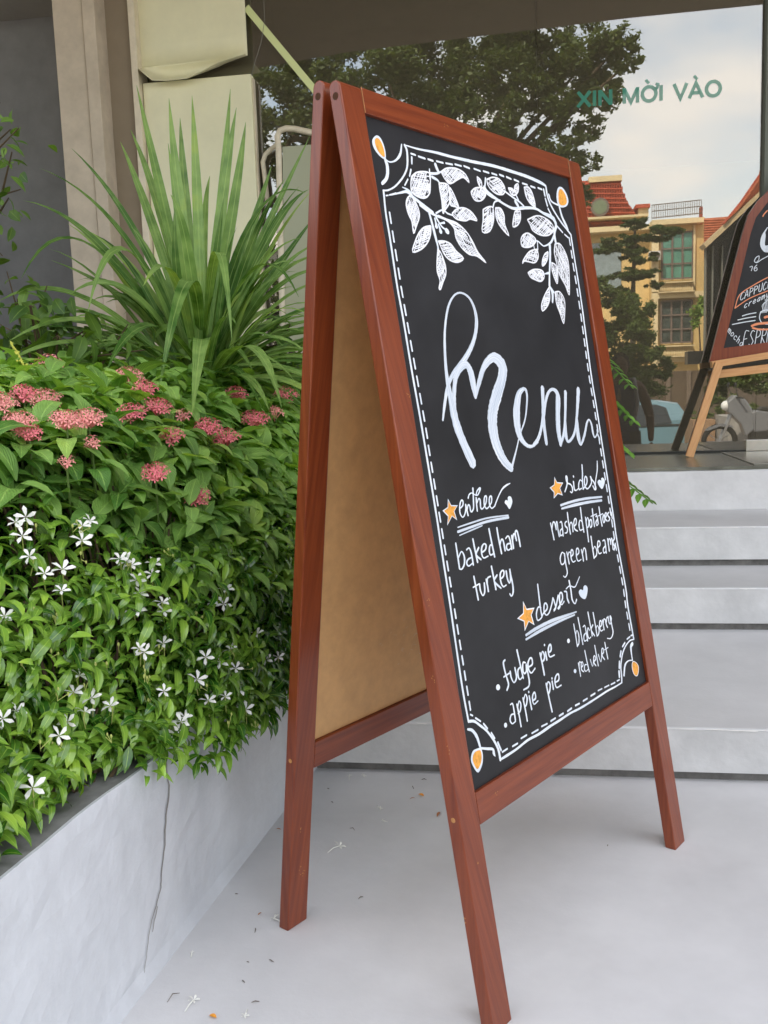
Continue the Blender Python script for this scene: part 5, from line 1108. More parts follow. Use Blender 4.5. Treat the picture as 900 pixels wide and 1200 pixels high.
for i, (x, y) in enumerate(wf):
    h = hedge_hit(x, y)
    if h is None or y > 812 - 0.0 * x and h[1] < -.03: pass
    if h is None:
        p_ = wallpt(x, y, -.05); q, dd = -.05, (p_ - PA) @ PD
    else: p_, q, dd = h
    nn = env_n(q, dd); nn /= np.linalg.norm(nn); tc_ = CAMP - p_; tc_ /= np.linalg.norm(tc_)
    p_ = p_ + tc_ * .055; P_ = jas[which(jb, dd)]; ax = tc_ * .55 + Z3 * .8 + rnd3() * .25
    fl = P_.inst('flower', WM[i % 3], frame(p_, np.cross(ax, rnd3()), ax, 1.0 + rs.uniform(-.1, .2)))
    b = MB(); b.tube([p_ - Z3 * .035 - tc_ * .03, p_ - ax * .012, p_], [.0009, .0011, .0018], 4, False); b.build('flower_stalk', M_bud, P_.o)
for i in range(34):                               # small greenish buds on thin stalks
    x, y = rs.uniform(0, 330), rs.uniform(600, 900)
    if y < split_y(x): continue
    h = hedge_hit(x, y)
    if h is None: continue
    p_, q, dd = h; tc_ = CAMP - p_; tc_ /= np.linalg.norm(tc_); p_ = p_ + tc_ * .05 + Z3 * .01; b = MB(); b.tube([p_ - Z3 * .016 - tc_ * .03, p_], .0007, 4); b.ball(p_, (.0024, .0024, .004), 6, 4)
    for k in range(rs.randrange(3)): c = p_ + rnd3() * .008; b.tube([p_ - Z3 * .012, c], .0007, 4); b.ball(c, (.002, .002, .0035), 6, 4)
    b.build('buds', M_bud, jas[which(jb, dd)].o)
# pink flower clusters
def cluster(R, nfl, seed):
    r_ = random.Random(seed); V_ = []; F_ = []; U_ = []; k0 = 0; g = (pinwheel(1.0))
    for i in range(nfl):
        t = (i + .5) / nfl; a = i * 2.4; rr = math.sqrt(t); el = (1 - t * .9)
        c = np.array([R * rr * math.cos(a), R * rr * math.sin(a), R * .42 * math.sqrt(max(0, el)) + r_.uniform(-.003, .003)]); n_ = c / np.linalg.norm(c) + np.array([0, 0, .5]); A = np.array(frame(c, np.cross(n_, (r_.gauss(0, 1), r_.gauss(0, 1), 0.1)), n_, .0082 * r_.uniform(.75, 1.15)))
        v = g[0] @ A[:3, :3].T + A[:3, 3]; V_.append(v); F_ += [tuple(j + k0 for j in f) for f in g[1]]; U_ += g[2]; k0 += len(v)
        m_ = MB(); m_.tube([(0, 0, -.018), c * .96], [.0008, .0012], 3, False); V_.append(np.array(m_.v)); F_ += [tuple(j + k0 for j in f) for f in m_.f]; U_ += [(0, 0)] * len(m_.v); k0 += len(m_.v)
    return np.vstack(V_), F_, U_
PC = [meshof('flower_cluster', cluster(R, n_, s__), m_, False) for R, n_, s__, m_ in ((.027, 25, 1, M_pink), (.031, 30, 2, M_pink2), (.023, 19, 3, M_pink), (.014, 8, 4, M_pink2))]
pf_ = [(54, 432, 1), (28, 462, 2), (52, 470, 1), (0, 474, 1), (22, 496, 1), (78, 494, 1), (104, 492, 1), (150, 444, 1), (170, 457, 2), (154, 485, 0), (185, 478, 0), (202, 512, 2), (244, 502, 0), (264, 514, 0), (298, 492, 0), (276, 464, 2), (335, 464, 2), (182, 555, 0), (231, 583, 0), (214, 487, 3), (108, 519, 3), (323, 483, 3), (78, 541, 3), (124, 440, 3), (34, 508, 2)]
for (x, y, k) in pf_:
    h = hedge_hit(x, y + 6) or hedge_hit(x, y + 25) or hedge_hit(x, y + 60)
    if h is None: continue
    p_, q, dd = h; tc_ = CAMP - p_; L = np.linalg.norm(tc_); tc_ /= L
    q2 = CAMP + ray(x, y) / np.linalg.norm(ray(x, y)) * (L - .10)
    P_ = pen[max(0, which(pb, dd))]; ax = Z3 + tc_ * .55 + rnd3() * .12
    P_.inst('flower_cluster', PC[k], frame(q2, np.cross(ax, rnd3()), ax, 1.0 * L / 1.9 if L > 1.9 else 1))
    b = MB(); b.tube([q2 - Z3 * .16 - tc_ * .05, q2 - Z3 * .06, q2 - Z3 * .012], [.0025, .0022, .002], 5, False); b.build('flower_stem', M_stem, P_.o)
    for kk in range(4):
        az = rs.random() * 6.28; d_ = np.array([math.cos(az), math.sin(az), .15]); v = rs.randrange(4); P_.leaf(PM[v], PV[v], frame(q2 - Z3 * rs.uniform(.035, .06), d_, Z3 + rnd3() * .15, rs.uniform(.7, 1)))
for P_ in jas: P_.finish(M_jas)
for P_ in pen: P_.finish(M_pen)
# ---- the strappy plant
DY = 3.3; DC = at(238, 455, DY)
dr_ = Plant('strap_plant', 'tall strappy-leaved plant fanning long narrow green leaves behind the pink flowers', 'plant', (DC[0], DC[1], PT))
MB().tube([(DC[0], DC[1], PT - .05), (DC[0] + .01, DC[1], .8), tuple(DC)], [.035, .032, .03], 9).build('trunk', M_twig, dr_.o)
def strapleaf(P0_, P1_, P2_, W, n_=14, up_=None, tw=0.0, name='leaf', plant=None, m=None):
    P0_, P1_, P2_ = [np.array(x, float) for x in (P0_, P1_, P2_)]; vs = []; uv = []; tc_ = CAMP - P1_; tc_ /= np.linalg.norm(tc_)
    for i in range(n_ + 1):
        t = i / n_; p_ = P0_ * (1 - t) ** 2 + 2 * P1_ * t * (1 - t) + P2_ * t * t; d_ = 2 * (P1_ - P0_) * (1 - t) + 2 * (P2_ - P1_) * t; d_ /= np.linalg.norm(d_) + 1e-9
        u_ = Z3 * .8 + tc_ * .5 if up_ is None else up_; s_ = np.cross(d_, u_); ns = np.linalg.norm(s_)
        s_ = s_ / ns if ns > .05 else np.cross(d_, tc_); n3 = np.cross(s_, d_); a = tw * t; s2_ = s_ * math.cos(a) + n3 * math.sin(a); n4 = np.cross(s2_, d_)
        w_ = W / 2 * min(1, .55 + t * 1.6) * (1 - max(0, (t - .45) / .55) ** 1.7) + .0006
        for k, u in ((-1, 0), (0, .5), (1, 1)): vs.append(p_ + s2_ * k * w_ + n4 * abs(k) * w_ * .22); uv.append((u, t))
    F = [(i * 3 + c, i * 3 + c + 1, i * 3 + c + 4, i * 3 + c + 3) for i in range(n_) for c in (0, 1)]
    b = MB(); b.add(vs, F, uv); return b.build(name, m or M_strap, (plant or dr_).o, smooth=True)
def dl(bx, by, cx_, cy_, tx, ty, w_, dc, dt, tw=0): strapleaf(at(bx, by, DY + rs.uniform(-.04, .04)), at(cx_, cy_, DY + dc), at(tx, ty, DY + dt), w_ * 1.08, tw=tw)
# leaves that can be told apart: root, bend, tip in the photograph, width, depth of bend and tip
LV = [(225, 430, 150, 235, 46, 197, .030, -.1, -.35, 0), (222, 440, 120, 250, 27, 235, .034, .0, -.2, 0), (220, 445, 90, 190, 25, 326, .026, -.2, -.5, 0), (218, 450, 90, 300, 0, 352, .034, -.2, -.55, .3), (222, 445, 140, 180, 103, 366, .032, -.3, -.5, .3),
 (228, 430, 165, 250, 84, 174, .026, .0, -.1, 0), (228, 420, 178, 250, 141, 166, .034, .1, .1, 0), (232, 420, 185, 220, 153, 152, .030, .1, .15, 0), (232, 420, 190, 230, 160, 100, .034, .1, .1, 0), (236, 410, 208, 240, 198, 115, .036, .0, .0, 0), (236, 420, 215, 230, 211, 138, .034, .2, .2, 0),
 (238, 410, 232, 230, 225, 112, .034, .0, .1, 0), (240, 410, 235, 250, 246, 206, .026, .2, .25, 0), (242, 410, 258, 240, 277, 126, .038, -.05, 0, 0), (242, 410, 262, 220, 270, 104, .030, .2, .25, 0), (244, 415, 275, 250, 288, 143, .040, -.1, -.1, 0), (246, 420, 300, 290, 363, 160, .030, .1, .2, 0), (246, 425, 295, 270, 318, 195, .034, .2, .3, 0),
 (244, 430, 290, 195, 358, 226, .038, .0, -.1, 0), (246, 435, 320, 240, 362, 222, .036, .3, .3, 0), (246, 440, 310, 330, 372, 250, .034, .25, .35, 0), (248, 440, 320, 290, 390, 300, .034, .2, .1, 0), (240, 410, 255, 180, 272, 400, .030, -.45, -.7, .2), (236, 415, 228, 215, 186, 460, .040, -.55, -.8, .2),
 (232, 430, 170, 330, 125, 434, .040, -.5, -.85, .2), (236, 440, 242, 330, 225, 488, .046, -.7, -1.0, 0), (244, 430, 300, 240, 350, 348, .032, -.25, -.4, .4), (248, 445, 300, 350, 330, 478, .036, -.6, -.9, .2), (215, 455, 120, 330, 10, 400, .034, -.3, -.8, .2), (215, 455, 130, 370, 28, 385, .034, -.1, -.5, 0), (218, 460, 100, 360, 0, 430, .036, -.4, -.8, 0),
 (222, 430, 165, 300, 97, 268, .028, .1, 0, .3), (250, 450, 330, 400, 395, 390, .036, .1, .0, 0), (250, 450, 330, 350, 395, 360, .038, -.1, -.1, 0), (250, 455, 330, 420, 385, 480, .034, -.3, -.6, 0), (226, 440, 150, 290, 82, 345, .028, -.2, -.3, .5), (232, 420, 215, 300, 197, 168, .030, -.2, -.15, 0), (238, 415, 250, 330, 262, 232, .03, -.2, -.2, 0), (220, 440, 170, 345, 60, 305, .03, .1, .1, 0), (236, 430, 222, 260, 200, 228, .036, -.3, -.3, 0), (230, 440, 205, 255, 168, 335, .032, -.4, -.65, .3), (228, 450, 160, 420, 66, 455, .036, -.4, -.7, 0), (250, 450, 290, 415, 315, 480, .034, -.5, -.8, .2), (236, 440, 200, 350, 205, 240, .03, -.2, -.2, 0)]
for l_ in LV: dl(*l_)
for k in range(190):
    az = rs.choice((0, math.pi)) + rs.gauss(0, .75); el = rs.uniform(-.1, 1.05) if k % 6 else rs.uniform(.9, 1.3); L = rs.uniform(.5, .86) * (1 - .25 * (el < .2)); o_ = np.array([math.cos(az) * math.cos(el), math.sin(az) * math.cos(el) * .85, math.sin(el)]); hz = np.array([o_[0], o_[1], 0])
    if o_[1] < -.2 and el > .75: continue
    p1 = DC + o_ * L * .62 + Z3 * .06; p2 = DC + hz * L * 1.12 + Z3 * (math.sin(el) * L * rs.uniform(.55, .98) - (.42 * (1.15 - el) * L)); 
    x, y, z = proj(p2)
    strapleaf(DC + rnd3() * .02 - Z3 * rs.uniform(0, .12), p1, p2, rs.uniform(.018, .032), 12, tw=rs.uniform(-.3, .3))
# ---- climbing shrub at the far left and low leafy twigs behind the bed
VV = [leafgeo(.055 * k, .028 * w_, dr, .2, 4, .4) for k, w_, dr in ((1, 1, .7), (1.2, .9, 1.0), (.8, 1.1, .4))]; VM = [meshof('vine_leaf', g, M_vine) for g in VV]
def twigs(P_, targets, root, nleaf, size=1.0):
    b = MB()
    for (t_, r_) in targets:
        md_ = (root + t_) / 2 + rnd3() * .04 + Z3 * .08; b.tube([root, md_, t_], [.006, .004, .0018], 5, False)
        for k in range(nleaf):
            s__ = rs.uniform(.55, 1.02); p_ = root * (1 - s__) ** 2 + 2 * md_ * s__ * (1 - s__) + t_ * s__ * s__ + rnd3() * r_; d_ = rnd3() + (t_ - md_) * 2 - Z3 * .5; v = rs.randrange(3)
            P_.leaf(VM[v], VV[v], frame(p_, d_, Z3 + rnd3() * .5, size * rs.uniform(.7, 1.2)))
    b.build('branches', M_twig, P_.o)
YV = 2.7; root = at(-70, 520, YV)
cs = Plant('climbing_shrub', 'slender shrub with small oval leaves leaning in at the upper left edge', 'shrub', (root[0], root[1], PT))
MB().tube([(root[0], root[1], PT), tuple(root), tuple(at(-60, 300, YV))], [.014, .012, .008], 6).build('stem', M_twig, cs.o)
twigs(cs, [(at(x, y, YV + rs.uniform(-.2, .2)), .03) for x, y in ((0, 120), (12, 152), (2, 182), (22, 150), (14, 178), (24, 222), (0, 240), (10, 232), (-20, 200), (-25, 260), (3, 300), (2, 268), (-30, 150), (-20, 330), (0, 390))], at(-60, 300, YV), 6, .95)
cs.finish(M_vine)
YV = 2.9; root = at(60, 500, YV); ls = Plant('leafy_twigs', 'low leafy twigs with broad light-green leaves left of the strappy plant', 'shrub', (root[0], root[1], PT))
MB().tube([(root[0], root[1], PT), tuple(root)], [.012, .008], 6).build('stem', M_twig, ls.o)
twigs(ls, [(at(x, y, YV + rs.uniform(-.3, .2)), .04) for x, y in ((55, 335), (20, 350), (8, 318), (40, 360), (80, 365), (100, 390), (30, 390), (60, 400), (10, 400), (120, 375), (140, 400), (85, 415), (0, 380), (45, 420), (150, 380), (170, 410), (200, 430))], root, 11, 1.5)
ls.finish(M_vine)
YV = 3.7; root = at(310, 500, YV); l2 = Plant('leafy_twigs', 'small leafy twigs between the strappy plant and the board\'s rear leg', 'shrub', (root[0], root[1], PT))
twigs(l2, [(at(x, y, YV + rs.uniform(-.3, .2)), .04) for x, y in ((335, 400), (320, 420), (345, 440), (300, 440), (340, 380), (350, 420), (310, 460), (365, 450), (290, 450), (280, 460), (330, 450))], root, 12, 1.4)
l2.finish(M_vine)
sp = thing('flower_spike', 'small yellow-green flower spike at the left edge above the pink clusters', 'flower', at(30, 440, 2.2))
b = MB(); a_, c_ = at(32, 436, 2.2), at(12, 400, 2.2); b.tube([a_, (a_ + c_) / 2 + Z3 * .006, c_], [.002, .0018, .001], 5)
for k in range(34): t = rs.random(); p_ = a_ + (c_ - a_) * t + rnd3() * .0055 * (1.15 - t); b.ball(p_, .0034 * (1.2 - t * .6), 6, 4)
b.build('florets', mat('yellow_floret', (.62, .62, .10), .5), sp)
# ---- fern behind the board
fb = at(640, 640, 3.45); fern = Plant('fern', 'potted fern behind the menu board, frond tips showing at its right edge', 'fern', (fb[0], 3.30, .155))
pot = MB().tube([(fb[0], 3.3, .156), (fb[0], 3.3, .17), (fb[0], 3.3, .36), (fb[0], 3.3, .38)], [.10, .105, .14, .15], 20); pot.build('pot', mat('terracotta', (.35, .14, .07), .8), fern.o)
def frond(pts, Ln, n_=22):
    C_ = catmull(np.array(pts), 8); m_ = len(C_); b = MB(); b.tube(list(C_[::3]) + [C_[-1]], [.0025] * (len(C_[::3])) + [.001], 4, False); tv = np.gradient(C_, axis=0)
    for k in range(n_):
        t = .25 + .75 * k / n_; i = int(t * (m_ - 1)); p_ = C_[i]; d_ = tv[i] / np.linalg.norm(tv[i]); s_ = np.cross(d_, Z3); s_ /= np.linalg.norm(s_) + 1e-9; L = 1.35 * Ln * math.sin(math.pi * min(1, .18 + .8 * (1 - (t - .25) / .75) * .62 + .05)) 
        for sg in (-1, 1):
            g = leafgeo(L, Ln * .40, .5, .1, 4, .4); A = np.array(frame(p_, s_ * sg + d_ * .45 - Z3 * .1, Z3 + s_ * sg * .2)); b.add(g[0] @ A[:3, :3].T + A[:3, 3], g[1], g[2])
    b.build('frond', M_fern, fern.o)
pot_t = np.array([fb[0], 3.3, .38])
for tx, ty, Y_, L in ((765, 590, 3.15, .055), (747, 497, 3.3, .045), (742, 455, 3.35, .04), (744, 535, 3.25, .04)):
    t_ = at(tx, ty, Y_); md_ = np.array([(pot_t[0] * .45 + t_[0] * .55), 3.25, max(t_[2] + .10, .75)]); frond([pot_t, (pot_t + md_) / 2 + [0, 0, .08], md_, t_], L)
for k in range(9):
    az = rs.uniform(1.6, 4.6); t_ = pot_t + np.array([math.cos(az) * .3, math.sin(az) * .25, rs.uniform(0, .3)]); md_ = (pot_t + t_) / 2 + Z3 * .2; frond([pot_t, (pot_t + md_) / 2, md_, t_], .05, 16)
# ------------------------------------------------------------------ litter on the floor
M_dry = mat('dry_petal', (.42, .16, .05), .7); M_dk = mat('dark_debris', (.15, .125, .10), .8); M_or = mat('orange_petal', (.80, .33, .03), .6); M_wp = M_white
def litter(px, py, kind, label, s_=1.0, a_=None):
    p_ = onz(px, py, .0); s_ *= 1.3; a = rs.random() * 6.28 if a_ is None else a_; cs_, sn = math.cos(a), math.sin(a); b = MB()
    if kind == 'flower':
        g = pinwheel(.009 * s_); b.add([(p_[0] + v[0], p_[1] + v[1], .004 + v[2] + .006 * (v[0] * cs_) / .009) for v in g[0]], g[1]); b.tube([p_ + [0, 0, .004], p_ + np.array([cs_ * .012, sn * .012, .004]) * s_, p_ + np.array([cs_ * .022, sn * .024, .002]) * s_], [.0016, .0012, .0009], 5); nm, m, cat = 'fallen_flower', M_wp, 'fallen flower'
    elif kind == 'petal':
        g = leafgeo(.016 * s_, .009 * s_, .8, .3, 4, .5, .3); A = np.array(frame(p_ + [0, 0, .002], (cs_, sn, .05), Z3)); b.add(g[0] @ A[:3, :3].T + A[:3, 3], g[1], g[2]); nm, m, cat = 'fallen_petal', M_or, 'petal'
    elif kind == 'leaf':
        g = leafgeo(.022 * s_, .006 * s_, 1.0, .3, 5, .5, .4); A = np.array(frame(p_ + [0, 0, .001], (cs_, sn, .05), Z3)); b.add(g[0] @ A[:3, :3].T + A[:3, 3], g[1], g[2]); nm, m, cat = 'dry_leaf', M_dry, 'dry leaf'
    else:
        b.tube([p_ + np.array([0, 0, .001]), p_ + np.array([cs_ * .006, sn * .006, .003]) * s_, p_ + np.array([cs_ * .011 + sn * .002, sn * .011 - cs_ * .002, .001]) * s_], [.0007, .0012, .0005], 4); nm, m, cat = 'debris', M_dk, 'debris'
    o = b.build(nm, m, org=p_); tag(o, label, cat, 'litter fallen on the pale floor')
for q in ((398, 993, 'flower', 'fallen white flower with stalk on the floor between the board legs', 1.3), (445, 949, 'flower', 'small white fallen flower just beyond the middle of the board\'s floor space', .8), (426, 911, 'flower', 'white fallen flower nearest the bottom step, right of the rear leg', .8), (409, 911, 'flower', 'white fallen flower beside the rear leg close to the step', .8), (448, 963, 'flower', 'tiny faded white flower behind the stalked fallen one', .5),
          (321, 1078, 'flower', 'white fallen flower touching the foot of the board\'s rear leg', .9), (227, 1174, 'flower', 'cream fallen flower lying near the foot of the planter wall', 1.0), (287, 1193, 'flower', 'thin cream fallen flower at the bottom edge of the photo', .7), (712, 992, 'debris', 'pale speck on the floor left of the right leg', .5), (225, 1118, 'flower', 'tiny white petal piece on the floor beside the planter wall', .4),
          (497, 934, 'petal', 'bright orange petal on the floor behind the front leg', 1.0), (512, 958, 'leaf', 'thin reddish dry leaf beside the front leg', 1.0), (480, 937, 'leaf', 'small brown dry leaf left of the orange petal', .6), (307, 1070, 'leaf', 'reddish curled leaf scrap left of the rear foot', .5), (254, 1194, 'petal', 'yellowish round petal at the bottom edge', .8), (323, 972, 'leaf', 'dull pink leaf scrap between wall and rear leg', .6),
          (196, 1175, 'debris', 'dark curled scrap near the planter wall', 2.0), (299, 1088, 'debris', 'dark twig scrap left of the rear foot', 1.2), (410, 971, 'debris', 'dark curled scrap behind the stalked flower', 1.3), (420, 1054, 'debris', 'tiny dark twig on the open floor right of the rear foot', .9), (485, 925, 'debris', 'thin dark hooked twig near the step', 1.3), (494, 914, 'debris', 'dark looped twig at the step', 1.0), (321, 1128, 'debris', 'short dark scrap below the rear foot', .9), (304, 1174, 'debris', 'thin brown twig near the bottom of the photo', 1.0), (386, 925, 'debris', 'dark dot of debris beside the rear leg', .6), (388, 940, 'debris', 'pale brown scrap beside the rear leg', .7), (198, 1120, 'debris', 'small scrap against the planter wall base', .9), (292, 1128, 'debris', 'tiny dark dot of debris on the floor', .4), (232, 1078, 'debris', 'dark dot where wall meets floor', .5), (279, 1048, 'debris', 'small dark speck near the wall base', .5), (287, 1152, 'debris', 'little twig on the floor left of centre', .7)):
    litter(*q)
# ------------------------------------------------------------------ what the glass mirrors: the street, built behind the camera
MIR = True                                     # coordinates from here on are those of the mirrored view; tr() turns them over the glass plane
def rect(px0, py0, px1, py1, Y):
    c = at(px0, (py0 + py1) / 2, Y); d = at(px1, (py0 + py1) / 2, Y); a = at((px0 + px1) / 2, py0, Y); b_ = at((px0 + px1) / 2, py1, Y)
    return c[0], d[0], b_[2], a[2]
def rbox(px0, py0, px1, py1, Y, dep, name, m, parent, **k):
    x0, x1, z0, z1 = rect(px0, py0, px1, py1, Y); return MB().box(x0, x1, Y, Y + dep, z0, z1).build(name, m, parent, **k)
YB = 45.0
M_yel = mat('yellow_render', (.62, .45, .20), .8, .2, var=.10, vscale=1.2, bump=.2, bscale=8)
M_yel2 = mat('cream_trim', (.66, .54, .32), .8, .2, var=.10, vscale=2)
M_teal = mat('teal_curtain_glass', (.10, .26, .20), .25, .5, var=.25, vscale=1.5)
M_wind = mat('dark_window_glass', (.06, .075, .07), .15, .6, var=.5, vscale=1.2)
M_rooft = mat('red_roof_tile', (.42, .085, .045), .6, .3, var=.25, vscale=3)
M_rooft2 = mat('orange_roof_tile', (.50, .16, .08), .6, .3, var=.2, vscale=3)
M_iron = mat('railing_iron', (.16, .12, .10), .6, .4)
x0, x1, z0, z1 = rect(763, 262, 825, 430, YB)
yb = thing('yellow_building', 'yellow three-storey building with teal curtained upper window and dark lower window, across the street', 'building', ((x0 + x1) / 2, YB, -.78))
bw_ = MB().box(x0, x1, YB, YB + 9, -.78, z1).build('wall', M_yel, yb)
rbox(764, 256, 826, 262, YB - .5, 1.2, 'cornice', M_yel2, yb); rbox(764, 342, 825, 349, YB - .3, .3, 'floor_band', M_yel2, yb); rbox(770, 419, 815, 424, YB - .3, .3, 'floor_band', M_yel2, yb)
rbox(812.5, 262, 815, 342, YB - .12, .12, 'pilaster_edge', M_yel2, yb); rbox(766, 349, 771, 430, YB - .35, .35, 'pilaster', M_yel2, yb); rbox(764, 262, 772, 342, YB - .25, .25, 'pilaster', M_yel2, yb)
def grid_window(px0, py0, px1, py1, cols, rows, gm):
    rbox(px0, py0, px1, py1, YB - .02, .02, 'window_surround', M_yel2, yb)
    w_ = rbox(px0 + 1.5, py0 + 1.5, px1 - 1.5, py1 - 1.5, YB - .04, .02, 'window', gm, yb)
    X0, X1, Z0, Z1 = rect(px0 + 1.5, py0 + 1.5, px1 - 1.5, py1 - 1.5, YB)
    for i in range(cols + 1): x = X0 + (X1 - X0) * i / cols; MB().box(x - .04, x + .04, YB - .10, YB - .042, Z0, Z1).build('mullion', M_iron, w_)
    for r_ in rows: z = Z0 + (Z1 - Z0) * r_; MB().box(X0, X1, YB - .12, YB - .102, z - .035, z + .035).build('transom', M_iron, w_)
grid_window(774, 271, 813, 328, 3, (0, .32, .65, 1), M_teal); grid_window(773, 351, 812, 403, 3, (0, .32, .66, 1), M_wind)
for py0, py1 in ((331, 341), (406, 417)):
    rbox(772, py0 - 1.5, 814, py0, YB - .6, .6, 'balustrade_rail', M_yel2, yb); rbox(772, py1, 814, py1 + 1.2, YB - .6, .6, 'balustrade_base', M_yel2, yb)
    for i in range(19):
        px = 774 + i * 2.1; c = at(px, py1, YB - .4); t_ = at(px, py0, YB - .4)
        MB().tube([c, c + (t_ - c) * .3, c + (t_ - c) * .7, t_], [.025, .045, .02, .03], 6).build('baluster', M_yel2, yb)
# roof-top railing
b = MB(); a_ = at(764, 257, YB - .3); c_ = at(822, 251, YB - .3); up_ = np.array([0, 0, .62])
for k in range(23): p_ = a_ + (c_ - a_) * k / 22; b.tube([p_, p_ + up_], .014, 4)
for h_ in (.05, .35, .62): b.tube([a_ + up_ / .62 * h_, c_ + up_ / .62 * h_], .02, 4)
b.build('roof_railing', M_iron, yb)
rbox(821, 242, 823.5, 262, YB - .2, .4, 'corner_post', M_rooft, yb)
# air conditioner
ac = thing('air_conditioner', 'white air conditioner unit on the yellow facade left of the teal window', 'air conditioner', at(768, 305, YB - .5))
rbox(761, 294, 774, 304.5, YB - .7, .4, 'casing', mat('ac_white', (.6, .6, .57), .5), ac); c = at(769, 299, YB - .71); MB().disc(c, (0, -1, 0), .16, .03, 14).build('fan_grille', M_iron, ac)
# left wing with the red mansard roof
lw_ = thing('mansard_building', 'cream building with red tiled mansard roof and round dormer, left of yellow building', 'building', at(720, 330, YB + 1))
x0, x1, z0, z1 = rect(640, 268, 763, 430, YB + .8); MB().box(x0, x1, YB + .8, YB + 9, -.78, z1).build('wall', M_yel, lw_)
rbox(640, 266, 764, 272, YB + .1, 1.4, 'eaves_cornice', M_yel2, lw_)
rbox(640, 254, 760, 256.5, YB + .2, 1.4, 'roof_band', M_yel2, lw_)
x0, x1, z0, z1 = rect(664, 285, 728, 340, YB + .7); MB().box(x0, x1, YB + .74, YB + .78, z0, z1).build('window', mat('grey_glazing', (.22, .27, .28), .2, .5, var=.2), lw_)
prof = [(640, 266), (640, 212), (727, 212), (730, 225), (736, 238), (745, 251), (757, 262), (760, 266)]
b = MB(); b.prism([at(x, y, YB + 1) for x, y in prof], (0, 6, 0)); rf = b.build('roof', M_rooft, lw_)
b = MB()
for r_ in range(9):                            # tile courses and rolls
    py = 216 + r_ * 5.6; xe = np.interp(py, [212, 225, 238, 251, 262], [727, 730, 736, 745, 757]); a_ = at(641, py, YB + .92 - r_ * .02); c_ = at(xe, py, YB + .92 - r_ * .02); b.tube([a_, c_], .045, 4)
b.build('tile_courses', M_rooft, rf)
b = MB()
for k in range(22):
    px = 690 + k * 3.0; top_ = 213 if px < 727 else np.interp(px, [727, 736, 745, 757], [213, 238, 251, 262])
    if top_ < 262: b.tube([at(px, top_, YB + .93), at(px, 264, YB + .8)], .03, 4)
b.build('tile_rolls', M_rooft, rf)
rbox(690, 206, 729, 212.5, YB + .8, 1, 'roof_cap', M_yel2, rf)
c = at(703, 243, YB + .6); MB().disc(c, (0, -1, 0), .42, .1, 20).build('dormer_ring', M_iron, rf); MB().disc(c + [0, -.1, 0], (0, -1, 0), .32, .02, 20).build('dormer_pane', mat('dormer_green', (.16, .2, .12), .4), rf)
rbox(745, 239, 762, 243, YB + .5, 2, 'rear_roof', M_rooft, lw_); rbox(748, 243, 760, 252, YB + .7, 2, 'rear_wall', M_yel2, lw_)
# low red roof and dark gabled pavilion on the right
rb_ = thing('low_roof_building', 'low building with an orange-red tiled roof right of the yellow facade', 'building', at(845, 300, 40))
b = MB(); b.prism([at(x, y, 40) for x, y in ((825, 285), (825, 256), (900, 250), (900, 285))], (at(825, 270, 40)[0] / 40 * 5, 5, 0)); rf = b.build('roof', M_rooft2, rb_)
b = MB()
for r_ in range(10): b.tube([at(825, 258 + r_ * 2.9, 39.94), at(872, 256 + r_ * 2.6, 39.94)], .035, 4)
for k in range(24): b.tube([at(826 + k * 2.1, 257, 39.95), at(826 + k * 2.1, 284, 39.95)], .018, 4)
b.build('tile_courses', M_rooft2, rf)
x0, x1, z0, z1 = rect(827, 285, 900, 440, 40.5); MB().box(x0 + .6, x1 + 2, 40.5, 44, -.78, z1).build('wall', mat('brown_wall', (.10, .075, .055), .8), rb_)
pv = thing('gabled_pavilion', 'dark glazed pavilion with a steep cream-edged gable roof, far right across the street', 'pavilion', at(860, 420, 30))
M_pd = mat('pavilion_dark', (.018, .018, .016), .4, .4); M_pc = mat('pavilion_cream', (.50, .38, .22), .6, .3, var=.1); M_pg = mat('pavilion_post', (.16, .16, .13), .6)
b = MB(); b.prism([at(x, y, 30) for x, y in ((828, 440), (828, 290), (862, 255), (897, 224), (960, 290), (960, 440))], (at(828, 350, 30)[0] / 30 * 5, 5, 0)); b.build('glazed_wall', M_pd, pv)
def strip(px0, py0, px1, py1, w_, Y, dep, name, m, parent):
    a_, c_ = at(px0, py0, Y), at(px1, py1, Y); d_ = c_ - a_; u_ = np.cross(d_ / np.linalg.norm(d_), (0, 1, 0)) * w_
    return MB().obox(a_ - u_ / 2, d_, u_, (0, dep, 0)).build(name, m, parent)
strip(826, 288, 900, 219, .14, 29.3, .7, 'gable_fascia', M_pc, pv); strip(900, 219, 975, 290, .14, 29.3, .7, 'gable_fascia', M_pc, pv)
b = MB(); b.prism([at(x, y, 29.5) for x, y in ((848, 262), (862, 246), (878, 222), (891, 203), (897, 203), (899, 216))], (at(850, 250, 30)[0] / 30 * 4, 4, 0)); b.build('upper_roof', M_rooft2, pv)
strip(848, 262, 870, 235, .05, 29.2, .2, 'ridge', M_rooft, pv); strip(870, 235, 892, 203, .05, 29.2, .2, 'ridge', M_rooft, pv)
MB().tube([at(892, 205, 29.5), at(892, 200, 29.5), at(892, 194, 29.5)], [.07, .05, .01], 6).build('finial', M_rooft2, pv)
for px in (826.5, 835, 846): 
    x0, x1, z0, z1 = rect(px - .8, 288, px + .8, 412, 29.8); MB().box(x0, x1, 29.8, 29.95, z0, z1).build('post', M_pg, pv)
x0, x1, z0, z1 = rect(828, 410, 900, 425, 28); MB().box(x0 - .6, x1 + 1, 27.5, 28, z0, z1).build('porch_beam', M_pd, pv)
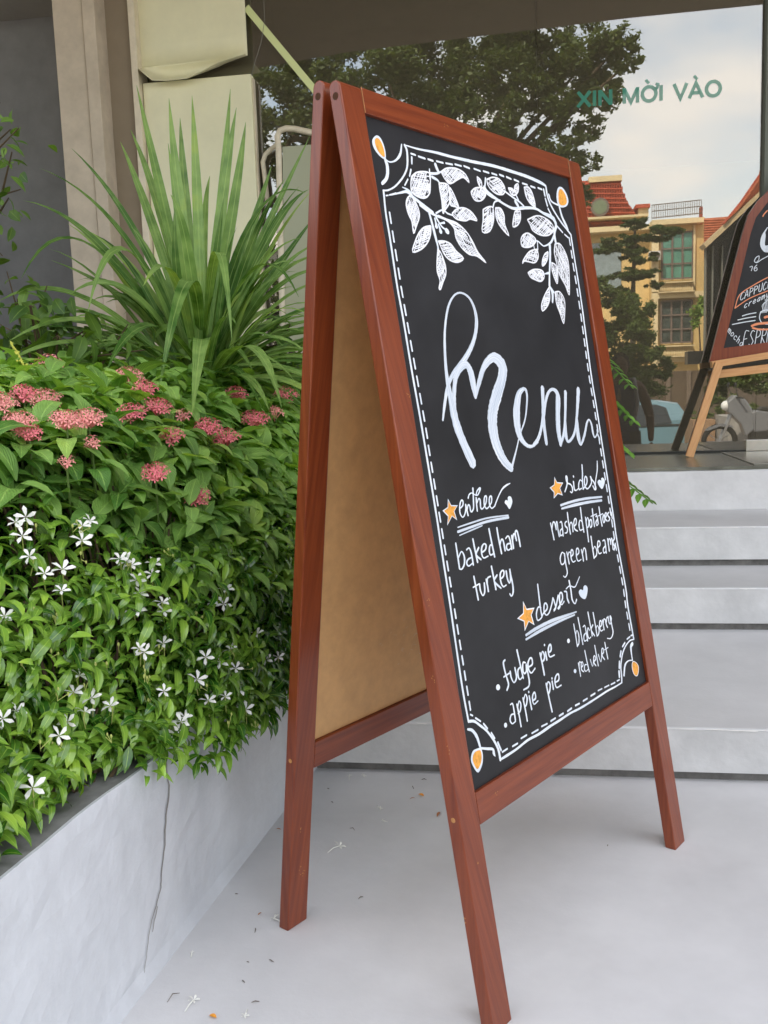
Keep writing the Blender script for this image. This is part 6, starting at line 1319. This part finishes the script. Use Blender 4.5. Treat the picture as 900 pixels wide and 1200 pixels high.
# garden wall and planting behind the car
gw_ = thing('garden_wall', 'low brown wall behind the pale blue car', 'wall', at(800, 480, 27))
x0, x1, z0, z1 = rect(640, 437, 828, 492, 27); MB().box(x0, x1, 27, 27.3, -.78, z1).build('wall_surface', mat('garden_wall_brown', (.13, .095, .065), .85, .2, var=.2, vscale=1.5), gw_)
for k in range(8):
    x = x0 + (x1 - x0) * k / 8; MB().box(x, x + .12, 26.93, 27, -.78, z1).build('pier', mat('pier_brown', (.17, .125, .09), .85), gw_)
gp = thing('concrete_planter', 'pale concrete planter box with low green plants behind the motorbike', 'planter', at(870, 520, 18))
x0, x1, z0, z1 = rect(853, 487, 960, 540, 18); MB().box(x0, x1, 18, 19.2, -.78, z1).build('box', mat('planter_concrete', (.34, .32, .29), .8, .2, var=.15), gp)
bx = thing('brick_planter', 'low terracotta planter box between car and motorbike', 'planter', at(822, 520, 19))
x0, x1, z0, z1 = rect(812, 492, 838, 540, 19); MB().box(x0, x1, 19, 20, -.78, z1).build('box', mat('planter_terracotta', (.32, .2, .12), .8, .2, var=.15), bx)
# ---- foliage by leaf cards
def leafcloud(blobs, nl, size, name, m, parent, seed=1, flat=.6, shell=.3, clump=0):
    rs = np.random.RandomState(seed); vol = np.array([b_[1][0] * b_[1][1] * b_[1][2] for b_ in blobs]) ** .7; idx = rs.choice(len(blobs), nl, p=vol / vol.sum())
    if clump:                                   # leaves gather in smaller clumps with gaps between
        sub = []
        for c_, r_ in blobs:
            for k in range(clump):
                d0_ = rs.normal(size=3); d0_ /= np.linalg.norm(d0_); sub.append((np.array(c_) + d0_ * np.array(r_) * (.35 + .75 * rs.rand() ** .6), np.array(r_) * (.20 + .2 * rs.rand())))
        blobs = sub; vol = np.array([b_[1][0] * b_[1][1] * b_[1][2] for b_ in blobs]) ** .7; idx = rs.choice(len(blobs), nl, p=vol / vol.sum())
    C_ = np.array([b_[0] for b_ in blobs])[idx]; R_ = np.array([b_[1] for b_ in blobs])[idx]
    d_ = rs.normal(size=(nl, 3)); d_ /= np.linalg.norm(d_, axis=1)[:, None]; r_ = (shell + (1 - shell) * rs.rand(nl)) ** 1.0 * (1 + .22 * rs.normal(size=nl).clip(-1, 1.8))
    P_ = C_ + d_ * R_ * r_[:, None]
    a = rs.normal(size=(nl, 3)); a[:, 2] *= flat; a /= np.linalg.norm(a, axis=1)[:, None]; n_ = rs.normal(size=(nl, 3)) + np.array([0, 0, 1.2]); b_ = np.cross(a, n_); b_ /= np.linalg.norm(b_, axis=1)[:, None]
    s_ = size * (.6 + .8 * rs.rand(nl))[:, None]
    V_ = np.stack([P_ - a * s_, P_ + b_ * s_ * .42, P_ + a * s_, P_ - b_ * s_ * .42], 1).reshape(-1, 3)
    V_ = tr(V_); me = bpy.data.meshes.new(name); me.vertices.add(len(V_)); o = bpy.data.objects.new(name, me); bs_ = base(parent); o.parent = parent
    me.vertices.foreach_set('co', (V_ - bs_).ravel()); me.loops.add(nl * 4); me.polygons.add(nl)
    me.loops.foreach_set('vertex_index', np.arange(nl * 4)); me.polygons.foreach_set('loop_start', np.arange(nl) * 4); me.polygons.foreach_set('loop_total', np.full(nl, 4)); me.update()
    ul = me.uv_layers.new(name='UVMap'); ul.data.foreach_set('uv', np.tile(np.array([.5, 0, 1, .5, .5, 1, 0, .5], dtype=np.float32), nl))
    me.materials.append(m); COL.objects.link(o); o['kind'] = 'stuff'; return o
M_bark = mat('bark', (.09, .065, .045), .9, .2, var=.3, vscale=12, bump=.6, bscale=30)
M_tree = leafmat('street_tree_leaf', (.025, .045, .012), (.085, .12, .03), .5, trans=.35)
M_bush = leafmat('street_bush_leaf', (.04, .07, .015), (.11, .16, .035), .5, trans=.35)
def blob(px, py, Y, rpx, ry=None, rd=None):
    s_ = Y / FPX; return (at(px, py, Y), (rpx * s_, (rd or rpx) * s_, (ry or rpx * .8) * s_))
YT = 18.0
bt = thing('street_tree', 'big dark leafy street tree whose crown fills the middle of the window reflection', 'tree', (at(520, 400, YT)[0], YT, -.9))
bl = [blob(*q) for q in ((300, 130, YT, 52), (345, 105, YT + 1, 50), (395, 90, YT, 50), (450, 80, YT - 1, 52), (505, 92, YT, 52), (560, 75, YT + 1, 55), (610, 85, YT, 50), (655, 70, YT, 45), (695, 62, YT + .5, 36), (722, 58, YT, 25), (738, 72, YT, 15), (700, 100, YT, 30), (668, 130, YT, 40), (620, 150, YT, 40), (690, 155, YT, 16), (665, 185, YT, 28), (690, 190, YT, 14), (668, 225, YT, 26), (560, 150, YT, 45), (480, 160, YT, 50), (400, 150, YT, 45), (330, 170, YT, 40), (640, 30, YT, 40), (560, 20, YT, 50), (460, 20, YT, 50), (345, 30, YT, 50), (330, 235, YT + 2, 14), (345, 262, YT + 2, 17, 26), (320, 200, YT, 20))]
leafcloud(bl, 75000, .055, 'crown', M_tree, bt, 3, clump=22)
tb = (at(520, 400, YT)[0], YT, -.9)
MB().tube([tb, (tb[0] + .1, YT, 1.2), (tb[0], YT, 3.4), (tb[0] + .2, YT, 5)], [.32, .24, .2, .14], 10).build('trunk', M_bark, bt)
b = MB()
for i, q in enumerate(bl[:21]): b.tube([(tb[0], YT, 2.6 + (i % 5) * .4), (np.array([tb[0], YT, 3.4]) + q[0]) / 2 + [0, 0, .3], q[0]], [.09, .05, .02], 6)
b.build('limbs', M_bark, bt)
YS = 26.0
st_ = thing('slim_tree', 'slim tree with layered flat foliage and thin straight trunk before the yellow building', 'tree', at(742, 520, YS))
leafcloud([blob(*q) for q in ((730, 285, YS, 24, 9), (765, 275, YS, 22, 7), (712, 292, YS, 16, 6), (785, 272, YS, 14, 4), (748, 300, YS, 20, 8), (738, 322, YS, 20, 7), (762, 320, YS, 14, 5), (725, 340, YS, 12, 4), (768, 334, YS, 10, 4), (745, 262, YS, 16, 5))], 16000, .055, 'crown', M_bush, st_, 5, clump=16)
a_ = at(741, 520, YS); MB().tube([(at(741, 560, YS)[0], YS, -.78), at(741, 440, YS), at(742, 340, YS), at(744, 270, YS)], [.09, .075, .06, .03], 8).build('trunk', M_bark, st_)
YG = 24.0
bu = thing('garden_bush', 'rounded green garden bush at the foot of the slim tree', 'bush', (at(735, 450, YG)[0], YG, -.78))
leafcloud([blob(*q) for q in ((715, 365, YG, 24, 22), (740, 375, YG, 24, 24), (725, 400, YG, 34, 26), (755, 415, YG, 26, 20), (770, 430, YG, 18, 14), (745, 445, YG, 34, 20), (700, 345, YG, 20, 16), (700, 430, YG, 26, 30), (735, 350, YG, 14, 12))], 30000, .055, 'foliage', M_bush, bu, 6, clump=16)
MB().tube([(at(735, 450, YG)[0], YG, -.78), at(735, 440, YG), at(730, 400, YG)], [.08, .06, .03], 7).build('stem', M_bark, bu)
cr_ = thing('wall_creeper', 'light green creeper on the right corner of the yellow building', 'creeper', at(819, 380, 38))
leafcloud([blob(*q) for q in ((818, 365, 38, 7, 8), (822, 355, 38, 5, 8), (815, 378, 38, 5, 7), (812, 366, 38, 6, 4))], 500, .11, 'foliage', leafmat('creeper_leaf', (.09, .15, .03), (.2, .3, .07), .5), cr_, 7)
MB().tube([at(822, 440, 38.2), at(820, 395, 38.1), at(818, 360, 38)], [.05, .03, .02], 6).build('stem', M_bark, cr_)
lp = thing('low_shrubs', 'low mixed green shrubs along the planter behind the motorbike', 'shrub', at(860, 480, 18.6))
leafcloud([blob(*q) for q in ((850, 470, 22, 16, 14), (872, 478, 18.6, 10, 5), (888, 480, 18.6, 12, 5), (862, 450, 23, 22, 14), (895, 450, 23, 22, 18), (822, 487, 19.5, 12, 6), (835, 455, 23, 12, 20))], 8000, .05, 'foliage', M_bush, lp, 8, clump=9)
# ---- far tree line and side houses so the street closes off
for (xx, yy, s_, lab) in ((-26, 40, 7, 'broad dark green tree beyond the left end of the street'), (-14, 44, 6, 'smaller dark green tree between the street tree and the far houses')):
    ft = thing('far_tree', lab, 'tree', (xx, yy, -.78)); leafcloud([((xx + a_ * s_ * .5, yy, 5 + c_ * s_ * .4), (s_ * .55, s_ * .5, s_ * .5)) for a_, c_ in ((-1, 0), (0, .6), (1, 0), (0, -.4))], 5000, .22, 'crown', M_tree, ft, int(xx) + 90); MB().tube([(xx, yy, -.78), (xx, yy, 4)], [.4, .25], 8).build('trunk', M_bark, ft)
hs = thing('white_house', 'plain pale house wall at the left end of the street', 'house', (-12, 48, -.78)); MB().box(-30, -1, 49, 58, -.78, 8.5).build('wall', mat('house_white', (.5, .48, .44), .8, .2, var=.06), hs)
for k in range(7):
    for r_ in (0, 1): w_ = MB().box(-28 + 3.8 * k, -26.4 + 3.8 * k, 48.94, 48.99, 1.2 + 3.4 * r_, 3.0 + 3.4 * r_).build('window', M_wind, hs)
MB().prism([(-30.5, 48.5, 8.5), (-.5, 48.5, 8.5), (-2.5, 52, 10.6), (-28.5, 52, 10.6)], (0, .3, .1)).build('roof', MATS['house_white'], hs)
# ---- pale blue hatchback: side view, rear to the right
YC = 20.0; s_ = YC / FPX
M_car = mat('car_paint_blue', (.15, .27, .32), .3, .5, coat=.6); M_cg = mat('car_glass', (.02, .025, .025), .08, .6); M_tyre = mat('tyre', (.02, .02, .02), .8, .2); M_rim = mat('rim', (.45, .45, .45), .3, .5, metal=.8)
M_red = mat('tail_lamp_red', (.45, .03, .02), .3, .5); M_trim = mat('black_trim', (.02, .02, .02), .5, .3)
cz = -.9; cxr = at(817, 500, YC)[0]; LEN = 3.65; cx0 = cxr - LEN
car = thing('parked_car', 'pale blue small hatchback parked across the street', 'car', (cx0 + LEN / 2, YC + .8, cz))
side = [(0, .38), (.02, .75), (.35, .86), (.95, .98), (1.5, 1.42), (2.0, 1.53), (2.9, 1.54), (3.3, 1.47), (3.5, 1.14), (3.62, 1.0), (3.65, .5), (3.6, .3)]
def wheelarch(cx_, r_=.34):
    return [(cx_ + r_ * math.cos(a), .30 + r_ * math.sin(a)) for a in np.linspace(0, math.pi, 10)]
prof = side + wheelarch(2.95)[:] + wheelarch(.68)[:] + [(.05, .3)]
b = MB(); W_ = 1.6
Pf = [np.array([cx0 + x, YC, cz + z]) for x, z in prof]; nP = len(Pf)
secs = [(0, .03, .0), (.12, 0, 0), (W_ - .12, 0, 0), (W_, .03, 0)]
vs = []
for (dy, ins, _) in secs:
    for (x, z) in prof:
        tum = max(0, z - .95) * .35; yy = YC + dy + (tum if dy < W_ / 2 else -tum); vs.append((cx0 + min(max(x, ins), LEN - ins), yy, cz + z - (ins if z > 1.4 else 0)))
F = [];
for k in range(3):
    for i in range(nP): j = (i + 1) % nP; F.append((k * nP + i, k * nP + j, (k + 1) * nP + j, (k + 1) * nP + i))
F += [tuple(range(nP))[::-1], tuple(range(3 * nP, 4 * nP))]
b.add(vs, F); body = b.build('body', M_car, car)
def sidepoly(P, off, name, m, parent, th=.012):
    b = MB(); pts = []
    for x, z in P: pts.append((cx0 + x, YC + max(0, z - .95) * .35 - off, cz + z))
    b.prism(pts, (0, th, 0)); return b.build(name, m, parent)
sidepoly([(1.1, 1.02), (1.58, 1.38), (2.02, 1.45), (2.08, 1.0)], .012, 'front_window', M_cg, body); sidepoly([(2.16, 1.0), (2.12, 1.45), (2.85, 1.45), (3.05, 1.38), (3.15, 1.06)], .012, 'rear_window', M_cg, body)
sidepoly([(1.05, .46), (1.05, .5), (2.5, .5), (2.5, .46)], .012, 'side_moulding', M_trim, body); sidepoly([(2.2, .55), (2.2, .60), (2.55, .60), (2.55, .55)], .014, 'door_handle', M_trim, body)
sidepoly([(2.12, .4), (2.13, .96), (2.14, .96), (2.13, .4)], .006, 'door_seam', M_trim, body); sidepoly([(1.9, .985), (1.9, 1.0), (3.3, 1.04), (3.3, 1.02)], .008, 'waist_line', M_trim, body)
sidepoly([(3.38, .92), (3.4, 1.12), (3.56, 1.02), (3.62, .86)], .018, 'tail_lamp', M_red, body)
sidepoly([(3.3, .36), (3.3, .56), (3.64, .56), (3.64, .36)], .014, 'bumper', M_car, body)
for cx_ in (.68, 2.95):
    for yy in (YC - .01, YC + W_ - .19):
        c = np.array([cx0 + cx_, yy, cz + .29]); wh = MB().tube([c, c + [0, .2, 0]], .29, 22).build('wheel', M_tyre, car, smooth=False)
        MB().disc(c + [0, -.002, 0], (0, -1, 0), .19, .01, 18).build('rim', M_rim, wh)
        b = MB()
        for k in range(5):
            a = 2 * math.pi * k / 5; p_ = c + np.array([math.cos(a) * .11, -.016, math.sin(a) * .11]); b.disc(p_, (0, -1, 0), .035, .004, 8)
        b.build('rim_holes', M_trim, wh)
# ---- silver and black motorbike, three-quarter view
YM = 17.3; mb_ = thing('motorbike', 'silver and black motorbike parked on the far pavement beside the planter', 'motorbike', (at(865, 520, YM)[0], YM, -.36))
M_sil = mat('silver_plastic', (.17, .175, .185), .3, .5, coat=.3); mz = -.36; mx0 = at(843, 520, YM)[0]
def mp_(x, z, y=0): return np.array([mx0 + x, YM + y, mz + z])
for cx_ in (0.0, 1.25):
    c = mp_(cx_, .30); pts = [c + np.array([math.cos(a) * .27, 0, math.sin(a) * .27]) for a in np.linspace(0, 2 * math.pi, 23)]
    wh = MB().tube(pts, .048, 8, False).build('wheel', M_tyre, mb_, smooth=True); b = MB().disc(c + [0, -.03, 0], (0, -1, 0), .06, -.06, 10)
    for k in range(10): a = 2 * math.pi * k / 10; b.tube([c, c + np.array([math.cos(a) * .25, 0, math.sin(a) * .25])], .008, 4)
    b.build('spokes', M_rim, wh)
for s__ in (-.07, .07): MB().tube([mp_(0, .3, s__), mp_(.16, .7, s__), mp_(.24, .92, s__)], [.022, .026, .03], 8).build('fork_leg', M_rim, mb_)
pts = [mp_(-.25, .5), mp_(-.18, .56), mp_(0, .62), mp_(.2, .58), mp_(.24, .54), mp_(0, .57), mp_(-.2, .5)]; MB().prism([p_ - [0, .06, 0] for p_ in pts], (0, .12, 0)).build('front_mudguard', M_sil, mb_)
MB().prism([p_ - np.array([0, .15, 0]) for p_ in (mp_(.12, .82), mp_(.1, 1.0), mp_(.22, 1.12), mp_(.4, 1.04), mp_(.52, .86), mp_(.56, .5), mp_(.42, .38), mp_(.34, .6))], (0, .30, 0)).build('front_fairing', M_sil, mb_, bevel=.03)
MB().ball(mp_(.10, .93, -.02), (.09, .12, .09)).build('headlamp', mat('headlamp_clear', (.75, .75, .72), .1, .6), mb_, smooth=True)
MB().prism([p_ - np.array([0, .13, 0]) for p_ in (mp_(.5, .80), mp_(.6, .84), mp_(.95, .78), mp_(1.45, .95), mp_(1.62, .98), mp_(1.5, .82), mp_(1.2, .6), mp_(.9, .48), mp_(.55, .45))], (0, .26, 0)).build('rear_fairing', M_sil, mb_, bevel=.03)
MB().prism([p_ - np.array([0, .12, 0]) for p_ in (mp_(.62, .84), mp_(.7, .90), mp_(1.0, .86), mp_(1.4, .98), mp_(1.45, .94), mp_(.95, .78))], (0, .24, 0)).build('seat', M_trim, mb_, bevel=.02)
MB().box(*sorted((mp_(.5, .3)[0], mp_(.95, .3)[0])), YM - .12, YM + .12, mz + .25, mz + .48).build('engine', M_trim, mb_, bevel=.03)
MB().tube([mp_(.6, .28, -.14), mp_(1.0, .26, -.16), mp_(1.5, .42, -.17)], [.03, .045, .055], 8).build('exhaust', M_rim, mb_)
hb = MB().tube([mp_(.32, 1.06, -.36), mp_(.26, 1.08, -.2), mp_(.24, 1.03, 0), mp_(.26, 1.08, .2), mp_(.32, 1.06, .36)], .016, 8).build('handlebar', M_trim, mb_)
for s__ in (-1, 1): MB().tube([mp_(.26, 1.08, s__ * .24), mp_(.2, 1.26, s__ * .3)], .008, 5).build('mirror_stem', M_trim, hb); MB().ball(mp_(.2, 1.29, s__ * .3), (.02, .07, .045)).build('mirror', M_trim, hb)
# ---- the person mirrored beside the menu board
YP = 9.6; pz = -.355
px_c = at(727, 430, YP)[0]; topz = at(735, 415.5, YP)[2]; HT = topz - pz
per = thing('person', 'person in dark blue sleeveless top with grey strap, mirrored beside the menu board', 'person', (px_c, YP, pz))
M_skin = mat('skin', (.085, .043, .028), .7, .2, var=.08, vscale=20); M_top = mat('navy_top', (.012, .016, .05), .8, .2, var=.2, vscale=30, bump=.3, bscale=20, bdist=.01); M_trs = mat('dark_trousers', (.02, .02, .025), .8, .2, var=.2, vscale=30); M_hair = mat('black_hair', (.010, .008, .007), .95, .05, var=.4, vscale=60); M_strap = mat('grey_strap', (.14, .13, .14), .7); M_shoe = mat('dark_shoes', (.03, .025, .02), .6)
K = HT / 1.68
def q_(x, y, z): return np.array([px_c + x * K, YP + y * K, pz + z * K])
def skin_mesh(name, nodes, edges, m, parent, sub=2):
    me = bpy.data.meshes.new(name); pts = tr(np.array([q_(*n_[:3]) for n_ in nodes])) - base(parent); me.from_pydata(pts.tolist(), edges, []); o = bpy.data.objects.new(name, me); COL.objects.link(o); o.parent = parent
    md = o.modifiers.new('skin', 'SKIN'); md.use_smooth_shade = True; me.skin_vertices[0].data[0].use_root = True
    for i, n_ in enumerate(nodes): r_ = n_[3]; me.skin_vertices[0].data[i].radius = (r_[0] * K, r_[1] * K) if hasattr(r_, '__len__') else (r_ * K, r_ * K)
    sd_ = o.modifiers.new('sub', 'SUBSURF'); sd_.levels = sub; sd_.render_levels = sub; me.materials.append(m); return o
nodes = [(0, 0, .93, (.15, .10)), (0, 0, 1.08, (.125, .09)), (0, 0, 1.25, (.15, .10)), (0, .0, 1.37, (.13, .085)), (0, .0, 1.44, .055), (0, -.01, 1.50, .052), (0, -.015, 1.56, (.07, .085)), (0, -.01, 1.62, (.066, .08)),
 (.18, 0, 1.37, .066), (.25, .0, 1.2, .055), (.285, .02, 1.07, .047), (.29, -.03, .93, .036), (.285, -.07, .82, .026),
 (-.165, 0, 1.37, .062), (-.215, 0, 1.2, .05), (-.22, -.05, 1.08, .042), (-.13, -.2, 1.15, .034), (-.06, -.27, 1.22, .028),
 (.09, 0, .85, .09), (.10, 0, .5, .062), (.10, .02, .28, .055), (.10, .01, .08, .04), (-.09, 0, .85, .09), (-.10, 0, .5, .062), (-.10, .02, .28, .055), (-.10, .01, .08, .04)]
edges = [(0, 1), (1, 2), (2, 3), (3, 4), (4, 5), (5, 6), (6, 7), (3, 8), (8, 9), (9, 10), (10, 11), (11, 12), (3, 13), (13, 14), (14, 15), (15, 16), (16, 17), (0, 18), (18, 19), (19, 20), (20, 21), (0, 22), (22, 23), (23, 24), (24, 25)]
skin_mesh('body', nodes, edges, M_skin, per)
def loft(rows, name, m, parent, n_=16):          # rows of (cx, cy, z, rx, ry)
    b = MB(); vs = []
    for (cx_, cy_, z_, rx, ry) in rows:
        for k in range(n_): a = 2 * math.pi * k / n_; vs.append(q_(cx_ + rx * math.cos(a), cy_ + ry * math.sin(a), z_))
    b.add(vs, [(i * n_ + k, i * n_ + (k + 1) % n_, (i + 1) * n_ + (k + 1) % n_, (i + 1) * n_ + k) for i in range(len(rows) - 1) for k in range(n_)]); return b.build(name, m, parent, smooth=True)
loft([(0, 0, .84, .185, .135), (0, 0, .95, .178, .13), (0, 0, 1.08, .155, .12), (0, 0, 1.22, .175, .128), (0, 0, 1.32, .165, .118), (0, 0, 1.37, .13, .10), (.0, .01, 1.41, .10, .075)], 'tank_top', M_top, per)
for s__ in (1, -1): MB().tube([q_(s__ * .10, -.085, 1.33), q_(s__ * .105, -.05, 1.415), q_(s__ * .10, .03, 1.43), q_(s__ * .11, .09, 1.33)], .026 * K, 8).build('top_strap', M_top, per, smooth=True)
MB().tube([q_(.12, -.13, 1.05), q_(.15, -.135, 1.2), q_(.135, -.10, 1.36), q_(.125, -.03, 1.44), q_(.12, .07, 1.40), q_(.14, .14, 1.2)], .02 * K, 8).build('bag_strap', M_strap, per, smooth=True)
for s__ in (1, -1): loft([(s__ * .10, .01, .07, .062, .062), (s__ * .10, .02, .28, .075, .075), (s__ * .10, 0, .5, .082, .082), (s__ * .095, 0, .78, .11, .115), (s__ * .075, 0, .93, .12, .12)], 'trouser_leg', M_trs, per, 12)
for s__ in (1, -1):
    sh_ = MB().ball(q_(s__ * .10, -.05, .045), (.052 * K, .13 * K, .048 * K)); sh_.build('shoe', M_shoe, per, smooth=True)
MB().ball(q_(0, .012, 1.605), (.092 * K, .105 * K, .10 * K), 14, 10).build('hair', M_hair, per, smooth=True)
hd = MB().ball(q_(0, -.03, 1.575), (.072 * K, .088 * K, .10 * K), 14, 10).build('face', M_skin, per, smooth=True)
MB().ball(q_(0, -.12, 1.565), (.013 * K, .018 * K, .022 * K)).build('nose', M_skin, hd, smooth=True)
for s__ in (1, -1): MB().ball(q_(s__ * .03, -.105, 1.585), (.012 * K, .01 * K, .007 * K)).build('eye', M_hair, hd); MB().ball(q_(s__ * .078, -.01, 1.575), (.01 * K, .02 * K, .03 * K)).build('ear', M_skin, hd)
MB().ball(q_(0, -.112, 1.53), (.024 * K, .008 * K, .006 * K)).build('mouth', mat('lips', (.2, .06, .05), .5), hd)
for (hx, hy, hz, dx, dy, dz) in ((.285, -.07, .82, .02, -.03, -1), (-.06, -.27, 1.22, .25, -.3, .9)):      # hands: palm with five curled fingers
    d_ = np.array([dx, dy, dz]); d_ /= np.linalg.norm(d_); sd_ = np.cross(d_, (1, 0, 0)); sd_ /= np.linalg.norm(sd_); nrm = np.cross(d_, sd_)
    nd = [(hx, hy, hz, .024)]; ed = []; o3 = np.array([hx, hy, hz]); pc = o3 + d_ * .05; nd.append((*pc, (.034, .022))); ed.append((0, 1))
    for k in range(4):
        r0 = pc + d_ * .035 + sd_ * (k - 1.5) * .019; L = (.062, .072, .068, .052)[k]; i0 = len(nd); nd += [(*r0, .010), (*(r0 + d_ * L * .5 + nrm * .006), .009), (*(r0 + d_ * L * .85 + nrm * .022), .0075)]; ed += [(1, i0), (i0, i0 + 1), (i0 + 1, i0 + 2)]
    r0 = o3 + d_ * .03 + sd_ * -.03; i0 = len(nd); nd += [(*r0, .012), (*(r0 + d_ * .03 - sd_ * .018), .010), (*(r0 + d_ * .055 - sd_ * .018 + nrm * .01), .008)]; ed += [(1, i0), (i0, i0 + 1), (i0 + 1, i0 + 2)]
    skin_mesh('hand', nd, ed, M_skin, per, 1)
MIR = False
